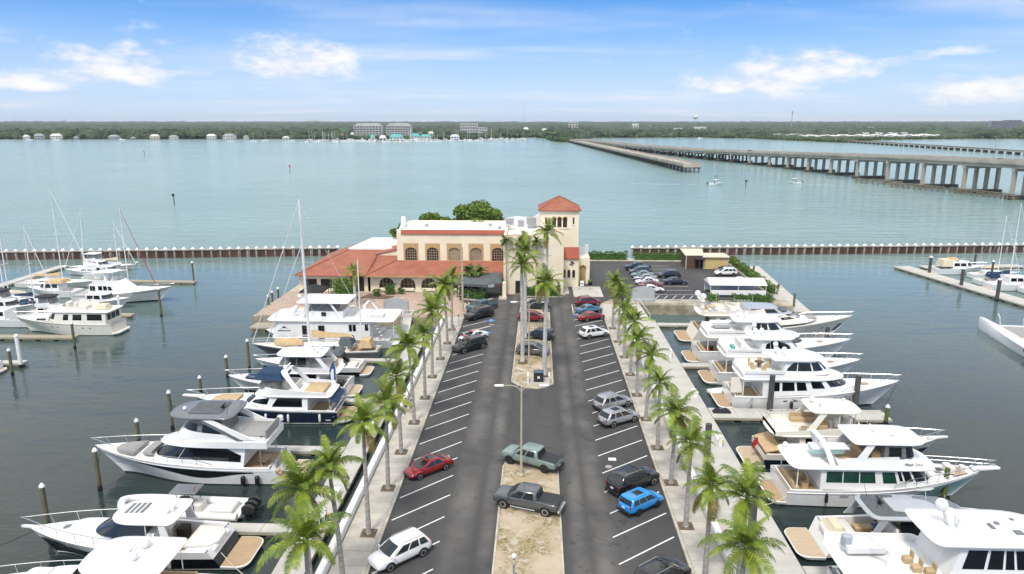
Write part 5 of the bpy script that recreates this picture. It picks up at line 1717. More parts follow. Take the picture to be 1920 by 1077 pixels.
        pl = pts[:-1] + [(x, -y) for x, y in pts[::-1]][:-1]
        pl = pl[::-1]
        cx = (xa + xf) / 2
        def ring(sc, zz): return [(cx + (x - cx) * sc, y * sc, zz + rise * (x - xa) / l) for x, y in pl]
        mb = MB(); mb.loft([ring(.95, z - th * .4), ring(.995, z - th * .1), ring(1, z + th * .4), ring(.975, z + th * .8), ring(.8, z + th * .8 + camber * .6), ring(.4, z + th * .8 + camber)], True, True, True)
        return mb.build(name, m, parent or s.root, 40)

    def coaming(s, name, xa, xf, W, z0, h, xm=None, e=.75, flare=.0, th=.09, m='gelcoat', rf=.3, open_aft=True, hf=None, parent=None, floor=None):
        """low wall round a flybridge or cockpit"""
        xm = xm if xm is not None else xa + (xf - xa) * .6
        hf = hf if hf is not None else h
        P = s.plan(xa, xf, W, xm, e)
        path = [(x, -y) for x, y in P[:-1]] + P[::-1]
        if not open_aft: path = path + [(xa, 0)]
        def at(i, k, v):
            x, y = path[i]; fr = (x - xa) / (xf - xa)
            hh = h + (hf - h) * fr
            g = 1 - k / max(W, .1)
            return (x * 1.0 - v * rf * fr ** 2 - (k if fr > .6 else 0) * fr, y * g * (1 + flare * v), z0 + hh * v)
        n = len(path)
        mb = MB(); mb.loft([[at(i, k, v) for i in range(n)] for k, v in ((0, 0), (0, .5), (0, 1), (th, 1), (th, 0))], not open_aft)
        c = mb.build(name, m, parent or s.root, 40)
        if floor:
            q = MB(); fl = [(x, y * (1 - th / W)) for x, y in path]
            q.add([(x, y, z0 + .06) for x, y in fl], [tuple(range(len(fl)))]); q.build('flybridge_floor', floor, parent or s.root)
        return c

    def rail(s, t0=.45, t1=1.0, h=.7, r=.032, m='steel', step=.085, inset=.10, mid=False, lead=.35, t_close=True, low=0.0):
        """bow rail with stanchions, running round the stem"""
        mb = MB(); pts = []
        N = 16
        for i in range(N + 1):
            t = t0 + (t1 - t0) * i / N
            x, y, z = s.hp(min(t, .995), 1, 1)
            k = i / N
            hh = h * min(1, .35 + k * 4) if not low else h
            pts.append((x + lead * k ** 4, max(0, y - inset), z + hh))
        ls = [(x, -y, z) for x, y, z in pts]
        path = pts[:-1] + [(pts[-1][0] + .1, 0, pts[-1][2])] + ls[:-1][::-1]
        mb.tube(path, r, 5)
        if mid:
            mb.tube([(x, y, z - h * .48) for x, y, z in path[3:-3]], r * .7, 4)
        t = t0
        while t < t1 - .01:
            x, y, z = s.hp(t, 1, 1); f = (t - t0) / (t1 - t0) * N; j = min(int(f), N - 1)
            a = Vector(pts[j]).lerp(Vector(pts[j + 1]), f - j)
            for sd in (-1, 1): mb.tube([(x - .05, sd * max(0, y - inset), z - .05), (a.x, sd * a.y, a.z)], r * .8, 4)
            t += step
        return mb.build('bow_rail', m, s.root)

    def strip(s, name, t0, t1, lo, hi, m, off=.02, n=22, parent=None, sides=(-1, 1)):
        """band that follows the hull: hull windows, stripes"""
        lo_ = lo if callable(lo) else (lambda r: lo); hi_ = hi if callable(hi) else (lambda r: hi)
        for sd in sides:
            q = [[s.hp(t0 + (t1 - t0) * i / n, f(i / n), sd, off) for i in range(n + 1)] for f in ((lo_, hi_) if sd > 0 else (hi_, lo_))]
            MB().loft(q, False).build(name, m, parent or s.hull)

    def rub(s, v=.97, r=.045, m='gelcoat'):
        mb = MB()
        for sd in (-1, 1): mb.tube([s.hp(t, v, sd, .02) for t in [i / 18 * .985 for i in range(19)]], r, 5)
        mb.build('rub_rail', m, s.hull)

    # ---- fittings
    def seat(s, x, y, z, lx, ly, h=.42, m='white_cushion', back=None, parent=None, name='seat'):
        p = MB().rbox((x, y, z + h / 2), (lx, ly, h), .06).build(name, m, parent or s.root)
        if back:
            bx, by, bl, bw = back
            MB().rbox((x + bx, y + by, z + h + .22), (bl, bw, .5), .05).build('backrest', m, p)
        return p

    def bench(s, x, z, W, lx=.7, m='white_cushion'):
        return s.seat(x, 0, z, lx, 2 * W, .42, m, (-lx / 2 + .08, 0, .16, 2 * W), name='bench_seat')

    def dome(s, x, y, z, r=.34, m='gelcoat'):
        mb = MB(); mb.lathe([(r * .6, 0), (r * .75, r * .25), (r, r * .7), (r * .97, r * 1.2), (r * .7, r * 1.75), (r * .2, r * 1.95)], 12, (x, y, z))
        return mb.build('radar_dome', m, s.root, 60)

    def radar(s, x, y, z, w=1.3, m='gelcoat'):
        r = MB().lathe([(.16, 0), (.13, .28)], 8, (x, y, z)).build('radar_pedestal', m, s.root)
        MB().rbox((x, y, z + .34), (.14, w, .12), .03).build('scanner', m, r)

    def aerial(s, x, y, z, h=2.6, lean=-.15, m='white_rail'):
        return MB().tube([(x, y, z), (x + lean * h, y, z + h)], .022, 4, r1=.012, m=0).build('antenna', m, s.root)

    def posts(s, pts, z0, z1, r=.04, m='gelcoat', dx=0.0):
        for x, y in pts:
            for sd in ((-1, 1) if y else (1,)): MB().tube([(x, sd * y, z0), (x + dx, sd * y, z1)], r, 5).build('hardtop_post', m, s.root)

    def arm(s, x0, z0, x1, z1, y0, y1, w0=.5, w1=.4, th=.1, m='gelcoat', name='hardtop_support'):
        for sd in (-1, 1):
            mb = MB()
            mb.loft([[(x - w / 2, sd * y - th / 2, z), (x + w / 2, sd * y - th / 2, z), (x + w / 2, sd * y + th / 2, z), (x - w / 2, sd * y + th / 2, z)] for x, y, z, w in ((x0, y0, z0, w0), ((x0 + x1) / 2, (y0 + y1) / 2 + .02, (z0 + z1) / 2, (w0 + w1) / 2 * .85), (x1, y1, z1, w1))], True, True, True)
            mb.build(name, m, s.root)

    def arch(s, x0, z0, x1, z1, W0, W1, wd=.55, m='gelcoat'):
        mb = MB()
        path = [(x0, W0, z0), (x0 + (x1 - x0) * .8, W1 * 1.02, z0 + (z1 - z0) * .85), (x1, W1 * .75, z1), (x1, -W1 * .75, z1), (x0 + (x1 - x0) * .8, -W1 * 1.02, z0 + (z1 - z0) * .85), (x0, -W0, z0)]
        mb.loft([[(x - wd / 2, y, z), (x + wd / 2, y, z), (x + wd / 2, y * .95, z + (.16 if abs(y) < W1 * .9 else .02)), (x - wd / 2, y * .95, z + (.16 if abs(y) < W1 * .9 else .02))] for x, y, z in path], True, True, True)
        return mb.build('radar_arch', m, s.root)

    def helm(s, x, z, w=1.4, m='gelcoat', y=0):
        h = MB(); h.loft([[(x - .3, y - w / 2, z), (x + .35, y - w / 2, z), (x + .35, y + w / 2, z), (x - .3, y + w / 2, z)], [(x - .1, y - w / 2, z + 1.0), (x + .3, y - w / 2, z + 1.15), (x + .3, y + w / 2, z + 1.15), (x - .1, y + w / 2, z + 1.0)]], True, True, True)
        c = h.build('helm_console', m, s.root)
        ri = MB(); ri.tube([(x - .38 + .05 * math.cos(a), y + .22 * math.cos(a), z + .95 + .22 * math.sin(a)) for a in [2 * PI * i / 10 for i in range(11)]], .025, 4); ri.build('wheel', 'black_plastic', c)
        MB().rbox((x - .95, y, z + .55), (.55, .6, .9), .08).build('helm_seat', 'white_cushion', s.root)
        return c

    def fenders(s, ts, side, m='black_plastic', r=.16, z=.75):
        for t in ts:
            x, y, q = s.hp(t, .5, side, r + .02)
            MB().lathe([(.03, -.5), (r * .8, -.42), (r, -.25), (r, .25), (r * .8, .42), (.03, .5)], 8, (x, y, z)).build('fender', m, s.root, 60)

    def hatch(s, x, y, z, l=.6, w=.6, m='dark_glass', name='deck_hatch'):
        return MB().rbox((x, y, z), (l, w, .06), .05).build(name, m, s.root)

    def pad(s, pts, z, h=.14, m='grey_cushion', name='sun_pad', slope=0.0):
        mb = MB(); x0 = pts[0][0]
        lo = [(x, y, z + slope * (x - x0)) for x, y in pts]; cx = sum(p[0] for p in pts) / len(pts); cy = sum(p[1] for p in pts) / len(pts)
        up = [(x, y, q + h * .7) for x, y, q in lo]; tp = [(cx + (x - cx) * .94, cy + (y - cy) * .94, q + h) for x, y, q in lo]
        mb.loft([lo, up, tp], True, True, True)
        return mb.build(name, m, s.root, 50)

    def pulpit(s, l=1.0, w=.3, m='gelcoat'):
        x, y, z = s.hp(1, 1, 1)
        mb = MB(); mb.loft([[(x - 1.2, -w, z - .12), (x - 1.2, w, z - .12), (x - 1.2, w, z + .04), (x - 1.2, -w, z + .04)], [(x + l, -w * .6, z + .02), (x + l, w * .6, z + .02), (x + l, w * .6, z + .14), (x + l, -w * .6, z + .14)]], True, True, True)
        p = mb.build('bow_pulpit', m, s.root)
        MB().rbox((x + l - .1, 0, z + .0), (.45, .14, .3), .04).build('anchor', 'steel', p)

    def canvas(s, name, xa, xf, W, z0, z1, m, rf=.4, ra=.3, tum=.2):
        return s.house(name, xa, xf, W, z0, z1, rf=rf, ra=ra, tum=tum, m=m, camber=.12, e=.7)

    def stair(s, x, y, z0, z1, n=4, w=.7, m='gelcoat', run=.28):
        for i in range(n): MB().rbox((x + i * run, y, z0 + (z1 - z0) * (i + .5) / n), (run, w, (z1 - z0) / n), .02).build('step', m, s.root)


YG = 'large motor yachts moored stern to the car park pier'
WB = [(.05, 'bottom_paint'), (.09, 'gelcoat'), (1, 'gelcoat')]

# ---------------------------------------------------------------- left side, near to far
# nearest: hardtop cruiser with tan seating
b = Boat('motor_yacht', 'white hardtop cruiser with tan seats at the bottom left corner', 'yacht', -21.2, -2.9, PI, 17.2, 5.0, 1.7, 2.4, YG)
b.deck(.34, 1.15, .12, .35, sm='teak'); b.platform(1.4); b.rail(.42, 1, .75)
b.house('cabin', 6.0, 14.6, 1.9, 1.6, 2.75, xm=9.5, rf=2.2, tum=.2, wins=((.12, .5, .35, .8),))
b.house('windscreen_frame', 6.4, 10.4, 1.9, 2.6, 3.75, xm=8, rf=1.4, tum=.18, m='clear_vinyl', camber=.02, roof=False)
b.slab('hardtop', 2.2, 8.3, 2.35, 4.55, .16, ea=.35, af=.12, ff=.4, rise=.05)
b.posts([(6.9, 1.6), (4.3, 2.0), (2.8, 2.0)], 2.3, 4.5, .045)
for q in (-1, 1): b.seat(3.4, q * 1.6, 1.15, 3.4, .75, .5, 'tan_cushion', (0, q * .35, 3.4, .16))
b.bench(.95, 1.15, 1.7, .8, 'tan_cushion'); b.seat(5.2, 0, 1.15, .8, 2.6, .55, 'tan_cushion', (-.3, 0, .18, 2.6)); b.helm(6.6, 1.4, 1.2, y=-.9)
b.dome(4.6, .75, 4.85, .30); b.dome(4.6, -.75, 4.85, .36); b.radar(5.2, 0, 4.85); b.aerial(3.0, 1.6, 4.7)
b.canvas('bow_cover', 11.2, 13.6, 1.2, 2.55, 2.85, 'white_cushion')

# express cruiser with black hull
b = Boat('motor_yacht', 'express cruiser with black hull, white hardtop and tan swim platform', 'yacht', -22.6, 4.1, PI, 16.5, 4.8, 1.75, 2.3, YG, bands=[(.04, 'bottom_paint'), (.08, 'gelcoat'), (.62, 'hull_black'), (1, 'gelcoat')], trake=1.0)
b.deck(.36, 1.0, .10, .30, sm='teak'); b.platform(2.0, 2.1, .5, 'gelcoat', 'teak', .08); b.rail(.40, 1, .85, step=.1, lead=.55)
b.house('cabin', 5.4, 12.9, 1.9, 1.7, 2.75, xm=8.2, rf=2.6, tum=.22, camber=.06, wins=((.02, .52, .42, .88),))
b.house('coachroof', 9.6, 14.6, 1.5, 2.0, 2.5, xm=11.2, rf=1.8, tum=.22, camber=.1)
b.house('windscreen_frame', 6.0, 10.6, 1.85, 2.65, 3.75, xm=7.6, rf=2.3, tum=.2, m='dark_glass', camber=.02, roof=False)
h = b.slab('hardtop', 3.6, 9.0, 2.0, 3.85, .16, ef=.8, ea=.4, af=.15, ff=.45, rise=.0, camber=.2)
for i in range(4): MB().rbox((7.9 - i * .42, 0, 4.16 + .02 * i), (.26, 1.5, .03), .01).build('roof_panel', 'grey_top', h)
b.arm(4.1, 2.2, 4.5, 3.85, 2.0, 1.9, .9, .5); b.posts([(5.8, 1.85)], 2.4, 3.85, .05)
b.radar(4.3, 0, 4.1); b.dome(4.6, .6, 4.15, .22); b.aerial(4.2, 1.3, 4.05, 1.6)
b.pad([(1.2, -1.35), (3.2, -1.5), (3.2, 1.5), (1.2, 1.35), (.7, .7), (.7, -.7)], 1.65, .25, 'white_cushion')
MB().rbox((1.9, 0, 1.3), (2.4, 3.1, .75), .15).build('garage_lid', 'gelcoat', b.root)
b.seat(4.6, 1.2, 1.0, 1.2, .7, .45, 'tan_cushion'); b.helm(6.4, 1.1, 1.1, 'black_plastic', -.8); MB().box((4.3, -.9, 1.6), (.8, .9, .9)).build('galley_unit', 'dark_interior', b.root)
b.hatch(13.2, 0, 2.42, .7, .55, 'grey_top'); b.pulpit(.5, .2); b.fenders((.25, .45), 1, 'gelcoat', .15, .8)
b.strip('side_vent', .22, .42, lambda r: .80, lambda r: .80 + .06 * math.sin(PI * r), 'grey_top')

# inflatable tender with triple outboards
t = thing('inflatable_boat', 'white inflatable tender with grey top and black outboards', 'boat', (-24.2, 10.1, 0), PI, None)
mb = MB()
pts = []
for i in range(12): pts.append((i * .75, 1.35, .62 + .02 * i))
for i in range(1, 10):
    a = PI / 2 * i / 9
    pts.append((8.25 + 2.5 * math.sin(a), 1.35 * math.cos(a) ** .8, .85 + .45 * (i / 9) ** 2))
path = pts + [(x, -y, z) for x, y, z in pts[::-1]][1:]
mb.tube(path, .34, 10); mb.build('tube', 'gelcoat', t, 60)
mb = MB(); mb.loft([[(x, -w_, .5), (x, 0, -.2 if x < 8 else .25), (x, w_, .5), (x, w_ * .5, .62), (x, -w_ * .5, .62)] for x, w_ in ((-.1, 1.2), (4, 1.25), (8, 1.1), (9.6, .6), (10.4, .1))], True, True, True); mb.build('hull', 'deck_white', t, 40)
MB().rbox((8.2, 0, .95), (3.0, 1.9, .3), .1).build('bow_locker', 'gelcoat', t)
MB().rbox((1.6, 0, .85), (2.0, 1.9, .5), .12).build('stern_seat', 'white_cushion', t); MB().rbox((3.9, 0, .95), (.8, 1.3, .8), .1).build('seat', 'white_cushion', t)
c = MB().rbox((5.3, 0, 1.1), (.9, 1.0, 1.1), .08).build('console', 'black_plastic', t); mb = MB(); mb.loft([[(5.9, -.5, 1.6), (5.9, .5, 1.6)], [(5.4, -.42, 2.1), (5.4, .42, 2.1)]], False); mb.build('windscreen', 'dark_glass', c)
MB().rbox((4.9, 0, 2.52), (2.4, 1.7, .10), .04).build('hardtop', 'grey_top', t)
for x in (4.1, 5.5):
    for y in (-.7, .7): MB().tube([(x, y, .8), (x, y, 2.5)], .035, 5).build('hardtop_post', 'black_plastic', t)
for y in (-.75, 0, .75):
    mb = MB(); mb.loft([[(x, y - w_, z0), (x, y + w_, z0), (x, y + w_ * .8, z1), (x, y - w_ * .8, z1)] for x, w_, z0, z1 in ((-.25, .2, .75, 1.3), (-.6, .27, .7, 1.5), (-1.0, .26, .7, 1.48), (-1.35, .18, .75, 1.2))], True, True, True)
    o = mb.build('outboard_motor', 'black_plastic', t, 40); MB().box((-.7, y, .2), (.3, .14, 1.1)).build('leg', 'black_plastic', o)
MB().tube([(4.0, .5, 2.6), (3.8, .5, 3.1)], .03).build('flag_staff', 'red', t)

# sleek flybridge yacht
b = Boat('motor_yacht', 'sleek white flybridge yacht with grey hardtop and black hull window band', 'yacht', -22.4, 17.7, PI, 19.6, 5.2, 1.85, 2.9, YG, trake=1.2, kk=2.5)
b.deck(.22, 1.35, .14, .28); b.platform(1.9, 2.3, .55, 'gelcoat', 'teak_pale'); b.rail(.34, 1, .75, step=.075, lead=.35)
b.strip('hull_window', .13, .95, lambda r: .72 - .36 * math.exp(-((r - .38) / .22) ** 2) + .10 * r ** 2, lambda r: .77 + .03 * math.sin(PI * r) + .08 * r ** 2, 'dark_glass', .02, 40)
b.house('saloon', 3.9, 14.4, 2.15, 1.85, 3.95, xm=8.8, rf=3.6, ra=-.3, tum=.12, e=.85, camber=.05, wins=((.03, .57, lambda r: .24 + .10 * r, lambda r: .55 + .4 * min(1, r * 3)), (.575, 1, .34, .97)))
b.house('flybridge', 1.4, 12.6, 2.3, 3.85, 4.55, xm=6.5, rf=2.4, tum=-.03, e=.85, camber=.04, m='gelcoat')
b.coaming('flybridge_coaming', 1.5, 10.9, 2.2, 4.5, .42, xm=6.5, rf=.8, hf=1.0, floor='teak_pale')
b.house('flybridge_screen', 5.8, 10.6, 1.95, 4.9, 6.5, xm=7.4, rf=1.6, tum=.12, m='clear_vinyl', camber=.02, roof=False, wins=((.05, .5, .05, .7), (.55, 1, .05, .75)))
b.slab('hardtop', 4.6, 11.2, 2.3, 6.75, .2, 'grey_top', ef=.75, ea=.4, af=.2, ff=.45, camber=.12)
h = b.slab('hardtop_sunroof', 6.0, 9.2, 1.5, 7.02, .06, 'canvas_grey', ef=.3, ea=.3, af=.1, ff=.1, camber=.02)
b.arm(3.2, 4.75, 7.0, 6.7, 2.22, 2.15, 1.3, 1.0, .12, 'gelcoat'); b.arm(3.9, 4.6, 7.6, 6.6, 2.26, 2.19, .5, .5, .1, 'grey_top', 'support_trim')
b.radar(6.2, .2, 7.05, 1.1, 'black_plastic'); b.dome(9.8, .6, 7.0, .18); b.aerial(5.4, 1.4, 6.9, 1.6, -.3, 'black_plastic'); b.aerial(5.0, -1.0, 6.9, 1.4, -.3, 'black_plastic')
b.pad([(2.0, -1.7), (4.2, -1.7), (4.2, 1.7), (2.0, 1.7)], 4.6, .4, 'grey_cushion'); b.bench(1.9, 4.6, 1.7, .7, 'grey_cushion'); b.helm(8.8, 4.55, 1.3, 'black_plastic')
b.pad([(14.9, -1.45), (16.6, -1.0), (17.2, -.4), (17.2, .4), (16.6, 1.0), (14.9, 1.45)], 2.55, .28, 'grey_cushion'); b.pad([(13.2, -1.3), (14.1, -1.2), (14.1, 1.2), (13.2, 1.3)], 2.5, .4, 'grey_cushion', 'bow_seat')
b.bench(1.3, 1.35, 1.5, .8, 'grey_cushion'); MB().box((2.6, 0, 1.75), (.9, 1.6, .1)).build('table', 'teak', b.root)
b.posts([(2.2, 2.0)], 1.9, 3.85, .05, 'steel'); MB().rbox((1.5, -1.9, 5.25), (.55, .4, .55), .1).build('life_raft', 'gelcoat', b.root)
b.stair(-.3, 1.75, .6, 1.5, 4, .7, 'teak_pale', .35); b.fenders((.2, .12), 1, 'black_plastic', .24, .7)
b.rub(.86, .03, 'gelcoat')

# navy hulled yacht
b = Boat('motor_yacht', 'white yacht with dark navy hull and blue bimini top', 'yacht', -21.2, 31.9, PI, 17.6, 5.2, 1.75, 2.5, YG, bands=[(.05, 'bottom_paint'), (.10, 'gelcoat'), (.86, 'navy'), (1, 'gelcoat')])
b.deck(.20, 1.0, .12, .25); b.platform(1.5, 2.2, .5, 'gelcoat', 'teak'); b.rail(.52, 1, .7, step=.08, lead=1.0); b.pulpit(1.3, .38)
b.house('saloon', 3.4, 12.0, 2.15, 1.75, 3.35, xm=8.4, rf=2.2, tum=.10, camber=.06, wins=((.06, .40, .22, lambda r: .86 - .5 * max(0, r - .88) / .12), (.47, .68, lambda r: .38 + .1 * r, lambda r: .86 - .2 * r), (.72, 1, .40, .9)))
b.pad([(12.2, -1.3), (14.2, -1.15), (15.2, -.6), (15.2, .6), (14.2, 1.15), (12.2, 1.3)], 2.25, .12, 'tan_cushion')
b.coaming('flybridge_coaming', 1.2, 9.6, 2.1, 3.35, .5, xm=6.0, rf=.6, hf=1.0, floor='teak_pale'); b.slab('upper_deck', .6, 9.7, 2.2, 3.3, .16, ea=.35, af=.1, ff=.35, camber=.02)
b.house('flybridge_screen', 6.9, 9.6, 1.6, 4.1, 5.3, xm=8.0, rf=.8, tum=.1, m='clear_vinyl', camber=.02, roof=False)
b.canvas('bimini_top', 6.3, 9.9, 1.75, 5.15, 5.75, 'canvas_navy', .5, .3, .25)
b.arch(4.2, 3.6, 6.2, 5.9, 2.0, 1.5, .7); b.dome(6.3, .3, 6.05, .26); b.radar(6.2, -.5, 6.0); b.aerial(6.2, 1.2, 5.9); b.aerial(6.9, -1.2, 5.9)
b.pad([(1.6, -1.6), (4.0, -1.6), (4.0, 1.6), (1.6, 1.6)], 3.45, .35, 'tan_cushion', 'sun_lounge'); b.helm(7.6, 3.45, 1.2); b.bench(5.4, 3.45, 1.3, .7, 'white_cushion')
b.pad([(.1, -1.9), (1.0, -2.0), (1.0, 2.0), (.1, 1.9)], 2.55, .08, 'canvas_navy', 'cockpit_cover', .75)
b.posts([(.9, 1.9)], 1.7, 3.3, .045, 'steel'); b.bench(1.2, 1.0, 1.5, .6, 'white_cushion')
mb = MB()
for sd in (-1, 1):
    pass
for x in (10.6, 11.2): b.hatch(x, 1.55, 2.6, .3, .12, 'dark_glass', 'portlight'); b.hatch(x, -1.55, 2.6, .3, .12, 'dark_glass', 'portlight')
b.strip('badge', .05, .085, .27, .36, 'gelcoat', .02, 6); b.rub(.93, .04, 'steel'); b.fenders((.12, .34, .5), 1, 'gelcoat', .15, .9); b.dome(.1, -1.2, 1.0, .3, 'canvas_navy')

# blue topped cruiser (middle) with flybridge hardtop
b = Boat('motor_yacht', 'white flybridge cruiser with long hardtop behind the navy hulled yacht', 'yacht', -22.2, 39.6, PI, 15.9, 4.7, 1.6, 2.3, YG, bands=[(.06, 'bottom_paint'), (.16, 'hull_black'), (1, 'gelcoat')])
b.deck(.22, .95, .12, .2); b.platform(1.3, 2.0, .45, 'gelcoat', 'teak_pale'); b.rail(.5, 1, .65, step=.09, lead=.5)
b.house('saloon', 3.4, 11.6, 1.95, 1.7, 3.3, xm=7.8, rf=2.4, tum=.12, camber=.06, wins=((.04, .5, .3, .88), (.55, 1, .3, .92)))
b.slab('upper_deck', .9, 9.4, 2.1, 3.3, .14, ea=.35, af=.12, camber=.02); b.coaming('flybridge_coaming', 1.3, 9.2, 2.0, 3.35, .55, xm=6, rf=.5, hf=.95, floor='deck_cream')
b.house('flybridge_screen', 4.6, 8.9, 1.7, 4.2, 5.45, xm=7.2, rf=.9, tum=.08, m='clear_vinyl', camber=.02, roof=False, wins=((.08, .28, .1, .85, 'dark_glass'), (.32, .5, .1, .85, 'dark_glass')))
b.slab('hardtop', 2.8, 9.0, 2.0, 5.5, .15, ea=.35, af=.12, ff=.3); b.arm(2.2, 3.8, 3.6, 5.45, 1.95, 1.8, .8, .6); b.dome(3.8, .8, 5.75, .24); b.dome(3.8, -.8, 5.75, .24); b.radar(4.4, 0, 5.75)
b.helm(7.2, 3.4); b.bench(5.6, 3.4, 1.3); b.bench(2.2, 3.4, 1.4, .8, 'tan_cushion'); b.seat(1.2, .5, .95, .9, 1.2, .9, 'black_plastic', name='grill')
b.pad([(11.7, -1.0), (13.4, -.7), (13.4, .7), (11.7, 1.0)], 2.15, .12, 'canvas_navy', 'bow_cover')
b.stair(.1, -1.4, .5, 1.4, 3, .7); b.rub(.95)

# low day boat with grey canopy
b = Boat('motor_boat', 'low white day boat with grey canopy beside the tan covered sailboat', 'boat', -22.4, 47.3, PI, 15.2, 4.2, 1.35, 1.9, None, bands=[(.08, 'bottom_paint'), (.5, 'hull_black'), (1, 'gelcoat')])
b.deck(.34, .7, .08, .25, sm='deck_cream'); b.platform(1.3, 1.8, .4, 'gelcoat', 'teak_pale'); b.rail(.5, 1, .5, step=.1)
b.house('cabin', 5.2, 12.0, 1.6, 1.4, 2.2, xm=7.4, rf=2.4, tum=.2, wins=((.02, .45, .4, .85),))
b.house('windscreen_frame', 5.2, 9.0, 1.6, 2.1, 3.0, xm=6.6, rf=1.6, tum=.15, m='dark_glass', camber=.02, roof=False)
b.canvas('canopy', 2.6, 7.6, 1.7, 3.0, 3.3, 'canvas_grey'); b.arm(2.6, 1.5, 3.4, 3.1, 1.7, 1.5, .5, .4, .1, 'hull_grey')
b.seat(1.6, 0, .7, 1.4, 2.6, .6, 'white_cushion'); b.helm(5.4, .7); b.radar(4.0, 0, 3.45, 1.0, 'black_plastic')
for y in (-.6, .6):
    o = MB().rbox((2.6, y * 1.3, 1.5), (.9, .5, 1.1), .12).build('covered_motor', 'black_plastic', b.root)

# ketch with tan covers
b = Boat('sailing_yacht', 'grey hulled sailing yacht with tall white mast and tan sail covers', 'sailboat', -21.6, 54.6, PI, 19.4, 4.6, 1.25, 1.8, None, bands=[(.08, 'bottom_paint'), (.85, 'hull_grey'), (1, 'gelcoat')], tm=.3, stern=.6, fine=.7, rake=2.6)
b.deck(.22, .85, .08, .2, m='deck_cream'); b.house('coachroof', 4.6, 11.8, 1.3, 1.3, 2.0, xm=9, rf=.8, tum=.12, wins=((.06, .3, .35, .75), (.36, .6, .35, .75)))
b.rail(.02, 1, .75, .02, step=.09, mid=True, low=1)
mh = 23.3
mst = MB().tube([(10.6, 0, 1.2), (10.75, 0, mh)], .22, 8, r1=.16).build('mast', 'gelcoat', b.root, 50)
for z in (8, 13.5, 18.5): MB().tube([(10.7, -1.2 + z * .02, z), (10.7, 1.2 - z * .02, z)], .05, 4).build('spreader', 'gelcoat', mst)
MB().tube([(10.4, 0, 2.9), (4.0, 0, 2.9)], .14, 6).build('boom', 'gelcoat', b.root)
mb = MB(); mb.loft([[(x, -w_, 2.95), (x, 0, 2.95 + h_), (x, w_, 2.95)] for x, w_, h_ in ((10.2, .28, 1.1), (8, .34, .75), (5.5, .3, .6), (4.1, .2, .4))], True, True, True); mb.build('sail_cover', 'canvas_tan', b.root, 40)
mb = MB(); mb.loft([[(x, y, z) for y, z in ((-w_, 1.75), (-w_ * .8, 2.1 + h_ * .4), (0, 2.3 + h_), (w_ * .8, 2.1 + h_ * .4), (w_, 1.75))] for x, w_, h_ in ((11.6, .3, .1), (12.3, .8, .35), (14.0, .9, .4), (15.2, .6, .3), (15.9, .15, .05))], True, True, True); mb.build('covered_dinghy', 'canvas_tan', b.root, 50)
for x0, x1, r_ in ((19.3, 10.8, .07), (17.2, 10.8, .06), (.3, 10.7, .025)):
    MB().tube([(x0, 0, 1.7), (x1, 0, mh - .4 if x0 != 17.2 else mh * .72)], r_, 4).build('stay', 'white_rail' if r_ > .03 else 'steel', b.root)
for sd in (-1, 1): MB().tube([(10.2, sd * 2.1, 1.4), (10.72, sd * .85, 13.5), (10.74, 0, mh - .6)], .022, 4).build('shroud', 'steel', b.root)
mz = MB().tube([(2.8, 0, 1.2), (2.75, 0, 14.6)], .11, 6, r1=.08).build('mizzen_mast', 'gelcoat', b.root)
MB().tube([(2.7, -.5, 9), (2.7, .5, 9)], .04, 4).build('spreader', 'gelcoat', mz)
b.canvas('cockpit_cover', 1.0, 3.2, 1.2, 1.6, 2.6, 'canvas_tan'); b.canvas('spray_hood', 3.9, 6.2, 1.3, 1.9, 2.9, 'canvas_grey')

# big white houseboat catamaran
b = Boat('house_boat', 'large white flat topped houseboat with mountain logo and black windows', 'boat', -20.6, 61.4, PI, 20.8, 7.6, 1.5, 2.0, None, tm=.62, kk=2.6, stern=1.0)
b.deck(.1, 1.2, .1, .15, sm='deck_white'); b.platform(1.0, 3.5, .8, 'gelcoat', 'deck_white')
b.house('main_house', 3.2, 19.0, 3.6, 1.5, 4.35, xm=16.4, rf=.8, tum=.02, e=.5, camber=.02, wins=())
for x, w_, z0, z1 in ((13.2, .95, 2.3, 3.7), (10.7, .95, 2.3, 3.7), (13.2, .95, 1.65, 2.1), (10.7, .95, 1.65, 2.1), (6.2, .45, 2.9, 3.9), (5.6, .45, 2.9, 3.9), (3.7, .5, 3.0, 4.0)):
    for sd in (-1, 1): MB().box((x, sd * 3.61, (z0 + z1) / 2), (w_, .06, z1 - z0)).build('window', 'dark_glass', b.root)
mb = MB(); mb.add([(17.4, 3.56, 3.1), (16.9, 3.56, 3.25), (16.5, 3.56, 3.6), (16.0, 3.56, 3.25), (15.6, 3.56, 3.1), (16.5, 3.56, 3.3)], [(5, 4, 3, 2), (5, 2, 1, 0)]); mb.build('logo', 'iron', b.root)
MB().box((16.5, 3.57, 2.85), (2.0, .03, .12)).build('logo_line', 'iron', b.root)
b.slab('upper_deck', -.6, 19.4, 3.85, 4.4, .2, ea=.3, ef=.4, af=.05, ff=.15, camber=.02)
b.house('bridge_house', 7.6, 14.4, 2.3, 4.55, 5.6, xm=12.4, rf=.4, tum=.02, e=.5, camber=.01, wins=())
b.slab('hardtop', 6.6, 14.8, 2.9, 7.0, .2, ea=.3, ef=.35, af=.06, ff=.15, camber=.05); b.arm(14.4, 4.6, 12.6, 7.0, 2.6, 2.6, .5, .4); b.arm(7.8, 4.6, 9.4, 7.0, 2.6, 2.6, .5, .4)
b.house('bridge_glazing', 8.0, 13.2, 2.2, 5.6, 6.9, xm=12, rf=.3, tum=.03, e=.5, m='clear_vinyl', camber=.01, roof=False)
b.helm(12.2, 4.6, y=1.6); MB().box((10.6, 2.35, 5.2), (.7, .1, .6)).build('window', 'dark_glass', b.root)
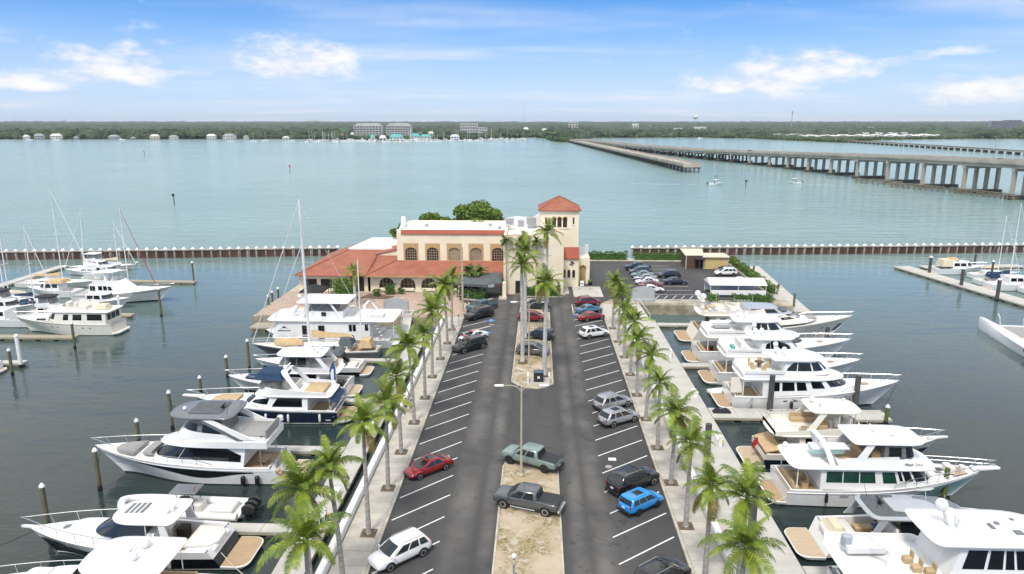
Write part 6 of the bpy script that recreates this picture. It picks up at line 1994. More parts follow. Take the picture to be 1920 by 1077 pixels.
b.dome(15.6, 1.2, 5.0, .45); b.dome(15.9, -.8, 5.0, .4); b.dome(14.9, .2, 7.25, .3); b.aerial(9, 2, 7.2)
b.arch(3.2, 4.6, 4.4, 6.3, 2.6, 2.3, .35); b.seat(2.6, 1.2, 4.6, 2.4, 1.4, .5, 'white_cushion'); b.rail(.72, 1, .7, .035, step=.07)
for i in range(5): MB().box((1.3 + i * .25, 3.2, 1.6 + i * .55), (.3, .8, .06)).build('step', 'gelcoat', b.root)
b.fenders((.2, .4), 1, 'gelcoat', .2, .8); mb = MB(); mb.tube([(-.4, 3.3, 1.2), (-.4, 3.3, 4.3)], .06); mb.tube([(-.4, -3.3, 1.2), (-.4, -3.3, 4.3)], .06); mb.build('deck_post', 'gelcoat', b.root)


def rope(label, a, b, sag=.5, r=.03, m='rope_dark'):
    P = [Vector(a).lerp(Vector(b), i / 8) - Vector((0, 0, sag * (1 - (i / 4 - 1) ** 2))) for i in range(9)]
    return tag(MB().tube(P, r, 4).build('mooring_rope', m), label, 'rope', 'mooring ropes')


for lab, a, b, s_ in (('slack rope from the navy hulled yacht bow to the tall piling', (-38.2, 31.4, 2.3), (-39.6, 27.8, 3.1), .9), ('rope from the sleek flybridge yacht bow to the green piling', (-41.2, 17.2, 2.6), (-39.6, 14.0, 2.4), .3), ('rope running left from the express cruiser bow', (-38.8, 4.1, 1.9), (-48.5, .2, .05), .5), ('pale stern line of the express cruiser', (-22.6, 2.2, 1.6), (-18.3, -.3, .65), .5),
                      ('pale stern line of the green windowed yacht', (24.6, 13.4, 1.2), (22.0, 12.4, .65), .2), ('bow line of the green windowed yacht', (40.5, 15.0, 2.7), (39.6, 15.3, 1.9), .2), ('spring line of the deck chair yacht', (32.0, 35.2, 1.8), (38.0, 34.3, .66), .15), ('second spring line of the deck chair yacht', (39.0, 35.2, 2.2), (31.5, 34.3, .66), .15), ('bow line of the deck chair yacht', (45.6, 37.4, 3.0), (42.4, 34.0, .7), .2)):
    rope(lab, a, b, s_, .03, 'rope' if 'pale' in lab else 'rope_dark')

# ---------------------------------------------------------------- right side, near to far
# nearest: white yacht with enclosed bridge
b = Boat('motor_yacht', 'large white yacht with enclosed bridge at the bottom right corner', 'yacht', 23.4, -1.0, 0, 25.0, 6.0, 1.9, 3.3, YG, bands=[(.05, 'bottom_paint'), (.9, 'gelcoat'), (.93, 'hull_black'), (1, 'gelcoat')])
b.deck(.17, 1.15, .12, .25, sm='teak_pale'); b.platform(1.3, 2.6, .5, 'gelcoat', 'teak_pale'); b.rail(.5, 1, .8)
b.house('saloon', 3.0, 16.6, 2.6, 1.95, 4.1, xm=13, rf=2.4, tum=.08, camber=.04, wins=((.04, .2, .3, .8), (.24, .44, .3, .8), (.48, .62, .3, .8), (.7, 1, .3, .9)))
b.slab('upper_deck', -.8, 15.6, 2.75, 4.1, .2, ea=.35, af=.1, ff=.35, camber=.02); b.coaming('boat_deck_coaming', -.6, 6.4, 2.55, 4.2, .6, xm=5.5, rf=.1, floor='deck_white')
h = b.house('sky_lounge', 5.8, 14.2, 2.2, 4.25, 6.8, xm=10.4, rf=2.2, ra=.8, tum=.10, camber=.05, wins=((.06, .22, .34, .86), (.245, .36, .34, .86), (.38, .45, .34, .86), (.47, .60, .34, .86), (.63, .80, .34, .86), (.83, 1, .34, .86)))
b.slab('hardtop', 4.6, 13.6, 2.4, 6.85, .16, ea=.4, ef=.75, af=.15, ff=.42, camber=.14)
b.hatch(10.8, -.9, 7.16, .6, .55, 'grey_top'); b.hatch(10.0, .2, 7.2, .35, .35, 'grey_top'); b.hatch(11.4, .8, 7.14, .3, .3, 'grey_top'); b.hatch(9.4, -.2, 7.2, .3, .7, 'grey_top')
m_ = MB(); m_.loft([[(6.6, -.35, 7.0), (7.4, -.35, 7.0), (7.4, .35, 7.0), (6.6, .35, 7.0)], [(6.2, -.22, 8.1), (6.7, -.22, 8.1), (6.7, .22, 8.1), (6.2, .22, 8.1)]], True, True, True); m_.build('radar_mast', 'gelcoat', b.root)
b.dome(6.0, 0, 8.2, .42); b.dome(7.2, .9, 7.1, .38); b.radar(6.9, -.5, 7.6, 1.4); b.aerial(6.0, 1.6, 7.0, 3.2); b.aerial(5.6, -1.6, 7.0, 3.2); b.aerial(.4, -2.2, 4.6, 3.0, 0)
for x, y in ((4.2, -1.2), (4.9, -1.6), (4.1, -.2)):
    s_ = b.seat(x, y, 4.3, .6, .55, .42, 'tan_cushion', (.27, 0, .1, .55))
t_ = MB(); t_.loft([[(.2, .2, 4.55), (2.8, .3, 4.55), (3.4, .8, 4.7), (2.8, 1.3, 4.55), (.2, 1.4, 4.55)], [(.1, 0, 5.05), (2.9, .1, 5.1), (3.7, .8, 5.3), (2.9, 1.5, 5.1), (.1, 1.6, 5.05)]], True, True, True); t_.build('tender_hull', 'gelcoat', b.root, 30)
MB().rbox((.3, .8, 5.3), (.7, .6, .9), .15).build('tender_outboard', 'silver_trim', b.root)
b.bench(1.3, 1.15, 2.0, .8, 'tan_cushion'); MB().tube([(2.4, -1.0, 4.2), (2.4, -1.0, 5.6), (1.2, -.4, 6.3)], .12, 6).build('crane', 'gelcoat', b.root)
MB().tube([(.3, -2.0, 1.9), (-.2, -2.1, 3.1)], .03).build('flag_staff', 'gelcoat', b.root)
mb = MB(); mb.loft([[(-.2 - .12 * k, -2.1 - .03 * math.sin(k * 2), 3.05 - .12 * k), (-.1 - .12 * k, -2.1 - .03 * math.sin(k * 2 + 1), 2.3 - .16 * k)] for k in range(7)], False); mb.build('flag', 'red', b.root)

# express cruiser with two tone grey hardtop
b = Boat('motor_yacht', 'express cruiser with grey and silver hardtop and pale teak platform', 'yacht', 24.6, 7.0, 0, 16.6, 4.8, 1.6, 2.4, YG, bands=[(.08, 'bottom_paint'), (.2, 'hull_black'), (1, 'gelcoat')], trake=.8)
b.deck(.36, .95, .10, .32, sm='teak'); b.platform(2.0, 2.15, .5, 'gelcoat', 'teak_pale', .08); b.rail(.44, 1, .85, step=.1, lead=.4)
b.house('cabin', 5.6, 13.4, 1.9, 1.65, 2.6, xm=8.6, rf=2.6, tum=.2, camber=.06, m='gelcoat', wins=((.02, .5, .4, .85),))
b.house('windscreen_frame', 5.8, 12.2, 1.85, 2.5, 3.55, xm=8, rf=3.4, tum=.18, m='dark_glass', camber=.02, roof=False)
b.slab('hardtop', 3.4, 11.4, 2.0, 3.7, .18, 'silver_trim', ef=.8, ea=.45, af=.2, ff=.5, camber=.2)
b.slab('roof_panel', 3.75, 6.9, 1.7, 3.93, .06, 'canvas_grey', ef=.6, ea=.5, af=.3, ff=.35, camber=.05); b.slab('sunroof', 7.9, 11.0, 1.5, 3.96, .07, 'grey_top', ef=.8, ea=.5, af=.2, ff=.5, camber=.02)
b.arm(3.4, 2.0, 4.4, 3.65, 2.05, 1.9, .8, .6, .1, 'silver_trim'); b.radar(4.8, 0, 4.1, 1.2, 'black_plastic'); b.aerial(4.4, 1.3, 4.0, 1.5, -.3, 'black_plastic'); b.aerial(4.3, -.6, 4.0, 1.2, .3, 'black_plastic')
b.pad([(.9, -1.4), (3.0, -1.5), (3.0, 1.5), (.9, 1.4), (.5, .6), (.5, -.6)], 1.5, .3, 'white_cushion'); b.seat(4.3, 1.0, .95, 1.6, .8, .5, 'tan_cushion'); b.helm(6.0, .95, 1.1, 'black_plastic', -.7)
b.canvas('cockpit_cover', .8, 2.3, 1.1, 1.75, 2.2, 'canvas_cream'); MB().box((4.6, -.9, 1.5), (.9, .8, .9)).build('galley_unit', 'silver_trim', b.root)
person('person in blue shirt in the cockpit of the grey topped cruiser', 24.6 + 4.6, 7.0 - .1, .96, rad(70), 'cloth_blue', 'cloth_dark', .05)

# long yacht with green tinted windows
b = Boat('motor_yacht', 'long white yacht with green tinted windows and seafoam bow', 'yacht', 24.4, 15.6, 0, 18.7, 5.4, 1.75, 3.0, YG, bands=[(.06, 'bottom_paint'), (.10, 'gelcoat'), (1, 'gelcoat')])
b.strip('bow_flare', .70, .985, .12, .84, 'seafoam', .012); b.strip('hull_vent', .26, .30, .62, .74, 'silver_trim', .03, 6); b.strip('hull_vent', .33, .37, .62, .74, 'silver_trim', .03, 6)
b.deck(.16, 1.3, .16, .25, sm='teak'); b.platform(1.4, 2.2, .45, 'gelcoat', 'teak'); b.rail(.5, 1, .8, step=.055, lead=.9, mid=True); b.pulpit(1.2, .4)
b.house('saloon', 2.9, 13.8, 2.3, 1.8, 3.85, xm=10.6, rf=1.7, tum=.03, e=.6, camber=.03, wins=((.03, .118, .34, .86, 'green_glass'), (.124, .212, .34, .86, 'green_glass'), (.218, .306, .34, .86, 'green_glass'), (.35, .43, .34, .86, 'green_glass'), (.45, .47, .45, .9), (.48, .52, .45, .9), (.54, .70, .42, .92), (.72, 1, .42, .92)))
b.slab('upper_deck', .2, 13.4, 2.55, 3.85, .18, ea=.45, ef=.6, af=.12, ff=.22, camber=.02)
b.house('bridge_fairing', 4.4, 13.2, 2.3, 3.95, 4.75, xm=9.8, rf=2.2, ra=-.3, tum=.06, e=.65, camber=.02, roof=False); b.coaming('flybridge_coaming', 5.0, 11.6, 2.1, 4.0, .75, xm=9, rf=.8, hf=1.0, floor='teak_pale')
b.slab('hardtop', 5.6, 12.2, 2.15, 6.1, .16, ea=.4, ef=.6, af=.12, ff=.3, camber=.1); b.arm(6.2, 4.5, 7.2, 6.05, 2.15, 1.95, .9, .7); b.house('flybridge_screen', 8.4, 11.6, 2.0, 4.75, 6.0, xm=10.2, rf=.5, tum=.05, m='clear_vinyl', camber=.02, roof=False, wins=((.1, .4, .15, .85, 'dark_glass'), (.5, .9, .1, .85, 'dark_glass')))
b.arch(4.0, 4.0, 3.2, 5.9, 2.0, 1.6, .5); b.radar(8.2, .3, 6.45); b.dome(9.6, -.6, 6.4, .25); b.aerial(7.0, 1.6, 6.2, 3); b.aerial(7.0, -1.6, 6.2, 3)
t_ = MB(); t_.loft([[(2.6, y - .5, 4.5), (5.4, y - .45, 4.5), (6.0, y, 4.6), (5.4, y + .45, 4.5), (2.6, y + .5, 4.5)] if k == 0 else [(2.5, y - .75, 5.0), (5.5, y - .65, 5.05), (6.3, y, 5.2), (5.5, y + .65, 5.05), (2.5, y + .75, 5.0)] for k in (0, 1) for y in (-.2,)], True, True, True); t_.build('tender_hull', 'seafoam', b.root, 30)
MB().rbox((4.2, -.2, 5.08), (3.4, 1.3, .14), .05).build('tender_cover', 'gelcoat', b.root)
b.helm(10.2, 4.05); b.bench(7.2, 4.05, 1.4, .7, 'tan_cushion'); MB().box((8.2, -.9, 4.55), (1.1, .8, .9)).build('wet_bar', 'canvas_tan', b.root); b.dome(1.0, 1.8, 4.0, .25)
b.bench(1.0, 1.3, 1.7, .7, 'tan_cushion'); b.seat(2.0, -1.0, 1.3, .6, .6, .5, 'canvas_tan', (.25, 0, .1, .6), name='wicker_chair'); b.seat(2.0, .6, 1.3, .6, .6, .5, 'canvas_tan', (.25, 0, .1, .6), name='wicker_chair')
b.hatch(14.5, 0, 2.85, .6, .6); b.pad([(15.4, -1.0), (16.8, -.6), (16.8, .6), (15.4, 1.0)], 2.72, .03, 'teak', 'bow_deck'); b.seat(15.4, 0, 2.7, .6, 1.3, .55, 'gelcoat', name='bow_locker'); b.seat(16.6, 0, 2.75, .5, .5, .5, 'white_cushion', name='anchor_windlass')
nm = [(12.0, -2.17, 4.42)]
LET = []
LET.append(('Much Time', .34, b.root, (10.9, -2.34, 4.28), (PI / 2, 0, 0), 'iron'))
b.rub(.84, .05, 'gelcoat'); b.posts([(.9, 2.1)], 1.8, 3.85, .05); b.fenders((.2, .45), -1, 'black_plastic', .15, 1.1)

# tan decked flybridge yacht
b = Boat('motor_yacht', 'cream yacht with tan flybridge seats and dark blue transom', 'yacht', 24.6, 22.6, 0, 18.2, 5.0, 1.7, 2.8, YG, bands=[(.05, 'bottom_paint'), (.62, 'navy'), (1, 'gelcoat_cream')])
b.deck(.20, 1.2, .12, .25, capm='gelcoat_cream', sm='teak'); b.platform(1.8, 2.3, .45, 'gelcoat_cream', 'teak_pale'); b.rail(.42, 1, .8, step=.07, lead=.4); b.pulpit(.7, .25)
b.pad([(.15, -2.0), (1.7, -2.15), (1.7, 2.15), (.15, 2.0)], 1.75, .15, 'canvas_tan', 'cockpit_cover', .28)
b.house('saloon', 3.4, 13.0, 2.1, 1.8, 3.6, xm=8.8, rf=2.6, tum=.1, m='gelcoat_cream', camber=.05, wins=((.05, .5, .3, .85), (.55, 1, .35, .92)))
b.slab('upper_deck', .6, 10.6, 2.25, 3.6, .2, 'gelcoat_cream', ea=.6, af=.2, ff=.35, camber=.02); b.coaming('flybridge_coaming', .9, 10.2, 2.15, 3.65, .45, xm=6.5, rf=.5, hf=.95, m='gelcoat_cream', floor='deck_cream', open_aft=False)
b.slab('hardtop', 4.4, 9.6, 1.95, 6.0, .16, 'gelcoat_cream', ea=.45, ef=.6, af=.2, ff=.35, camber=.12); b.arm(4.2, 4.0, 5.6, 5.95, 2.0, 1.8, .9, .7, m='gelcoat_cream'); b.posts([(7.2, 1.7), (8.4, 1.5)], 4.2, 5.95, .045); b.posts([(9.2, .7)], 4.4, 5.95, .04)
b.hatch(8.2, -.3, 6.27, .9, .8, 'deck_cream', 'sunroof'); b.dome(5.2, .5, 6.3, .28); b.dome(8.6, 1.0, 6.25, .16); b.radar(5.6, -.5, 6.3)
for q in (-1, 1): b.seat(4.8, q * 1.4, 3.75, 2.6, .7, .45, 'tan_cushion', (0, q * .3, 2.6, .16))
b.helm(8.6, 3.75, 1.3, 'gelcoat_cream'); b.seat(6.6, .6, 3.75, .8, 1.6, .5, 'tan_cushion', (-.3, 0, .14, 1.6)); b.hatch(14.4, 0, 2.62, .7, .7, 'deck_cream')
mb = MB(); mb.tube([(x, y, 4.75) for x, y in ((4.0, 2.0), (1.6, 2.0), (1.0, 1.4), (.95, 0), (1.0, -1.4), (1.6, -2.0), (4.0, -2.0))], .035, 5)
mb.tube([(x, y, 4.4) for x, y in ((4.0, 2.0), (1.6, 2.0), (1.0, 1.4), (.95, 0), (1.0, -1.4), (1.6, -2.0), (4.0, -2.0))], .025, 4)
for x, y in ((4, 2), (2.8, 2), (1.6, 2), (1, 1.4), (1, -1.4), (1.6, -2), (2.8, -2), (4, -2)): mb.tube([(x, y, 4.05), (x, y, 4.75)], .025, 4)
mb.build('flybridge_rail', 'steel', b.root)
MB().tube([(.15, -.6, 1.9), (-.3, -.6, 2.9)], .025).build('flag_staff', 'gelcoat', b.root); mb = MB(); mb.loft([[(-.3 - .1 * k, -.6 + .04 * math.sin(k), 2.85 - .1 * k), (-.2 - .1 * k, -.6, 2.2 - .14 * k)] for k in range(6)], False); mb.build('flag', 'red', b.root)
b.fenders((.3,), -1, 'black_plastic', .16, 3.2)

# white pilothouse yacht on the wide finger dock
def pilothouse(label, u, v, L, B, fs, fb, wins_low, wins_up, furn=False, dinghy=False, arch_=True, gl='dark_glass', scale=1.0, head=0.0, teak=True):
    b = Boat('motor_yacht', label, 'yacht', u, v, head, L, B, fs, fb, YG)
    b.deck(.17, 1.3, .14, .25, sm='teak'); b.platform(1.6, B * .45, .5, 'gelcoat', 'teak' if teak else 'deck_white'); b.rail(.62, 1, .7, step=.06, lead=.2)
    W = B * .43
    b.house('saloon', L * .17, L * .74, W, fs, 4.0, xm=L * .52, rf=L * .13, tum=.06, camber=.03, wins=wins_low, glass=gl, z0f=fb * .75)
    b.slab('upper_deck', L * .04, L * .66, W * 1.06, 4.0, .2, ea=.4, ef=.8, af=.08, ff=.4, camber=.03)
    b.house('boat_deck', L * .05, L * .64, W * 1.0, 4.1, 4.75, xm=L * .4, rf=L * .07, tum=.03, e=.9, camber=.03, z1f=4.3, roof=True)
    h = b.house('pilothouse', L * .28, L * .58, W * .86, 4.5, 6.3, xm=L * .42, rf=L * .09, ra=L * .02, tum=.12, camber=.05, wins=wins_up, glass=gl)
    b.slab('hardtop', L * .22, L * .535, W * .92, 6.3, .16, ea=.4, ef=.8, af=.15, ff=.45, camber=.1)
    if arch_:
        m_ = MB(); m_.loft([[(L * .27, -.3, 6.5), (L * .32, -.3, 6.5), (L * .32, .3, 6.5), (L * .27, .3, 6.5)], [(L * .25, -.18, 7.4), (L * .275, -.18, 7.4), (L * .275, .18, 7.4), (L * .25, .18, 7.4)]], True, True, True); m_.build('radar_mast', 'gelcoat', b.root)
        b.dome(L * .26, 0, 7.45, .32); b.dome(L * .33, 1.0, 6.5, .3); b.radar(L * .3, -.7, 6.6)
    b.aerial(L * .26, 1.5, 6.4, 2.6); b.aerial(L * .26, -1.5, 6.4, 2.6)
    b.coaming('deck_coaming', L * .06, L * .3, W * 1.0, 4.75, .35, xm=L * .28, rf=0, floor='deck_white', th=.07)
    if furn:
        tb = MB().lathe([(.06, 4.85), (.06, 5.5), (.6, 5.52), (.6, 5.57)], 10, (L * .17, -.2, 0)).build('table', 'shed_brown', b.root)
        for k in range(5):
            a = k * 1.25; x, y = L * .17 + 1.05 * math.cos(a), -.2 + 1.05 * math.sin(a)
            c = MB().rbox((x, y, 5.05), (.5, .5, .5), .06).build('deck_chair', 'canvas_tan', b.root); MB().rbox((x + .25 * math.cos(a), y + .25 * math.sin(a), 5.5), (.12, .5, .5), .04, rz=a).build('backrest', 'canvas_tan', c)
    if dinghy:
        t_ = MB(); t_.loft([[(L * .1, -.5, 5.3), (L * .2, -.45, 5.3), (L * .22, 0, 5.4), (L * .2, .45, 5.3), (L * .1, .5, 5.3)], [(L * .09, -.8, 5.8), (L * .205, -.7, 5.85), (L * .235, 0, 6.0), (L * .205, .7, 5.85), (L * .09, .8, 5.8)]], True, True, True); t_.build('tender_hull', 'gelcoat', b.root, 30)
        MB().rbox((L * .16, 0, 5.12), (2.2, 1.2, .3), .05).build('tender_cradle', 'metal_grey', b.root)
    b.bench(1.1, 1.3, B * .32, .8, 'tan_cushion'); b.posts([(L * .06, W * .9)], fs, 4.0, .06); b.stair(.15, B * .34, .55, 1.6, 4, .7, 'teak', .3); b.stair(.15, -B * .34, .55, 1.6, 4, .7, 'teak', .3)
    b.hatch(L * .8, 0, b.S(.8) + .0, .8, .8, 'teak', 'teak_hatch'); b.hatch(L * .86, 0, b.S(.86) - .02, .5, .5, 'deck_white'); b.rub(.97)
    for t in (.3, .36, .42, .6, .66): b.strip('portlight', t, t + .022, .66, .74, 'dark_glass', .02, 4)
    return b


b = pilothouse('white pilothouse yacht with deck chairs moored at the wide finger dock', 25.4, 37.9, 20.8, 5.7, 1.9, 3.3, ((.05, .13, .3, .85), (.15, .25, .3, .85), (.27, .35, .3, .85), (.40, .50, .42, .9), (.55, 1, .5, .97)), ((.06, .26, lambda r: .3, lambda r: .45 + .4 * min(1, r * 2)), (.28, .52, .3, .85), (.54, .72, .3, .85), (.78, 1, .3, .9)), furn=True)
b.fenders((.22, .36, .5, .63), -1, 'black_plastic', .2, 1.0); b.stair(1.8, -2.95, .7, 1.9, 4, .5, 'steel', .12)
MB().rbox((.6, -1.6, 3.0), (1.4, .1, 1.9), .03).build('aft_curtain', 'gelcoat_ivory', b.root)
b = pilothouse('white yacht with arched pilothouse windows beyond the deck chair yacht', 25.6, 46.3, 19.6, 5.6, 1.9, 3.2, ((.05, .45, .35, lambda r: .55 + .35 * min(1, r * 3)), (.6, 1, .5, .97)), ((.1, .62, .32, lambda r: .42 + .5 * math.sin(PI * min(1, .1 + .85 * r)) ** .7), (.8, 1, .35, .9)), dinghy=False)
MB().rbox((2.2, -.8, 5.0), (.5, 1.2, .4), .05).build('towel', 'far_teal', b.root); b.bench(3.4, 4.85, 1.6)
b = pilothouse('white yacht with dinghy on its boat deck, second farthest on the right', 25.0, 54.9, 22.6, 5.7, 2.0, 3.4, ((.06, .4, .35, .85), (.52, 1, .5, .97)), ((.15, .36, .35, .88), (.38, .50, .35, .88), (.52, .72, .35, .88), (.8, 1, .35, .9)), dinghy=True)
MB().rbox((1.6, -1.4, 1.9), (.5, .5, .6), .1).build('red_bag', 'red', b.root); b.seat(2.4, .6, 1.3, .8, .8, .6, 'black_plastic', name='cooler')

# farthest on the right: big raised cockpit yacht
b = Boat('motor_yacht', 'farthest large cream yacht below the quay with open flybridge', 'yacht', 26.2, 65.4, 0, 26.0, 6.4, 2.1, 4.1, YG, bands=[(.05, 'bottom_paint'), (1, 'gelcoat_ivory')], trake=1.0)
b.deck(.15, 1.6, .14, .3, capm='gelcoat_ivory', sm='teak'); b.platform(1.9, 2.9, .5, 'gelcoat_ivory', 'teak'); b.rail(.68, 1, .6, step=.06, lead=.1)
b.house('saloon', 3.8, 20.0, 2.75, 2.2, 4.5, xm=12.5, rf=5.0, tum=.1, m='gelcoat_ivory', camber=.05, z0f=3.6, wins=((.03, .08, .3, .8), (.17, .36, .38, lambda r: .5 + .36 * math.sin(PI * r)), (.52, .74, .52, .8), (.78, 1, .5, .95)))
b.slab('upper_deck', 1.0, 15.4, 2.9, 4.5, .22, 'gelcoat_ivory', ea=.6, ef=.8, af=.12, ff=.35, camber=.03); b.coaming('flybridge_coaming', 1.3, 13.0, 2.7, 4.6, .55, xm=8, rf=1.0, hf=.9, m='gelcoat_ivory', floor='deck_white')
b.house('flybridge_fairing', 8.6, 16.2, 2.2, 4.6, 5.6, xm=11.5, rf=2.6, tum=.15, m='silver_trim', camber=.05, wins=((.1, .26, .3, .85), (.28, .45, .3, .85), (.47, .62, .3, .85), (.7, 1, .3, .9)))
b.arm(4.0, 5.0, 1.6, 6.6, 2.4, 2.0, .7, .5, m='silver_trim'); b.arm(4.2, 5.6, 7.8, 5.1, 2.5, 2.5, .5, .4, m='silver_trim', name='side_wing'); MB().box((1.7, 0, 6.6), (.6, 4.1, .2)).build('radar_arch', 'gelcoat_ivory', b.root)
b.dome(1.5, 1.2, 6.7, .5); b.dome(1.9, -.9, 6.7, .5); b.dome(2.4, .3, 6.7, .28); b.aerial(4.8, 2.4, 5.2, 3.0, 0); b.aerial(6.4, -2.4, 5.2, 2.4, 0); b.aerial(10.5, 1.8, 5.7, 2.2, 0)
b.seat(3.6, 1.0, 4.75, 1.6, 1.4, .5, 'canvas_tan'); b.seat(3.6, -1.2, 4.75, 1.6, 1.0, .5, 'white_cushion'); b.bench(6.4, 4.75, 1.7, .8); mb = MB()
for k in range(5): mb.tube([(7.2 + .5 * k, 1.2, 5.2), (7.6 + .5 * k, 1.2, 6.2), (7.8 + .5 * k, -1.2, 6.2), (7.4 + .5 * k, -1.2, 5.2)], .035, 4)
mb.build('bimini_frame', 'white_rail', b.root)
b.bench(1.6, 1.6, 2.0, .8, 'canvas_tan'); MB().box((3.3, .6, 2.4), (.5, 2.6, 1.5)).build('saloon_door', 'shed_brown', b.root); b.pad([(18.5, -1.2), (20.0, -1.0), (20.0, 1.0), (18.5, 1.2)], 3.7, .2, 'grey_cushion')
b.strip('anchor_pocket', .955, .985, .40, .70, 'hull_grey', .03, 8); b.strip('portlight', .84, .85, .6, .68, 'dark_glass', .02, 4); b.rub(.97, .04, 'gelcoat_ivory')

# ---------------------------------------------------------------- small boats on the outer docks
def sloop(label, u, v, head, L=11, B=3.4, mh=15, hull='gelcoat', cover='canvas_navy', furl='gelcoat', dodger=None, group=None, boom=True, rake=.0):
    b = Boat('sailing_boat', label, 'sailboat', u, v, head, L, B, 1.05, 1.45, group, bands=[(.1, 'bottom_blue'), (.92, hull), (1, 'gelcoat')], tm=.3, stern=.72, fine=.6, rake=1.3)
    b.deck(.26, .55, .06, .18, sm='deck_cream'); b.house('coachroof', L * .27, L * .68, B * .32, 1.05, 1.65, rf=.7, tum=.12, wins=((.08, .3, .35, .75), (.36, .58, .35, .75)))
    mst = MB().tube([(L * .56, 0, 1.2), (L * .56 - rake, 0, mh)], .11, 6, r1=.07).build('mast', 'gelcoat', b.root, 50)
    MB().tube([(L * .56 - rake * .5, -B * .25, mh * .55), (L * .56 - rake * .5, B * .25, mh * .55)], .035, 4).build('spreader', 'gelcoat', mst)
    MB().tube([(L * .985, 0, 1.5), (L * .57 - rake, 0, mh - .5)], .09, 5, r1=.03).build('furled_jib', furl, b.root)
    MB().tube([(.1, 0, 1.1), (L * .56 - rake, 0, mh - .1)], .02, 4).build('backstay', 'steel', b.root)
    for sd in (-1, 1): MB().tube([(L * .53, sd * B * .45, 1.2), (L * .56 - rake * .6, sd * B * .25, mh * .55), (L * .56 - rake, 0, mh - .2)], .018, 4).build('shroud', 'steel', b.root)
    if boom:
        MB().tube([(L * .55, 0, 2.3), (L * .2, 0, 2.35)], .08, 5).build('boom', 'gelcoat', b.root)
        mb = MB(); mb.loft([[(L * q, -w_, 2.35), (L * q, 0, 2.35 + h_), (L * q, w_, 2.35)] for q, w_, h_ in ((.545, .18, .8), (.4, .22, .5), (.21, .14, .3))], True, True, True); mb.build('sail_cover', cover, b.root, 40)
    if dodger: b.canvas('dodger', L * .2, L * .38, B * .36, 1.5, 2.5, dodger)
    b.rail(.05, 1, .55, .018, step=.11, low=1)
    return b


def cruiser(label, u, v, head, L=12.5, B=4.0, top='gelcoat', fly=True, hull='gelcoat', group=None, trunk=True):
    b = Boat('motor_boat', label, 'boat', u, v, head, L, B, 1.35, 2.1, group, bands=[(.07, 'bottom_blue'), (1, hull)])
    b.deck(.26, .7, .1, .2, sm='deck_cream'); b.platform(.9, B * .42, .4, 'gelcoat', 'teak_pale'); b.rail(.5, 1, .6, .025, step=.11)
    b.house('cabin', L * .3, L * .74, B * .4, 1.4, 2.95, xm=L * .52, rf=L * .1, tum=.1, camber=.05, wins=((.05, .28, .4, .85), (.32, .52, .4, .85), (.58, 1, .4, .88)))
    if fly:
        b.coaming('flybridge_coaming', L * .28, L * .58, B * .38, 2.95, .6, rf=.4, hf=.8); b.house('flybridge_screen', L * .34, L * .57, B * .34, 3.5, 4.5, rf=.4, tum=.05, m='clear_vinyl', camber=.02, roof=False)
        b.slab('hardtop', L * .27, L * .58, B * .38, 4.6, .12, top, camber=.08); b.posts([(L * .3, B * .34), (L * .5, B * .32)], 3.4, 4.6, .035, 'steel')
    b.aerial(L * .3, B * .3, 3, 3); b.seat(1.2, 0, .7, .8, B * .6, .5, 'white_cushion')
    return b


LM, RM = 'boats of the far left marina', 'boats of the far right marina'
# trawler, bow to the left
b = Boat('motor_yacht', 'old white trawler yacht with slanted dark windows in the left marina', 'yacht', -67.6, 65.4, PI, 17.6, 5.0, 1.9, 2.7, LM, bands=[(.05, 'bottom_paint'), (.9, 'gelcoat_cream'), (.94, 'hull_grey'), (1, 'gelcoat_cream')])
b.deck(.04, 1.4, .15, .2, capm='gelcoat_cream'); b.platform(.9, 2.2, .5, 'gelcoat_cream', 'deck_cream')
b.house('saloon', .8, 11.2, 2.25, 1.8, 3.9, xm=8.2, rf=1.0, tum=.05, e=.6, m='gelcoat_cream', camber=.03, wins=((.04, .2, .4, .88), (.26, .36, .4, .85), (.41, .47, .4, .85), (.6, 1, .45, .88)))
for y in (-1.2, 0, 1.2): MB().box((.78, y, 3.05), (.08, .95, 1.0)).build('aft_window', 'dark_glass', b.root)
b.slab('upper_deck', .2, 11.6, 2.35, 3.95, .16, 'gelcoat_cream', ea=.3, af=.06, ff=.25, camber=.03); b.house('coachroof', 10.8, 14.6, 1.6, 2.2, 2.8, rf=1.4, m='gelcoat_cream', wins=((.1, .45, .3, .8),))
b.coaming('flybridge_coaming', 4.0, 9.4, 1.7, 4.1, .7, rf=.5, m='gelcoat_cream'); b.helm(7.8, 4.1, m='gelcoat_cream'); b.seat(5.2, 0, 4.1, .8, 2, .5, 'white_cushion'); b.radar(4.4, 0, 5.2); b.canvas('dinghy_cover', 1.2, 3.6, .9, 4.15, 4.7, 'canvas_cream'); b.rail(.55, 1, .7, .03, step=.1)
for t in (.2, .27, .52, .58): b.strip('portlight', t, t + .018, .66, .72, 'dark_glass', .02, 4)
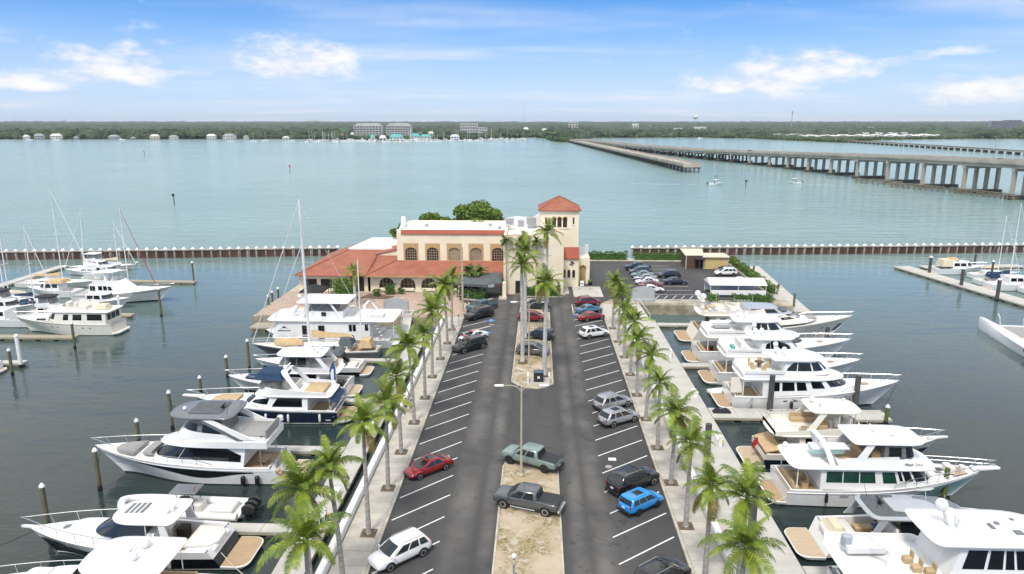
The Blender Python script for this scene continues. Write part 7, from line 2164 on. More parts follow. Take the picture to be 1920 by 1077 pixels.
# sportfish, bow to the right
b = Boat('motor_yacht', 'white sportfish yacht with blue bottom paint in the left marina', 'yacht', -88.0, 86.3, 0, 19.0, 5.3, 1.7, 3.1, LM, bands=[(.12, 'bottom_blue'), (.92, 'gelcoat'), (.95, 'hull_grey'), (1, 'gelcoat')])
b.deck(.2, .9, .1, .25, sm='deck_cream'); b.house('saloon', 3.6, 13.2, 2.1, 1.9, 3.7, xm=8.6, rf=3.0, tum=.08, camber=.05, wins=((.02, .12, .35, .85), (.18, .26, .4, .85), (.28, .36, .4, .85), (.38, .46, .4, .8)))
b.coaming('flybridge_coaming', 4.4, 10.2, 1.9, 3.7, .9, rf=.8, hf=.7); b.slab('hardtop', 4.6, 8.8, 1.7, 6.0, .14, camber=.1); b.posts([(5.0, 1.5), (8.2, 1.4)], 4.4, 6.0, .04); b.helm(7.4, 3.8); b.radar(5.4, 0, 6.2); b.aerial(5, 1.6, 5, 4); b.rail(.55, 1, .6, .03, step=.08)
b.strip('hull_stripe', .02, .98, .80, .84, 'hull_grey', .015)
sloop('large sailing yacht with tan boom cover in the left marina', -108.5, 98.2, 0, 17, 4.6, 20.5, 'gelcoat_cream', 'canvas_tan', group=LM)
sloop('white sloop with navy dodger in the left marina', -88.5, 77.0, PI, 11, 3.5, 16.5, 'gelcoat', 'gelcoat', dodger='canvas_navy', group=LM)
sloop('sailboat with red furled jib behind the sportfish yacht', -89.0, 92.6, 0, 13.5, 3.8, 17.5, 'gelcoat', 'canvas_cream', furl='red', group=LM)
sloop('sailing boat with furled white jib at the far left edge', -93.5, 83.0, PI, 12, 3.7, 19.5, 'gelcoat', 'canvas_cream', group=LM)
sloop('sailing boat with leaning mast beside the main left walkway', -96.0, 110.0, PI, 10.5, 3.4, 15.0, 'gelcoat', 'gelcoat', group=LM, rake=1.0)
sloop('short masted sailing boat near the left breakwater', -103.0, 116.0, 0, 10, 3.3, 11.5, 'gelcoat_cream', 'canvas_cream', group=LM)
cruiser('small white cruiser with yellow life ring among the left marina boats', -85.5, 81.0, 0, 11, 3.6, fly=False, group=LM)
cruiser('white open boat cut by the left picture edge', -88.0, 71.5, 0, 10.5, 3.6, 'canvas_black', group=LM)
cruiser('white cruiser at the lower left edge of the left marina', -73.5, 45.0, PI, 13, 4.2, group=LM)
cruiser('white flybridge boat behind the trawler', -85.0, 69.0, PI, 12, 3.8, fly=False, group=LM)
b = cruiser('pale boat with orange canvas in the left marina', -90.0, 89.8, PI, 11, 3.5, fly=False, group=LM); b.canvas('canvas_cover', 2.4, 6.5, 1.5, 2.9, 3.4, 'canvas_tan')

cruiser('low white open boat between the walkway and the trawler', -98.5, 69.5, 0, 9.5, 3.2, fly=False, group=LM)
cruiser('white cruiser with black canvas roof beside the walkway', -99.5, 75.5, 0, 10.5, 3.5, 'canvas_black', group=LM)
cruiser('small cabin boat behind the tan boom sailing yacht', -99.0, 106.5, 0, 9.5, 3.2, fly=False, group=LM)
sloop('bare masted sloop in the middle of the left marina crowd', -98.5, 80.5, 0, 10.5, 3.3, 15.5, 'gelcoat', 'canvas_navy', group=LM)
cruiser('flybridge boat at the walkway end near the left breakwater', -105.5, 112.5, 0, 11, 3.6, group=LM)
sloop('sailboat with navy bimini in the far right marina', 96.6, 107.5, 0, 12.5, 3.8, 17.5, 'gelcoat', 'canvas_navy', dodger='canvas_navy', group=RM)
sloop('sailboat with tall raked mast at the right picture edge', 101.0, 99.5, 0, 13.5, 3.9, 18.8, 'gelcoat', 'gelcoat', group=RM, rake=-.9)
sloop('sailboat with thin mast behind the navy bimini boat', 99.0, 114.0, 0, 11, 3.4, 14.0, 'gelcoat', 'canvas_cream', group=RM)
b = cruiser('white cruiser with tan canvas top at the tip of the far right dock', 93.4, 118.6, 0, 12.0, 3.8, fly=False, group=RM); b.canvas('canvas_top', 1.2, 5.2, 1.5, 1.9, 3.3, 'canvas_cream'); b.canvas('tan_roof', 3.0, 5.4, 1.2, 3.25, 3.6, 'canvas_tan')
cruiser('white centre cabin boat moored along the far right dock', 96.0, 102.5, 0, 11.5, 3.7, fly=False, group=RM)
cruiser('white flybridge cruiser with curtained bridge at the right edge', 98.6, 92.2, 0, 13.5, 4.3, 'gelcoat', group=RM)

# sailing catamaran at the right edge
t = thing('catamaran', 'white sailing catamaran with trampoline bows at the right edge', 'catamaran', (77.4, 48.0, 0), rad(83), RM)
for sd in (-1, 1):
    mb = MB(); r = []
    for x, w_, z1 in ((0, .85, 1.2), (3, 1.0, 1.6), (12, .95, 1.8), (20, .7, 1.95), (24, .42, 2.0), (25.2, .12, 1.9)):
        r.append([(x, sd * 3.4 - w_ * .75, -.3), (x, sd * 3.4 + w_ * .75, -.3), (x, sd * 3.4 + w_, z1 * .8), (x, sd * 3.4 + w_ * .6, z1), (x, sd * 3.4 - w_ * .6, z1), (x, sd * 3.4 - w_, z1 * .8)])
    mb.loft(r, True, True, True); h = mb.build('hull', 'gelcoat', t, 45)
    MB().box((8, sd * 4.42, 1.05), (2.2, .06, .35)).build('window', 'dark_glass', h)
MB().rbox((7, 0, 1.5), (12, 6.4, .7), .2).build('bridge_deck', 'gelcoat', t)
mb = MB(); mb.loft([[(2.5, -2.9, 1.8), (12.5, -2.6, 1.8), (13.8, 0, 1.8), (12.5, 2.6, 1.8), (2.5, 2.9, 1.8)], [(3, -2.5, 3.3), (9.8, -2.0, 3.2), (10.6, 0, 3.2), (9.8, 2.0, 3.2), (3, 2.5, 3.3)]], True, True, True); mb.build('cabin', 'gelcoat', t, 30)
for sd in (-1, 1): mb = MB(); mb.loft([[(4, sd * 2.78, 2.3), (11, sd * 2.46, 2.3)], [(4.4, sd * 2.62, 2.9), (10, sd * 2.24, 2.9)]], False); mb.build('window', 'dark_glass', t)
MB().box((16.8, 0, 1.62), (7.0, 5.2, .04)).build('trampoline', 'grey_cushion', t); MB().box((20.4, 0, 1.65), (.3, 6.2, .3)).build('cross_beam', 'gelcoat', t)
for y in (-2.2, 2.2): MB().tube([(21, y, 1.8), (21.4, y, 2.9), (22.1, y, 3.3)], .07, 5).build('bow_seat_frame', 'gelcoat', t)

# dock furniture on the piers
for k, (px, py) in enumerate(((624, 838), (541, 975), (676, 756), (1382, 838), (1279, 672))):
    u, v = GG(px, py, .62)
    u = -16.4 if u < 0 else 21.2
    t = thing('power_pedestal', ('white dock pedestal beside the sleek flybridge yacht', 'white dock pedestal beside the express cruiser', 'white dock pedestal beside the navy hulled yacht', 'white dock pedestal on the right dock beside the tan yacht', 'white dock pedestal on the far part of the right dock')[k], 'pedestal', (u, v, .62), 0, 'dock pedestals')
    MB().rbox((0, 0, .5), (.34, .34, 1.0), .04).build('post', 'cap_white', t); MB().lathe([(.2, 1.0), (.26, 1.12), (.2, 1.3), (.05, 1.4)], 8).build('lamp_cap', 'lamp_white', t); MB().lathe([(.09, 0), (.09, .35)], 6, (.3, .1, .3)).build('cable_coil', 'yellow', t)
for k, (u, v, l) in enumerate(((21.3, 25.5, 1.6), (-16.6, 12.5, 1.3), (21.6, -2.5, 1.4), (21.6, 38.8, 1.2), (-16.6, 27.4, 1.2))):
    t = thing('dock_box', ('white dock box near the tan flybridge yacht', 'white dock box near the inflatable tender', 'white dock box at the near end of the right dock', 'white dock box near the deck chair yacht', 'white dock box beside the navy hulled yacht')[k], 'dock box', (u, v, .62))
    MB().rbox((0, 0, .28), (.65, l, .56), .05).build('box', 'cap_white', t); MB().rbox((0, 0, .6), (.72, l + .08, .1), .04).build('lid', 'gelcoat', t)
t = thing('tender_boat', 'small white covered dinghy tied by the deck chair yacht', 'boat', (23.9, 40.6, 0), rad(15))
mb = MB(); mb.tube([(0, .6, .35), (1.8, .6, .38), (2.7, .3, .5), (2.95, 0, .55), (2.7, -.3, .5), (1.8, -.6, .38), (0, -.6, .35)], .24, 8); mb.build('tube', 'gelcoat', t, 60); MB().rbox((1.2, 0, .35), (2.5, 1.1, .3), .08).build('cover', 'white_cushion', t)
t = thing('dock_bag', 'dark blue tarpaulin heap on the wide finger dock', 'tarpaulin', (23.6, 33.6, .62)); mb = MB()
mb.loft([[(x, y, z) for y, z in ((-.5, 0), (-.35, h_), (.2, h_ * 1.2), (.5, 0))] for x, h_ in ((-1.0, .1), (-.5, .45), (0, .3), (.6, .42), (1.1, .12))], True, True, True); mb.build('tarpaulin', 'cloth_dark', t, 30)
t = thing('feather_flag', 'blue feather banner standing between the left hand yachts', 'banner', (-22.8, 35.6, .62))
MB().tube([(0, 0, 0), (0, 0, 4.2), (-.15, 0, 5.2)], .035, 5).build('pole', 'white_rail', t)
mb = MB(); mb.loft([[(-.02, 0, z), (-.02 - w_ * .5, .06 * math.sin(z * 2), z), (-.02 - w_, 0, z)] for z, w_ in ((1.2, .8), (2, .82), (3, .82), (4, .75), (4.7, .5), (5.15, .15))], False); fl = mb.build('banner', 'blue_flag', t)
mb = MB(); mb.loft([[(-.25, -.07, z), (-.25 - w_, -.07, z)] for z, w_ in ((1.9, .1), (2.4, .35), (3.6, .4), (4.1, .2))], False); mb.build('print', 'flag_white', fl)

# ================================================================ the far shore
SHORE = [(-420, 262), (0, 262), (300, 262), (560, 261.5), (700, 263.5), (860, 263), (940, 260), (1000, 258), (1018, 259.5), (1040, 266.5), (1066, 268), (1076, 265), (1112, 259.5), (1300, 258.8), (1400, 260.5), (1450, 262.5), (1500, 265), (1560, 267.5), (1592, 268.5), (1602, 266), (1645, 263.5), (1750, 261.8), (1920, 261), (2400, 261)]
SH = [GG(x, y, 0) for x, y in SHORE]
mb = MB()
lo = [(x, y, -.5) for x, y in SH]; hi = [(x, y, .9) for x, y in SH]
bk = [(CAMX + (x - CAMX) * 1.02, CAMY + (y - CAMY) * 1.02, 1.4) for x, y in SH]
fr = [(CAMX + (x - CAMX) * 7.2, CAMY + (y - CAMY) * 7.2, 38) for x, y in SH]
mb.loft([lo, hi, bk, fr], False)
tag(mb.build('ground', 'far_land'), 'flat wooded far shore of the river', kind='structure')

# woods: one uneven canopy of domed crowns
def shore_dist(az_):
    a = np.array([math.atan2(x - CAMX, y - CAMY) for x, y in SH]); d = np.array([math.hypot(x - CAMX, y - CAMY) for x, y in SH])
    return np.interp(az_, a, d)


def hash2(i, j, k):
    h = np.sin(i * 127.1 + j * 311.7 + k * 74.7) * 43758.5453
    return h - np.floor(h)


def crowns(X, Y, cell, seed):
    """height of domed tree crowns scattered one to a cell"""
    ci, cj = np.floor(X / cell), np.floor(Y / cell)
    best = np.zeros_like(X)
    for di in (-1, 0, 1):
        for dj in (-1, 0, 1):
            i, j = ci + di, cj + dj
            px_, py_ = (i + hash2(i, j, seed)) * cell, (j + hash2(i, j, seed + 1)) * cell
            r = cell * (.55 + .35 * hash2(i, j, seed + 2)); h = .55 + .45 * hash2(i, j, seed + 3)
            q = 1 - ((X - px_) ** 2 + (Y - py_) ** 2) / r ** 2
            best = np.maximum(best, h * np.sqrt(np.maximum(q, 0)))
    return best


NA, NR = 900, 170
A = np.linspace(rad(-43), rad(39), NA)
off = np.concatenate([np.linspace(25, 330, 70), 330 * (9000 / 330) ** np.linspace(0.01, 1, NR - 70)])
AA, RR = np.meshgrid(A, off)
D = shore_dist(AA) * 1.0 + RR
X, Y = CAMX + D * np.sin(AA), CAMY + D * np.cos(AA)
Hh = np.maximum(crowns(X, Y, 13, 1) * 11, crowns(X, Y, 24, 7) * 13)
big = np.sin(X * .004 + 1) * np.sin(Y * .0031) + .6 * np.sin(X * .011) * np.sin(Y * .009 + 2)
clear = np.clip((big + 1.1) / .5, 0.15, 1)
near = np.clip((RR - 25) / 20, 0, 1)
PXA = 960 + FPX * math.cos(PITCH) * np.tan(AA + YAW)
for x0, x1, r0, r1 in ((1425, 1775, 0, 620), (655, 925, 0, 330), (1010, 1090, 0, 260), (1180, 1330, 350, 1100), (1745, 1860, 1200, 2600), (1855, 1915, 0, 900)):
    near = np.where((PXA > x0) & (PXA < x1) & (RR > r0) & (RR < r1), near * .22, near)
Hh = 1.2 + Hh * clear * near * (.75 + .25 * np.sin(X * .013))
Hh = Hh * (.7 + .9 * hash2(np.floor(X / 47), np.floor(Y / 61), 9)) + 42 * (RR / 9000) ** 1.15
V = np.stack([X, Y, Hh], -1).reshape(-1, 3)
idx = np.arange(NA * NR).reshape(NR, NA)
F = np.stack([idx[:-1, :-1], idx[:-1, 1:], idx[1:, 1:], idx[1:, :-1]], -1).reshape(-1, 4)
me = bpy.data.meshes.new('woods'); me.from_pydata(V.tolist(), [], F.tolist()); me.materials.append(M['wood_canopy'])
tag(link('woods', me), 'dense green woods covering the far shore to the horizon', 'woods', kind='stuff')

# loose shoreline thickets and mangrove fringe
rs = np.random.RandomState(5)
def fringe(name, label, x0, x1, n, m, hmax, depth, seed):
    r = np.random.RandomState(seed)
    pts = []
    for _ in range(n):
        px = r.uniform(x0, x1); az_ = math.atan((px - 960) / FPX / math.cos(PITCH)) - YAW
        d = float(shore_dist(az_)) + 6 + r.rand() ** 1.5 * depth
        pts.append((CAMX + d * math.sin(az_), CAMY + d * math.cos(az_), r.uniform(.35, 1) * hmax))
    vs, fs = [], []
    for x, y, h in pts:
        k = 7; rr = h * r.uniform(.5, .8); b0 = len(vs)
        for zf, rf_ in ((.05, .7), (.35, 1.05), (.7, .85), (.95, .35)):
            for i in range(k):
                a = 2 * PI * i / k + r.uniform(-.3, .3); q = rr * rf_ * r.uniform(.75, 1.2)
                vs.append((x + q * math.cos(a), y + q * math.sin(a), .8 + h * zf * r.uniform(.88, 1.1)))
        for l in range(3):
            for i in range(k): fs.append((b0 + l * k + i, b0 + l * k + (i + 1) % k, b0 + (l + 1) * k + (i + 1) % k, b0 + (l + 1) * k + i))
        fs.append(tuple(b0 + 3 * k + i for i in range(k)))
    me = bpy.data.meshes.new(name); me.from_pydata(vs, [], fs); me.materials.append(M[m])
    return tag(link(name, me), label, 'thicket', kind='stuff')


fringe('shrubbery', 'shoreline trees along the left far bank', -120, 1000, 1500, 'wood_canopy', 9, 75, 1)
fringe('shrubbery', 'low green mangrove fringe along the right far bank', 1090, 2050, 900, 'mangrove', 7, 45, 2)
fringe('shrubbery', 'taller dark trees standing out of the left far woods', -120, 650, 900, 'wood_canopy', 19, 900, 4)
fringe('shrubbery', 'taller dark trees standing out of the right far woods', 1090, 1420, 330, 'wood_canopy', 17, 900, 5)
fringe('shrubbery', 'taller dark trees right of the white trailer homes', 1785, 2050, 220, 'wood_canopy', 17, 900, 6)
fringe('shrubbery', 'taller dark trees between office building and bridge landing', 930, 1080, 160, 'wood_canopy', 17, 900, 7)
fringe('shrubbery', 'trees at the landing of the bridge', 1005, 1110, 120, 'mangrove', 10, 70, 3)


def far_at(px, base, z=1.2):
    return GG(px, base, z)


MPP = lambda v: (v + 46) / FPX            # metres for one pixel of the photograph at that depth


def house(label, px, wpx, base, top, m='far_white', roof='far_roof_grey', storeys=2, group='houses along the far bank', flat=False, depth=None):
    u, v = far_at(px, base); k = MPP(v); W = wpx * k * .72; h = max(3.0, (base - top) * k * .72)
    d = depth or max(9, W * .5)
    v += 22 if base > 255 else 0
    t = thing('house', label, 'house', (u, v + d / 2, .9), .25 * math.sin(px), group)
    hw = h * (1 if flat else .62)
    MB().box((0, 0, hw / 2), (W, d, hw)).build('wall', m, t)
    if flat: MB().box((0, 0, hw + .25), (W + .8, d + .8, .5)).build('roof', roof, t)
    else:
        mb = MB(); mb.loft([[(sx * (W / 2 + .6), sy * (d / 2 + .6), hw) for sx, sy in ((-1, -1), (1, -1), (1, 1), (-1, 1))], [(sx * (W / 2 - d * .3), sy * .3, h) for sx, sy in ((-1, -1), (1, -1), (1, 1), (-1, 1))]], True, True, True); mb.build('roof', roof, t)
    n = max(2, int(W / 5))
    for s_ in range(storeys):
        z = hw * (s_ + .5) / storeys
        for i in range(n): MB().box((-W / 2 + W * (i + .5) / n, -d / 2 - .05, z), (W / n * .55, .12, hw / storeys * .45)).build('window', 'far_window', t)
    return t


for px, w_, ba, to, m, rf, lab in ((33, 13, 262, 250, 'far_white', 'far_white', 'white bungalow at the far left bank'), (58, 22, 262, 247, 'far_grey', 'far_roof_grey', 'grey house second from the left on the far bank'), (90, 26, 262, 247, 'far_white', 'far_white', 'large white house near the left of the far bank'),
                                   (200, 26, 262, 250, 'far_grey', 'far_roof_grey', 'grey roofed house with white gable on the far bank'), (278, 22, 262, 249, 'far_cream', 'far_white', 'cream house with brown lower floor on the far bank'), (314, 20, 262, 251, 'far_white', 'far_roof_grey', 'white house beside the cream one on the far bank'),
                                   (386, 22, 262, 248, 'far_white', 'far_white', 'white gabled house left of the broad white one'), (420, 30, 262, 247, 'far_white', 'far_roof_grey', 'broad white waterfront house with wings'), (528, 16, 262, 254, 'far_white', 'far_white', 'low white house near the far marina'),
                                   (128, 10, 262, 254, 'far_grey', 'far_roof_grey', 'small grey house among far bank trees'), (236, 9, 262, 255, 'far_grey', 'far_roof_grey', 'tiny grey cottage among far bank trees'), (452, 9, 262, 251, 'far_white', 'far_roof_grey', 'tiny white cottage right of the broad white house'),
                                   (598, 12, 261, 247, 'far_white', 'far_roof_grey', 'white house behind the moored masts'), (632, 14, 261, 246, 'far_red', 'far_red', 'red roofed house behind the moored masts'), (655, 8, 259, 244, 'far_white', 'far_white', 'small white gable left of the apartment blocks'),
                                   (805, 14, 257, 243, 'far_cream', 'far_cream', 'cream house right of the teal roofs'), (826, 16, 256, 243, 'far_cream', 'far_cream', 'long cream house right of the teal roofs'), (1021, 14, 256, 236, 'far_cream', 'far_cream', 'cream block at the bridge landing'), (986, 13, 250, 235, 'far_white', 'far_white', 'white block left of the bridge landing'),
                                   (1058, 11, 254, 242, 'far_red', 'far_red', 'red roofed house at the bridge landing'), (1120, 20, 257, 245, 'far_grey', 'far_roof_grey', 'grey gabled house right of the bridge landing'), (1193, 14, 257, 246, 'far_white', 'far_white', 'white house left of the cream one across the bridge'), (1222, 18, 257, 246, 'far_cream', 'far_cream', 'cream house across the bridge'),
                                   (1256, 18, 257, 246, 'far_white', 'far_roof_grey', 'white house with grey roof across the bridge'), (1276, 10, 257, 248, 'far_white', 'far_white', 'small white house across the bridge'), (1336, 8, 257, 249, 'far_white', 'far_white', 'tiny white house among trees across the bridge'), (1152, 12, 257, 247, 'far_cream', 'far_roof_grey', 'low cream house across the bridge')):
    house(lab, px, w_, ba, to, m, rf)
for px, w_, ba, to, lab in ((1192, 16, 247, 227, 'white hall with gable above the trees across the bridge'), (1220, 10, 244, 234, 'white shed roof above the trees across the bridge'), (1237, 14, 245, 234, 'second white shed roof above the trees'), (1272, 18, 248, 238, 'long white roof above the trees'), (1313, 30, 248, 235, 'cluster roof white above the trees'), (1628, 28, 247, 236, 'long pale roof beyond the white trailers'), (1760, 46, 240, 232, 'very long pale blue white warehouse roof'), (1822, 40, 240, 233, 'second long pale warehouse roof'), (1578, 12, 246, 240, 'small pale roof in the right woods'), (116, 18, 240, 232, 'pale flat roof deep in the left woods')):
    house(lab, px, w_, ba, to, 'far_white', 'far_white', 1, 'pale roofs in the far woods', True, 25)

# apartment blocks and other large buildings
def block(label, px, wpx, base, top, storeys, m='far_white', hip=True, bays=9, cat='apartment block', depth=18, band='far_window'):
    u, v = far_at(px, base); k = MPP(v); W = wpx * k; h = (base - top) * k
    t = thing('apartment_building', label, cat, (u, v + depth / 2, .9), 0, 'large buildings on the far bank')
    hw = h * (.80 if hip else 1)
    MB().box((0, 0, hw / 2), (W, depth, hw)).build('wall', m, t)
    if hip:
        mb = MB(); mb.loft([[(sx * (W / 2 + .8), sy * (depth / 2 + .8), hw) for sx, sy in ((-1, -1), (1, -1), (1, 1), (-1, 1))], [(sx * (W / 2 - W * .14), sy * depth * .2, h) for sx, sy in ((-1, -1), (1, -1), (1, 1), (-1, 1))]], True, True, True); mb.build('roof', 'far_roof_grey', t)
        for i in range(5): MB().box((-W * .3 + W * .15 * i, -depth * .42, hw + h * .06), (W * .07, 2, h * .1)).build('dormer', m, t)
    else: MB().box((0, 0, hw + .4), (W + 1, depth + 1, .8)).build('roof', m, t)
    wn = MB().box((0, 0, 0), (W / bays * .72, .3, hw / storeys * .42)).mesh('window', band)
    bl = MB().box((0, -.6, 0), (W * .98, 1.2, hw / storeys * .12)).mesh('balcony', m)
    for s_ in range(storeys):
        for i in range(bays): link('window', wn, t, (-W / 2 + W * (i + .5) / bays, -depth / 2 - .1, hw * (s_ + .5) / storeys))
        link('balcony', bl, t, (0, -depth / 2, hw * (s_ + .12) / storeys))
    return t


block('left pale grey apartment block with hipped roof on the far bank', 690, 52, 258, 232, 5)
block('right pale grey apartment block with hipped roof on the far bank', 748, 46, 258, 232, 5)
block('white stepped office building on the far bank', 879, 32, 254, 233, 4, hip=False, bays=7, cat='office block'); block('low wing of the white stepped office building', 901, 24, 254, 240, 3, hip=False, bays=5, cat='office block')
block('white banded block among trees right of the bridge landing', 1075, 17, 250, 229.5, 4, hip=False, bays=3, cat='office block')
block('left grey condominium tower at the right horizon', 1870, 25, 247, 228.5, 9, 'far_grey', False, 6, 'tower'); block('right grey condominium tower with dark top', 1898, 28, 247, 227, 9, 'far_grey', False, 6, 'tower')
for i, (px, w_, to, lab) in enumerate(((530, 14, 227.6, 'faint pale tower block on the left horizon'), (580, 12, 226, 'left faint high rise on the horizon'), (592, 10, 225, 'middle faint high rise on the horizon'), (604, 10, 226.5, 'right faint high rise on the horizon'))):
    u, v = GG(px, 234, 1.2); k = MPP(v); t = thing('tower_block', lab, 'tower', (u, v, .9), 0, 'faint towers on the horizon')
    h = (234 - to) * k; MB().box((0, 0, h / 2), (w_ * k, 60, h)).build('wall', 'far_cream', t)
    for j in range(3): MB().box((0, -30.4, h * (.3 + .22 * j)), (w_ * k * .9, .6, h * .06)).build('window_band', 'far_window', t)
# teal roofed dock house
for px, w_, ba, to, lab in ((738, 34, 266, 247, 'large white dock restaurant with teal roof'), (775, 22, 264, 246, 'tall teal roofed pavilion'), (795, 26, 264, 248, 'long teal roof right of the pavilion'), (693, 12, 264, 249, 'small teal roofed hut'), (712, 18, 266, 250, 'pale teal shed beside the dock restaurant'), (850, 22, 263, 249, 'white pavilion in the far marina')):
    house(lab, px, w_, ba, to, 'far_white', 'far_teal' if 'teal' in lab and 'pale' not in lab else 'far_white', 1 if w_ < 20 else 2, 'far marina buildings')
# trailers of the white park on the right bank
k_ = 0
for px, ba in [(1436 + 8.2 * i, 256 + 1.2 * math.sin(i * 1.7) + (i > 8) * 2.5) for i in range(40)] + [(1560 + 9 * i, 253.5 + math.sin(i * 2.1)) for i in range(16)]:
    u, v = GG(px, ba, 1.2); k = MPP(v)
    if k_ == 0:
        t0 = thing('trailer_home', 'white trailer home in the park across the bridge', 'trailer', (u, v, 1.0), .3, 'white trailer homes across the bridge')
        MB().box((0, 0, 2.4), (13, 9, 4.4)).build('wall', 'far_white', t0); mb = MB(); mb.loft([[(x, -5, 4.6), (x, 5, 4.6), (x, 0, 6.4)] for x in (-7, 7)], True, True, True); mb.build('roof', 'far_white', t0); MB().box((-2, -4.55, 2.6), (3, .2, 1.4)).build('window', 'far_window', t0)
    else: dup(t0, (u, v, 1.0), .9 * math.sin(k_ * 7.3), scale=.75 + .45 * abs(math.sin(k_ * 3.1)))
    k_ += 1

# masts and water tower on the skyline
for px, ba, to, r_, lab in ((982, 240, 192, 1.2, 'thin radio mast above the middle of the far woods'), (1483, 246, 212, 2.4, 'lattice radio mast above the right far woods'), (313, 240, 214, .8, 'faint thin mast above the left far woods'), (1404, 240, 221, .9, 'faint short mast right of the water tower')):
    u, v = GG(px, ba, 1.2); h = (ba - to) * MPP(v)
    t = thing('radio_mast', lab, 'mast', (u, v, 1))
    MB().tube([(0, 0, 0), (0, 0, h)], r_, 5, r1=r_ * .4).build('mast', 'far_grey', t)
    if r_ > 2: MB().box((0, 0, h * .95), (4, 4, 12)).build('antenna_array', 'far_grey', t)
u, v = GG(1303, 239, 1.2); k = MPP(v); t = thing('water_tower', 'pale water tower on the horizon across the bridge', 'water tower', (u, v, 1)); h = (239 - 218) * k
MB().lathe([(1.4, 0), (1.4, h * .7)], 8).build('stem', 'far_white', t); MB().lathe([(1.5, h * .66), (4.5 * k, h * .78), (4.8 * k, h * .9), (2.4 * k, h)], 12).build('tank', 'far_white', t)
u, v = GG(122, 236, 1.2); k = MPP(v); t = thing('domed_hall', 'faint blue grey peaked hall on the left horizon', 'hall', (u, v, 1)); MB().lathe([(9 * k, 0), (7 * k, 5 * k), (3 * k, 9 * k), (.5 * k, 11.5 * k)], 10).build('roof', 'far_roof_grey', t)

# ---------------------------------------------------------------- far marina boats
FB = 'boats in the far marina'
def tiny(kind, u, v, rz, label):
    t = thing('moored_boat', label, 'boat', (u, v, 0), rz, FB)
    b_ = MB(); b_.loft([[(x, -w_, z0), (x, w_, z0), (x, w_ * 1.15, z1), (x, -w_ * 1.15, z1)] for x, w_, z0, z1 in ((-6, 1.6, -.2, 1.3), (0, 1.8, -.2, 1.5), (4, 1.1, -.2, 1.8), (7, .1, .6, 2.1))], True, True, True); b_.build('hull', 'gelcoat', t)
    MB().box((-.5, 0, 2.0), (5.5, 2.4, 1.3), top=.8).build('cabin', 'gelcoat', t); MB().box((-.3, 0, 2.15), (5.2, 2.5, .45), top=.95).build('window', 'dark_glass', t)
    if kind == 'sail': MB().tube([(.5, 0, 1.5), (.5, 0, 17)], .16, 4).build('mast', 'gelcoat', t); MB().tube([(.4, 0, 3), (-4.5, 0, 3)], .22, 4).build('boom', 'canvas_navy', t)
    else: MB().box((-1.2, 0, 3.9), (3.6, 2.2, .3)).build('hardtop', 'gelcoat', t); MB().box((-1.2, 0, 3.2), (2.6, 1.8, 1.2), top=.9).build('bridge', 'deck_white', t)
    return t


u, v = GG(590, 266.5); s0 = tiny('sail', u, v, .4, 'small moored sailing boat in the far marina'); u, v = GG(600, 267); m0 = tiny('motor', u, v, 1.2, 'small moored motor boat in the far marina')
rr = random.Random(11)
for i in range(150):
    px = rr.uniform(575, 985); py = 267.6 - abs(px - 720) * .012 - rr.random() * 2.2
    if 575 < px < 650: py = rr.uniform(265, 268.5)
    u, v = GG(px, py)
    dup(s0 if rr.random() < .3 else m0, (u, v, 0), rr.uniform(0, 6.3), scale=rr.uniform(.8, 1.4))
for px, py, lab in ((55, 263.2, 'motor boat at a dock on the far left bank'), (105, 263.4, 'pair boat at a dock on the far left bank'), (228, 263, 'white boat at the middle of the left far bank')):
    u, v = GG(px, py); q = dup(m0, (u, v, 0), .1, lab)
for px, py, lab in ((475, 265.5, 'lone sailing boat at anchor, left of three'), (497, 264.5, 'lone sailing boat at anchor, middle of three'), (546, 264.8, 'lone sailing boat at anchor, right of three'), (432, 266, 'low anchored boat off the left far bank')):
    u, v = GG(px, py); dup(s0, (u, v, 0), .2, lab)
u, v = GG(1312, 260.5); dup(m0, (u, v, 0), .1, 'boat dock shelter across the bridge')

# ---------------------------------------------------------------- bridges
def path_pts(pts, step):
    out = []
    for (a, za), (b, zb) in zip(pts, pts[1:]):
        a, b = Vector(a), Vector(b); n = max(1, int((b - a).length / step))
        for i in range(n): out.append((a.lerp(b, i / n), za + (zb - za) * i / n))
    out.append((Vector(pts[-1][0]), pts[-1][1]))
    return out


def deck_loft(mb, P, w0, w1, d0, d1):
    """ribbon following path P from lateral offset w0 to w1 (to the right) and height offsets d0..d1"""
    rings = []
    for i, (p, z) in enumerate(P):
        t = (P[min(i + 1, len(P) - 1)][0] - P[max(i - 1, 0)][0]).normalized(); n = Vector((-t.y, t.x))
        a, b_ = p + n * w0, p + n * w1
        rings.append([(a.x, a.y, z + d0), (b_.x, b_.y, z + d0), (b_.x, b_.y, z + d1), (a.x, a.y, z + d1)])
    return mb.loft(rings, True, True, True)


def cw(X_, Y_): return (CAMX + X_ * math.cos(YAW) - Y_ * math.sin(YAW), CAMY + X_ * math.sin(YAW) + Y_ * math.cos(YAW))


hb = thing('highway_bridge', 'long concrete highway bridge rising from the far shore to the right', 'bridge')
HP = path_pts([(cw(103, 1300), 5.5), (cw(146, 900), 6.6), (cw(176, 702), 8.2), (cw(202, 570), 10.8), (cw(211, 480), 13.2), (cw(218, 405), 15.0), (cw(226, 325), 16.2), (cw(234, 250), 16.6), (cw(248, 150), 16.4)], 6)
WD = 21.0
mb = MB(); deck_loft(mb, HP, 0, WD, -.6, 0); mb.build('deck', 'bridge_deck', hb, 30)
for a, c in ((0, .5), (WD / 2 - .25, WD / 2 + .25), (WD - .5, WD)):
    mb = MB(); deck_loft(mb, HP, a + .02, c - .02, .0, 1.05); mb.build('parapet', 'bridge_concrete', hb, 30)
for a in (1.2, 7, 13, 18.6):
    mb = MB(); deck_loft(mb, HP, a, a + .9, -2.3, -.58); mb.build('girder', 'bridge_concrete', hb, 30)
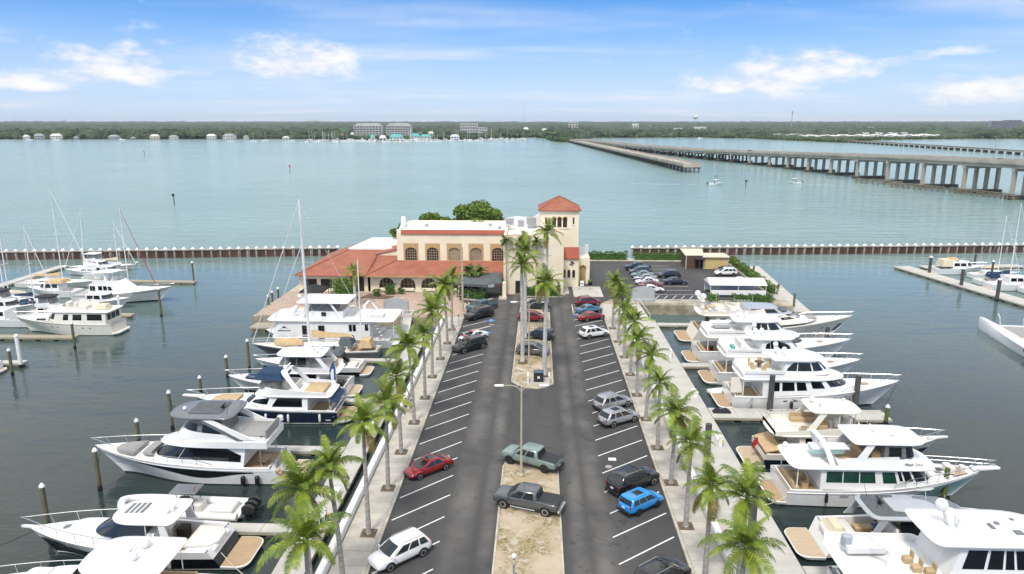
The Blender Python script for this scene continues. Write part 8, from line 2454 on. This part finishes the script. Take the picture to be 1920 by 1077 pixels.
acc = 0; last = None
piers = []
for i, (p, z) in enumerate(HP):
    dist_ = math.hypot(p.x - CAMX, p.y - CAMY)
    gap = 30 if dist_ < 640 else (20 if dist_ < 800 else 14)
    if last is None or (p - last).length >= gap:
        t_ = (HP[min(i + 1, len(HP) - 1)][0] - HP[max(i - 1, 0)][0]).normalized()
        piers.append((p, z, math.atan2(t_.y, t_.x), dist_)); last = p
for p, z, ang, dist_ in piers:
    n = Vector((-math.sin(ang), math.cos(ang)))
    nearp = dist_ < 640
    q = p + n * (WD / 2)
    cap_ = MB().box((0, 0, z - 2.95), (1.8, WD * .98, 1.3)); o = cap_.build('pier', 'bridge_concrete', hb, None, (q.x, q.y, 0), ang)
    cm = MB().box((0, 0, (z - 3.6 + .8) / 2), (1.5 if nearp else 1.0, 1.5 if nearp else 1.1, z - 3.6 - .8)).mesh('column', 'bridge_concrete' if nearp else 'bridge_dark')
    for k in range(4 if nearp else 6): link('column', cm, o, (0, -WD * .42 + WD * .84 * k / (3 if nearp else 5), .8))
    MB().box((0, 0, .8), (3.6 if nearp else 2.0, WD * 1.04, 1.7)).build('footing', 'bridge_dark', o)
# lamp posts and a gantry sign on the bridge
lm = MB().tube([(0, 0, 0), (0, 0, 10.5), (-1.6, 0, 11)], .13, 5).mesh('lamp_post', 'metal_grey')
for i in range(12, len(HP) - 4, 12):
    p, z = HP[i]; t_ = (HP[i + 1][0] - HP[i - 1][0]).normalized(); n = Vector((-t_.y, t_.x)); q = p + n * (WD - .3)
    link('lamp_post', lm, hb, (q.x, q.y, z + .9))
fp = thing('fishing_pier', 'old low bridge cut short as a fishing pier', 'pier')
PP = path_pts([(cw(100, 1290), 4.6), (cw(104, 1120), 4.8), (cw(112, 800), 5.2), (cw(119.7, 503), 5.6)], 11)
mb = MB(); deck_loft(mb, PP, 0, 12.4, -.7, 0); mb.build('deck', 'bridge_deck', fp, 30)
for a in (0, 12.0):
    mb = MB(); deck_loft(mb, PP, a + .02, a + .38, .0, 1.0); mb.build('parapet', 'bridge_concrete', fp, 30)
for a in (.6, 4.5, 8, 11):
    mb = MB(); deck_loft(mb, PP, a, a + .8, -1.7, -.68); mb.build('girder', 'bridge_concrete', fp, 30)
e = PP[-1][0]; MB().box((e.x + 6.2, e.y - .2, 5.0), (12.4, .6, 2.6)).build('end_wall', 'bridge_concrete', fp)
for i, (p, z) in enumerate(PP[::1]):
    t_ = (PP[min(i + 1, len(PP) - 1)][0] - PP[max(i - 1, 0)][0]).normalized(); n = Vector((-t_.y, t_.x)); ang = math.atan2(t_.y, t_.x); q = p + n * 6.2
    o = MB().box((0, 0, z - 2.2), (1.1, 12, 1.0)).build('pier', 'bridge_dark', fp, None, (q.x, q.y, 0), ang)
    cm = MB().box((0, 0, (z - 2.7) / 2), (.8, .8, z - 2.7)).mesh('column', 'bridge_dark')
    for k in range(4): link('column', cm, o, (0, -4.8 + 3.2 * k, 0))
for i in range(2, len(PP), 7):
    p, z = PP[i]; link('lamp_post', lm, fp, (p.x + 12, p.y, z))
rb = thing('rail_trestle', 'low dark railway trestle crossing the water at the far right', 'trestle')
TP = path_pts([(cw(598, 1300), 4.0), (cw(572, 1000), 4.2), (cw(547, 772), 4.4), (cw(528, 640), 4.4)], 16)
mb = MB(); deck_loft(mb, TP, 0, 6, -1.4, 0); mb.build('deck', 'bridge_concrete', rb, 30)
mb = MB(); deck_loft(mb, TP, .3, .7, .02, .8); mb.build('railing', 'bridge_dark', rb, 30)
for i, (p, z) in enumerate(TP):
    MB().box((p.x + 2.5, p.y, (z - 1.4) / 2), (5, 2.4, z - 1.4)).build('pier', 'bridge_dark', rb)
# timber fenders of the channel
fd = thing('channel_fender', 'timber fender wall of the bridge channel', 'fender')
for a, c in (((1672, 352), (1770, 361)), ((1605, 344), (1690, 350)), ((1780, 362), (1900, 376))):
    pa, pb = GG(*a), GG(*c); L = math.hypot(pb[0] - pa[0], pb[1] - pa[1]); n = int(L / 3.2)
    pm = MB().box((0, 0, .9), (.6, .6, 3.2)).mesh('pile', 'fender_timber')
    for i in range(n + 1): link('pile', pm, fd, (pa[0] + (pb[0] - pa[0]) * i / n, pa[1] + (pb[1] - pa[1]) * i / n, 0))
    for z in (.9, 1.9, 2.6):
        mb = MB(); mb.tube([(pa[0], pa[1], z), (pb[0], pb[1], z)], .22, 4); mb.build('waler', 'fender_timber', fd)
# tiny vehicles on the bridge
for k, (i, off_) in enumerate(((60, 5), (116, 4.5), (158, 14), (168, 5), (88, 15))):
    if i >= len(HP) - 1: continue
    p, z = HP[i]; t_ = (HP[i + 1][0] - HP[i - 1][0]).normalized(); n = Vector((-t_.y, t_.x)); q = p + n * off_
    car(('dark car far out on the highway bridge', 'dark SUV at the middle of the highway bridge', 'grey car on the far lane of the highway bridge', 'dark car on the high part of the bridge', 'white car on the far lane near the bend')[k], q.x, q.y, math.atan2(-t_.y, -t_.x), ('sedan', 'suv', 'sedan', 'suv', 'sedan')[k], ('car_black', 'car_navy', 'car_grey', 'car_black', 'car_white')[k], z + .02, 'cars on the highway bridge')

# ---------------------------------------------------------------- open water: moving boats, wake, channel marks
def runabout(label, px, py, head, tower=False):
    u, v = GG(px, py); b = Boat('motor_boat', label, 'boat', u, v, head, 8.6, 2.7, 1.0, 1.5)
    b.deck(.6, .6, .08, .18, sm='deck_white'); b.slab('hardtop', 2.8, 5.4, 1.05, 3.0, .1, 'deck_white'); b.posts([(3.2, .8), (5.0, .8)], .9, 3.0, .05, 'black_plastic'); b.helm(4.6, .6, .9)
    for y in (-.5, .5): MB().rbox((-.4, y, .9), (.6, .45, 1.1), .1).build('outboard_motor', 'black_plastic', b.root)
    if tower: b.posts([(3.4, .6), (4.6, .6)], 3.0, 5.2, .06, 'black_plastic'); MB().box((4, 0, 5.2), (1.4, 1.3, .1)).build('tower_top', 'black_plastic', b.root); b.aerial(4, .3, 5.2, 3.2, 0, 'black_plastic')
    MB().rbox((3.4, 0, 1.3), (.5, .9, .9), .1).build('helm_figure_seat', 'cloth_dark', b.root)
    return b


runabout('white fishing boat with dark tower crossing the river', 1328, 347, rad(-4), True)
runabout('white runabout near the highway bridge', 1503, 345, rad(176))
mat('foam', (.74, .78, .78), .8, .3, .5)
def wake(label, a, c, w0, w1, seed):
    pa, pb = Vector(GG(*a)), Vector(GG(*c)); r = random.Random(seed); n = 70
    d = (pb - pa); nn = Vector((-d.y, d.x)).normalized(); mb = MB()
    for i in range(n):
        t = i / n
        if r.random() < .35 + .4 * t: continue
        p = pa + d * t + nn * r.uniform(-.6, .6); L = d.length / n * r.uniform(.5, 1.3); w_ = (w0 + (w1 - w0) * t) * r.uniform(.3, 1); dd = d.normalized()
        mb.quad((p.x, p.y, .02), (p.x + dd.x * L, p.y + dd.y * L - w_ * .2, .02), (p.x + dd.x * L, p.y + dd.y * L + w_, .02), (p.x, p.y + w_ * .8, .02))
    return tag(mb.build('wake_foam', 'foam'), label, 'foam', kind='stuff')


wake('white wake trailing the fishing boat', (1318, 347.2), (1080, 343), 1.6, .5, 1); wake('short wake behind the runabout', (1510, 345.5), (1650, 354), 1.6, .6, 2)
for k, (px, py, to, lab) in enumerate(((544, 324, 311, 'dark channel marker post right of the left river'), (327, 384, 366, 'dark channel marker post before the left breakwater'), (271, 293, 284, 'small distant channel marker post on the left river'), (1398, 352, 337, 'dark channel marker post right of the fishing boat'))):
    u, v = GG(px, py); h = ztop(px, to, v)
    t = thing('channel_marker', lab, 'marker post', (u, v, 0)); MB().tube([(0, 0, -1), (0, 0, max(h, 3))], .22, 6).build('post', 'wood_piling', t); MB().box((0, -.25, max(h, 3) - .5), (1.1, .08, 1.1)).build('sign', 'red' if k in (0, 2) else 'iron', t)

# ---------------------------------------------------------------- air
hz = bpy.data.materials.new('haze_air'); hz.use_nodes = True
nt = hz.node_tree; nt.nodes.remove(nt.nodes['Principled BSDF'])
pv = nt.nodes.new('ShaderNodeVolumePrincipled'); pv.inputs['Color'].default_value = (.80, .90, 1.0, 1); pv.inputs['Density'].default_value = .000042; pv.inputs['Anisotropy'].default_value = .2
nt.links.new(pv.outputs[0], nt.nodes['Material Output'].inputs['Volume'])
M['haze_air'] = hz
if HAZE:
    tag(MB().box((0, 7000, 69), (24000, 16000, 142)).build('haze', 'haze_air'), 'thin blue haze over the river', 'haze', kind='stuff')

# ---------------------------------------------------------------- painted lettering becomes mesh
def letters_as_mesh(o):
    dg = bpy.context.evaluated_depsgraph_get()
    me = bpy.data.meshes.new_from_object(o.evaluated_get(dg))
    n = link(o.name, me, o.parent, tuple(o.location)); n.rotation_euler = o.rotation_euler
    bpy.data.objects.remove(o)
    n.name = 'lettering'


for a in LET: lettering(*a)
for o in [o for o in SC.objects if o.type == 'FONT']: letters_as_mesh(o)
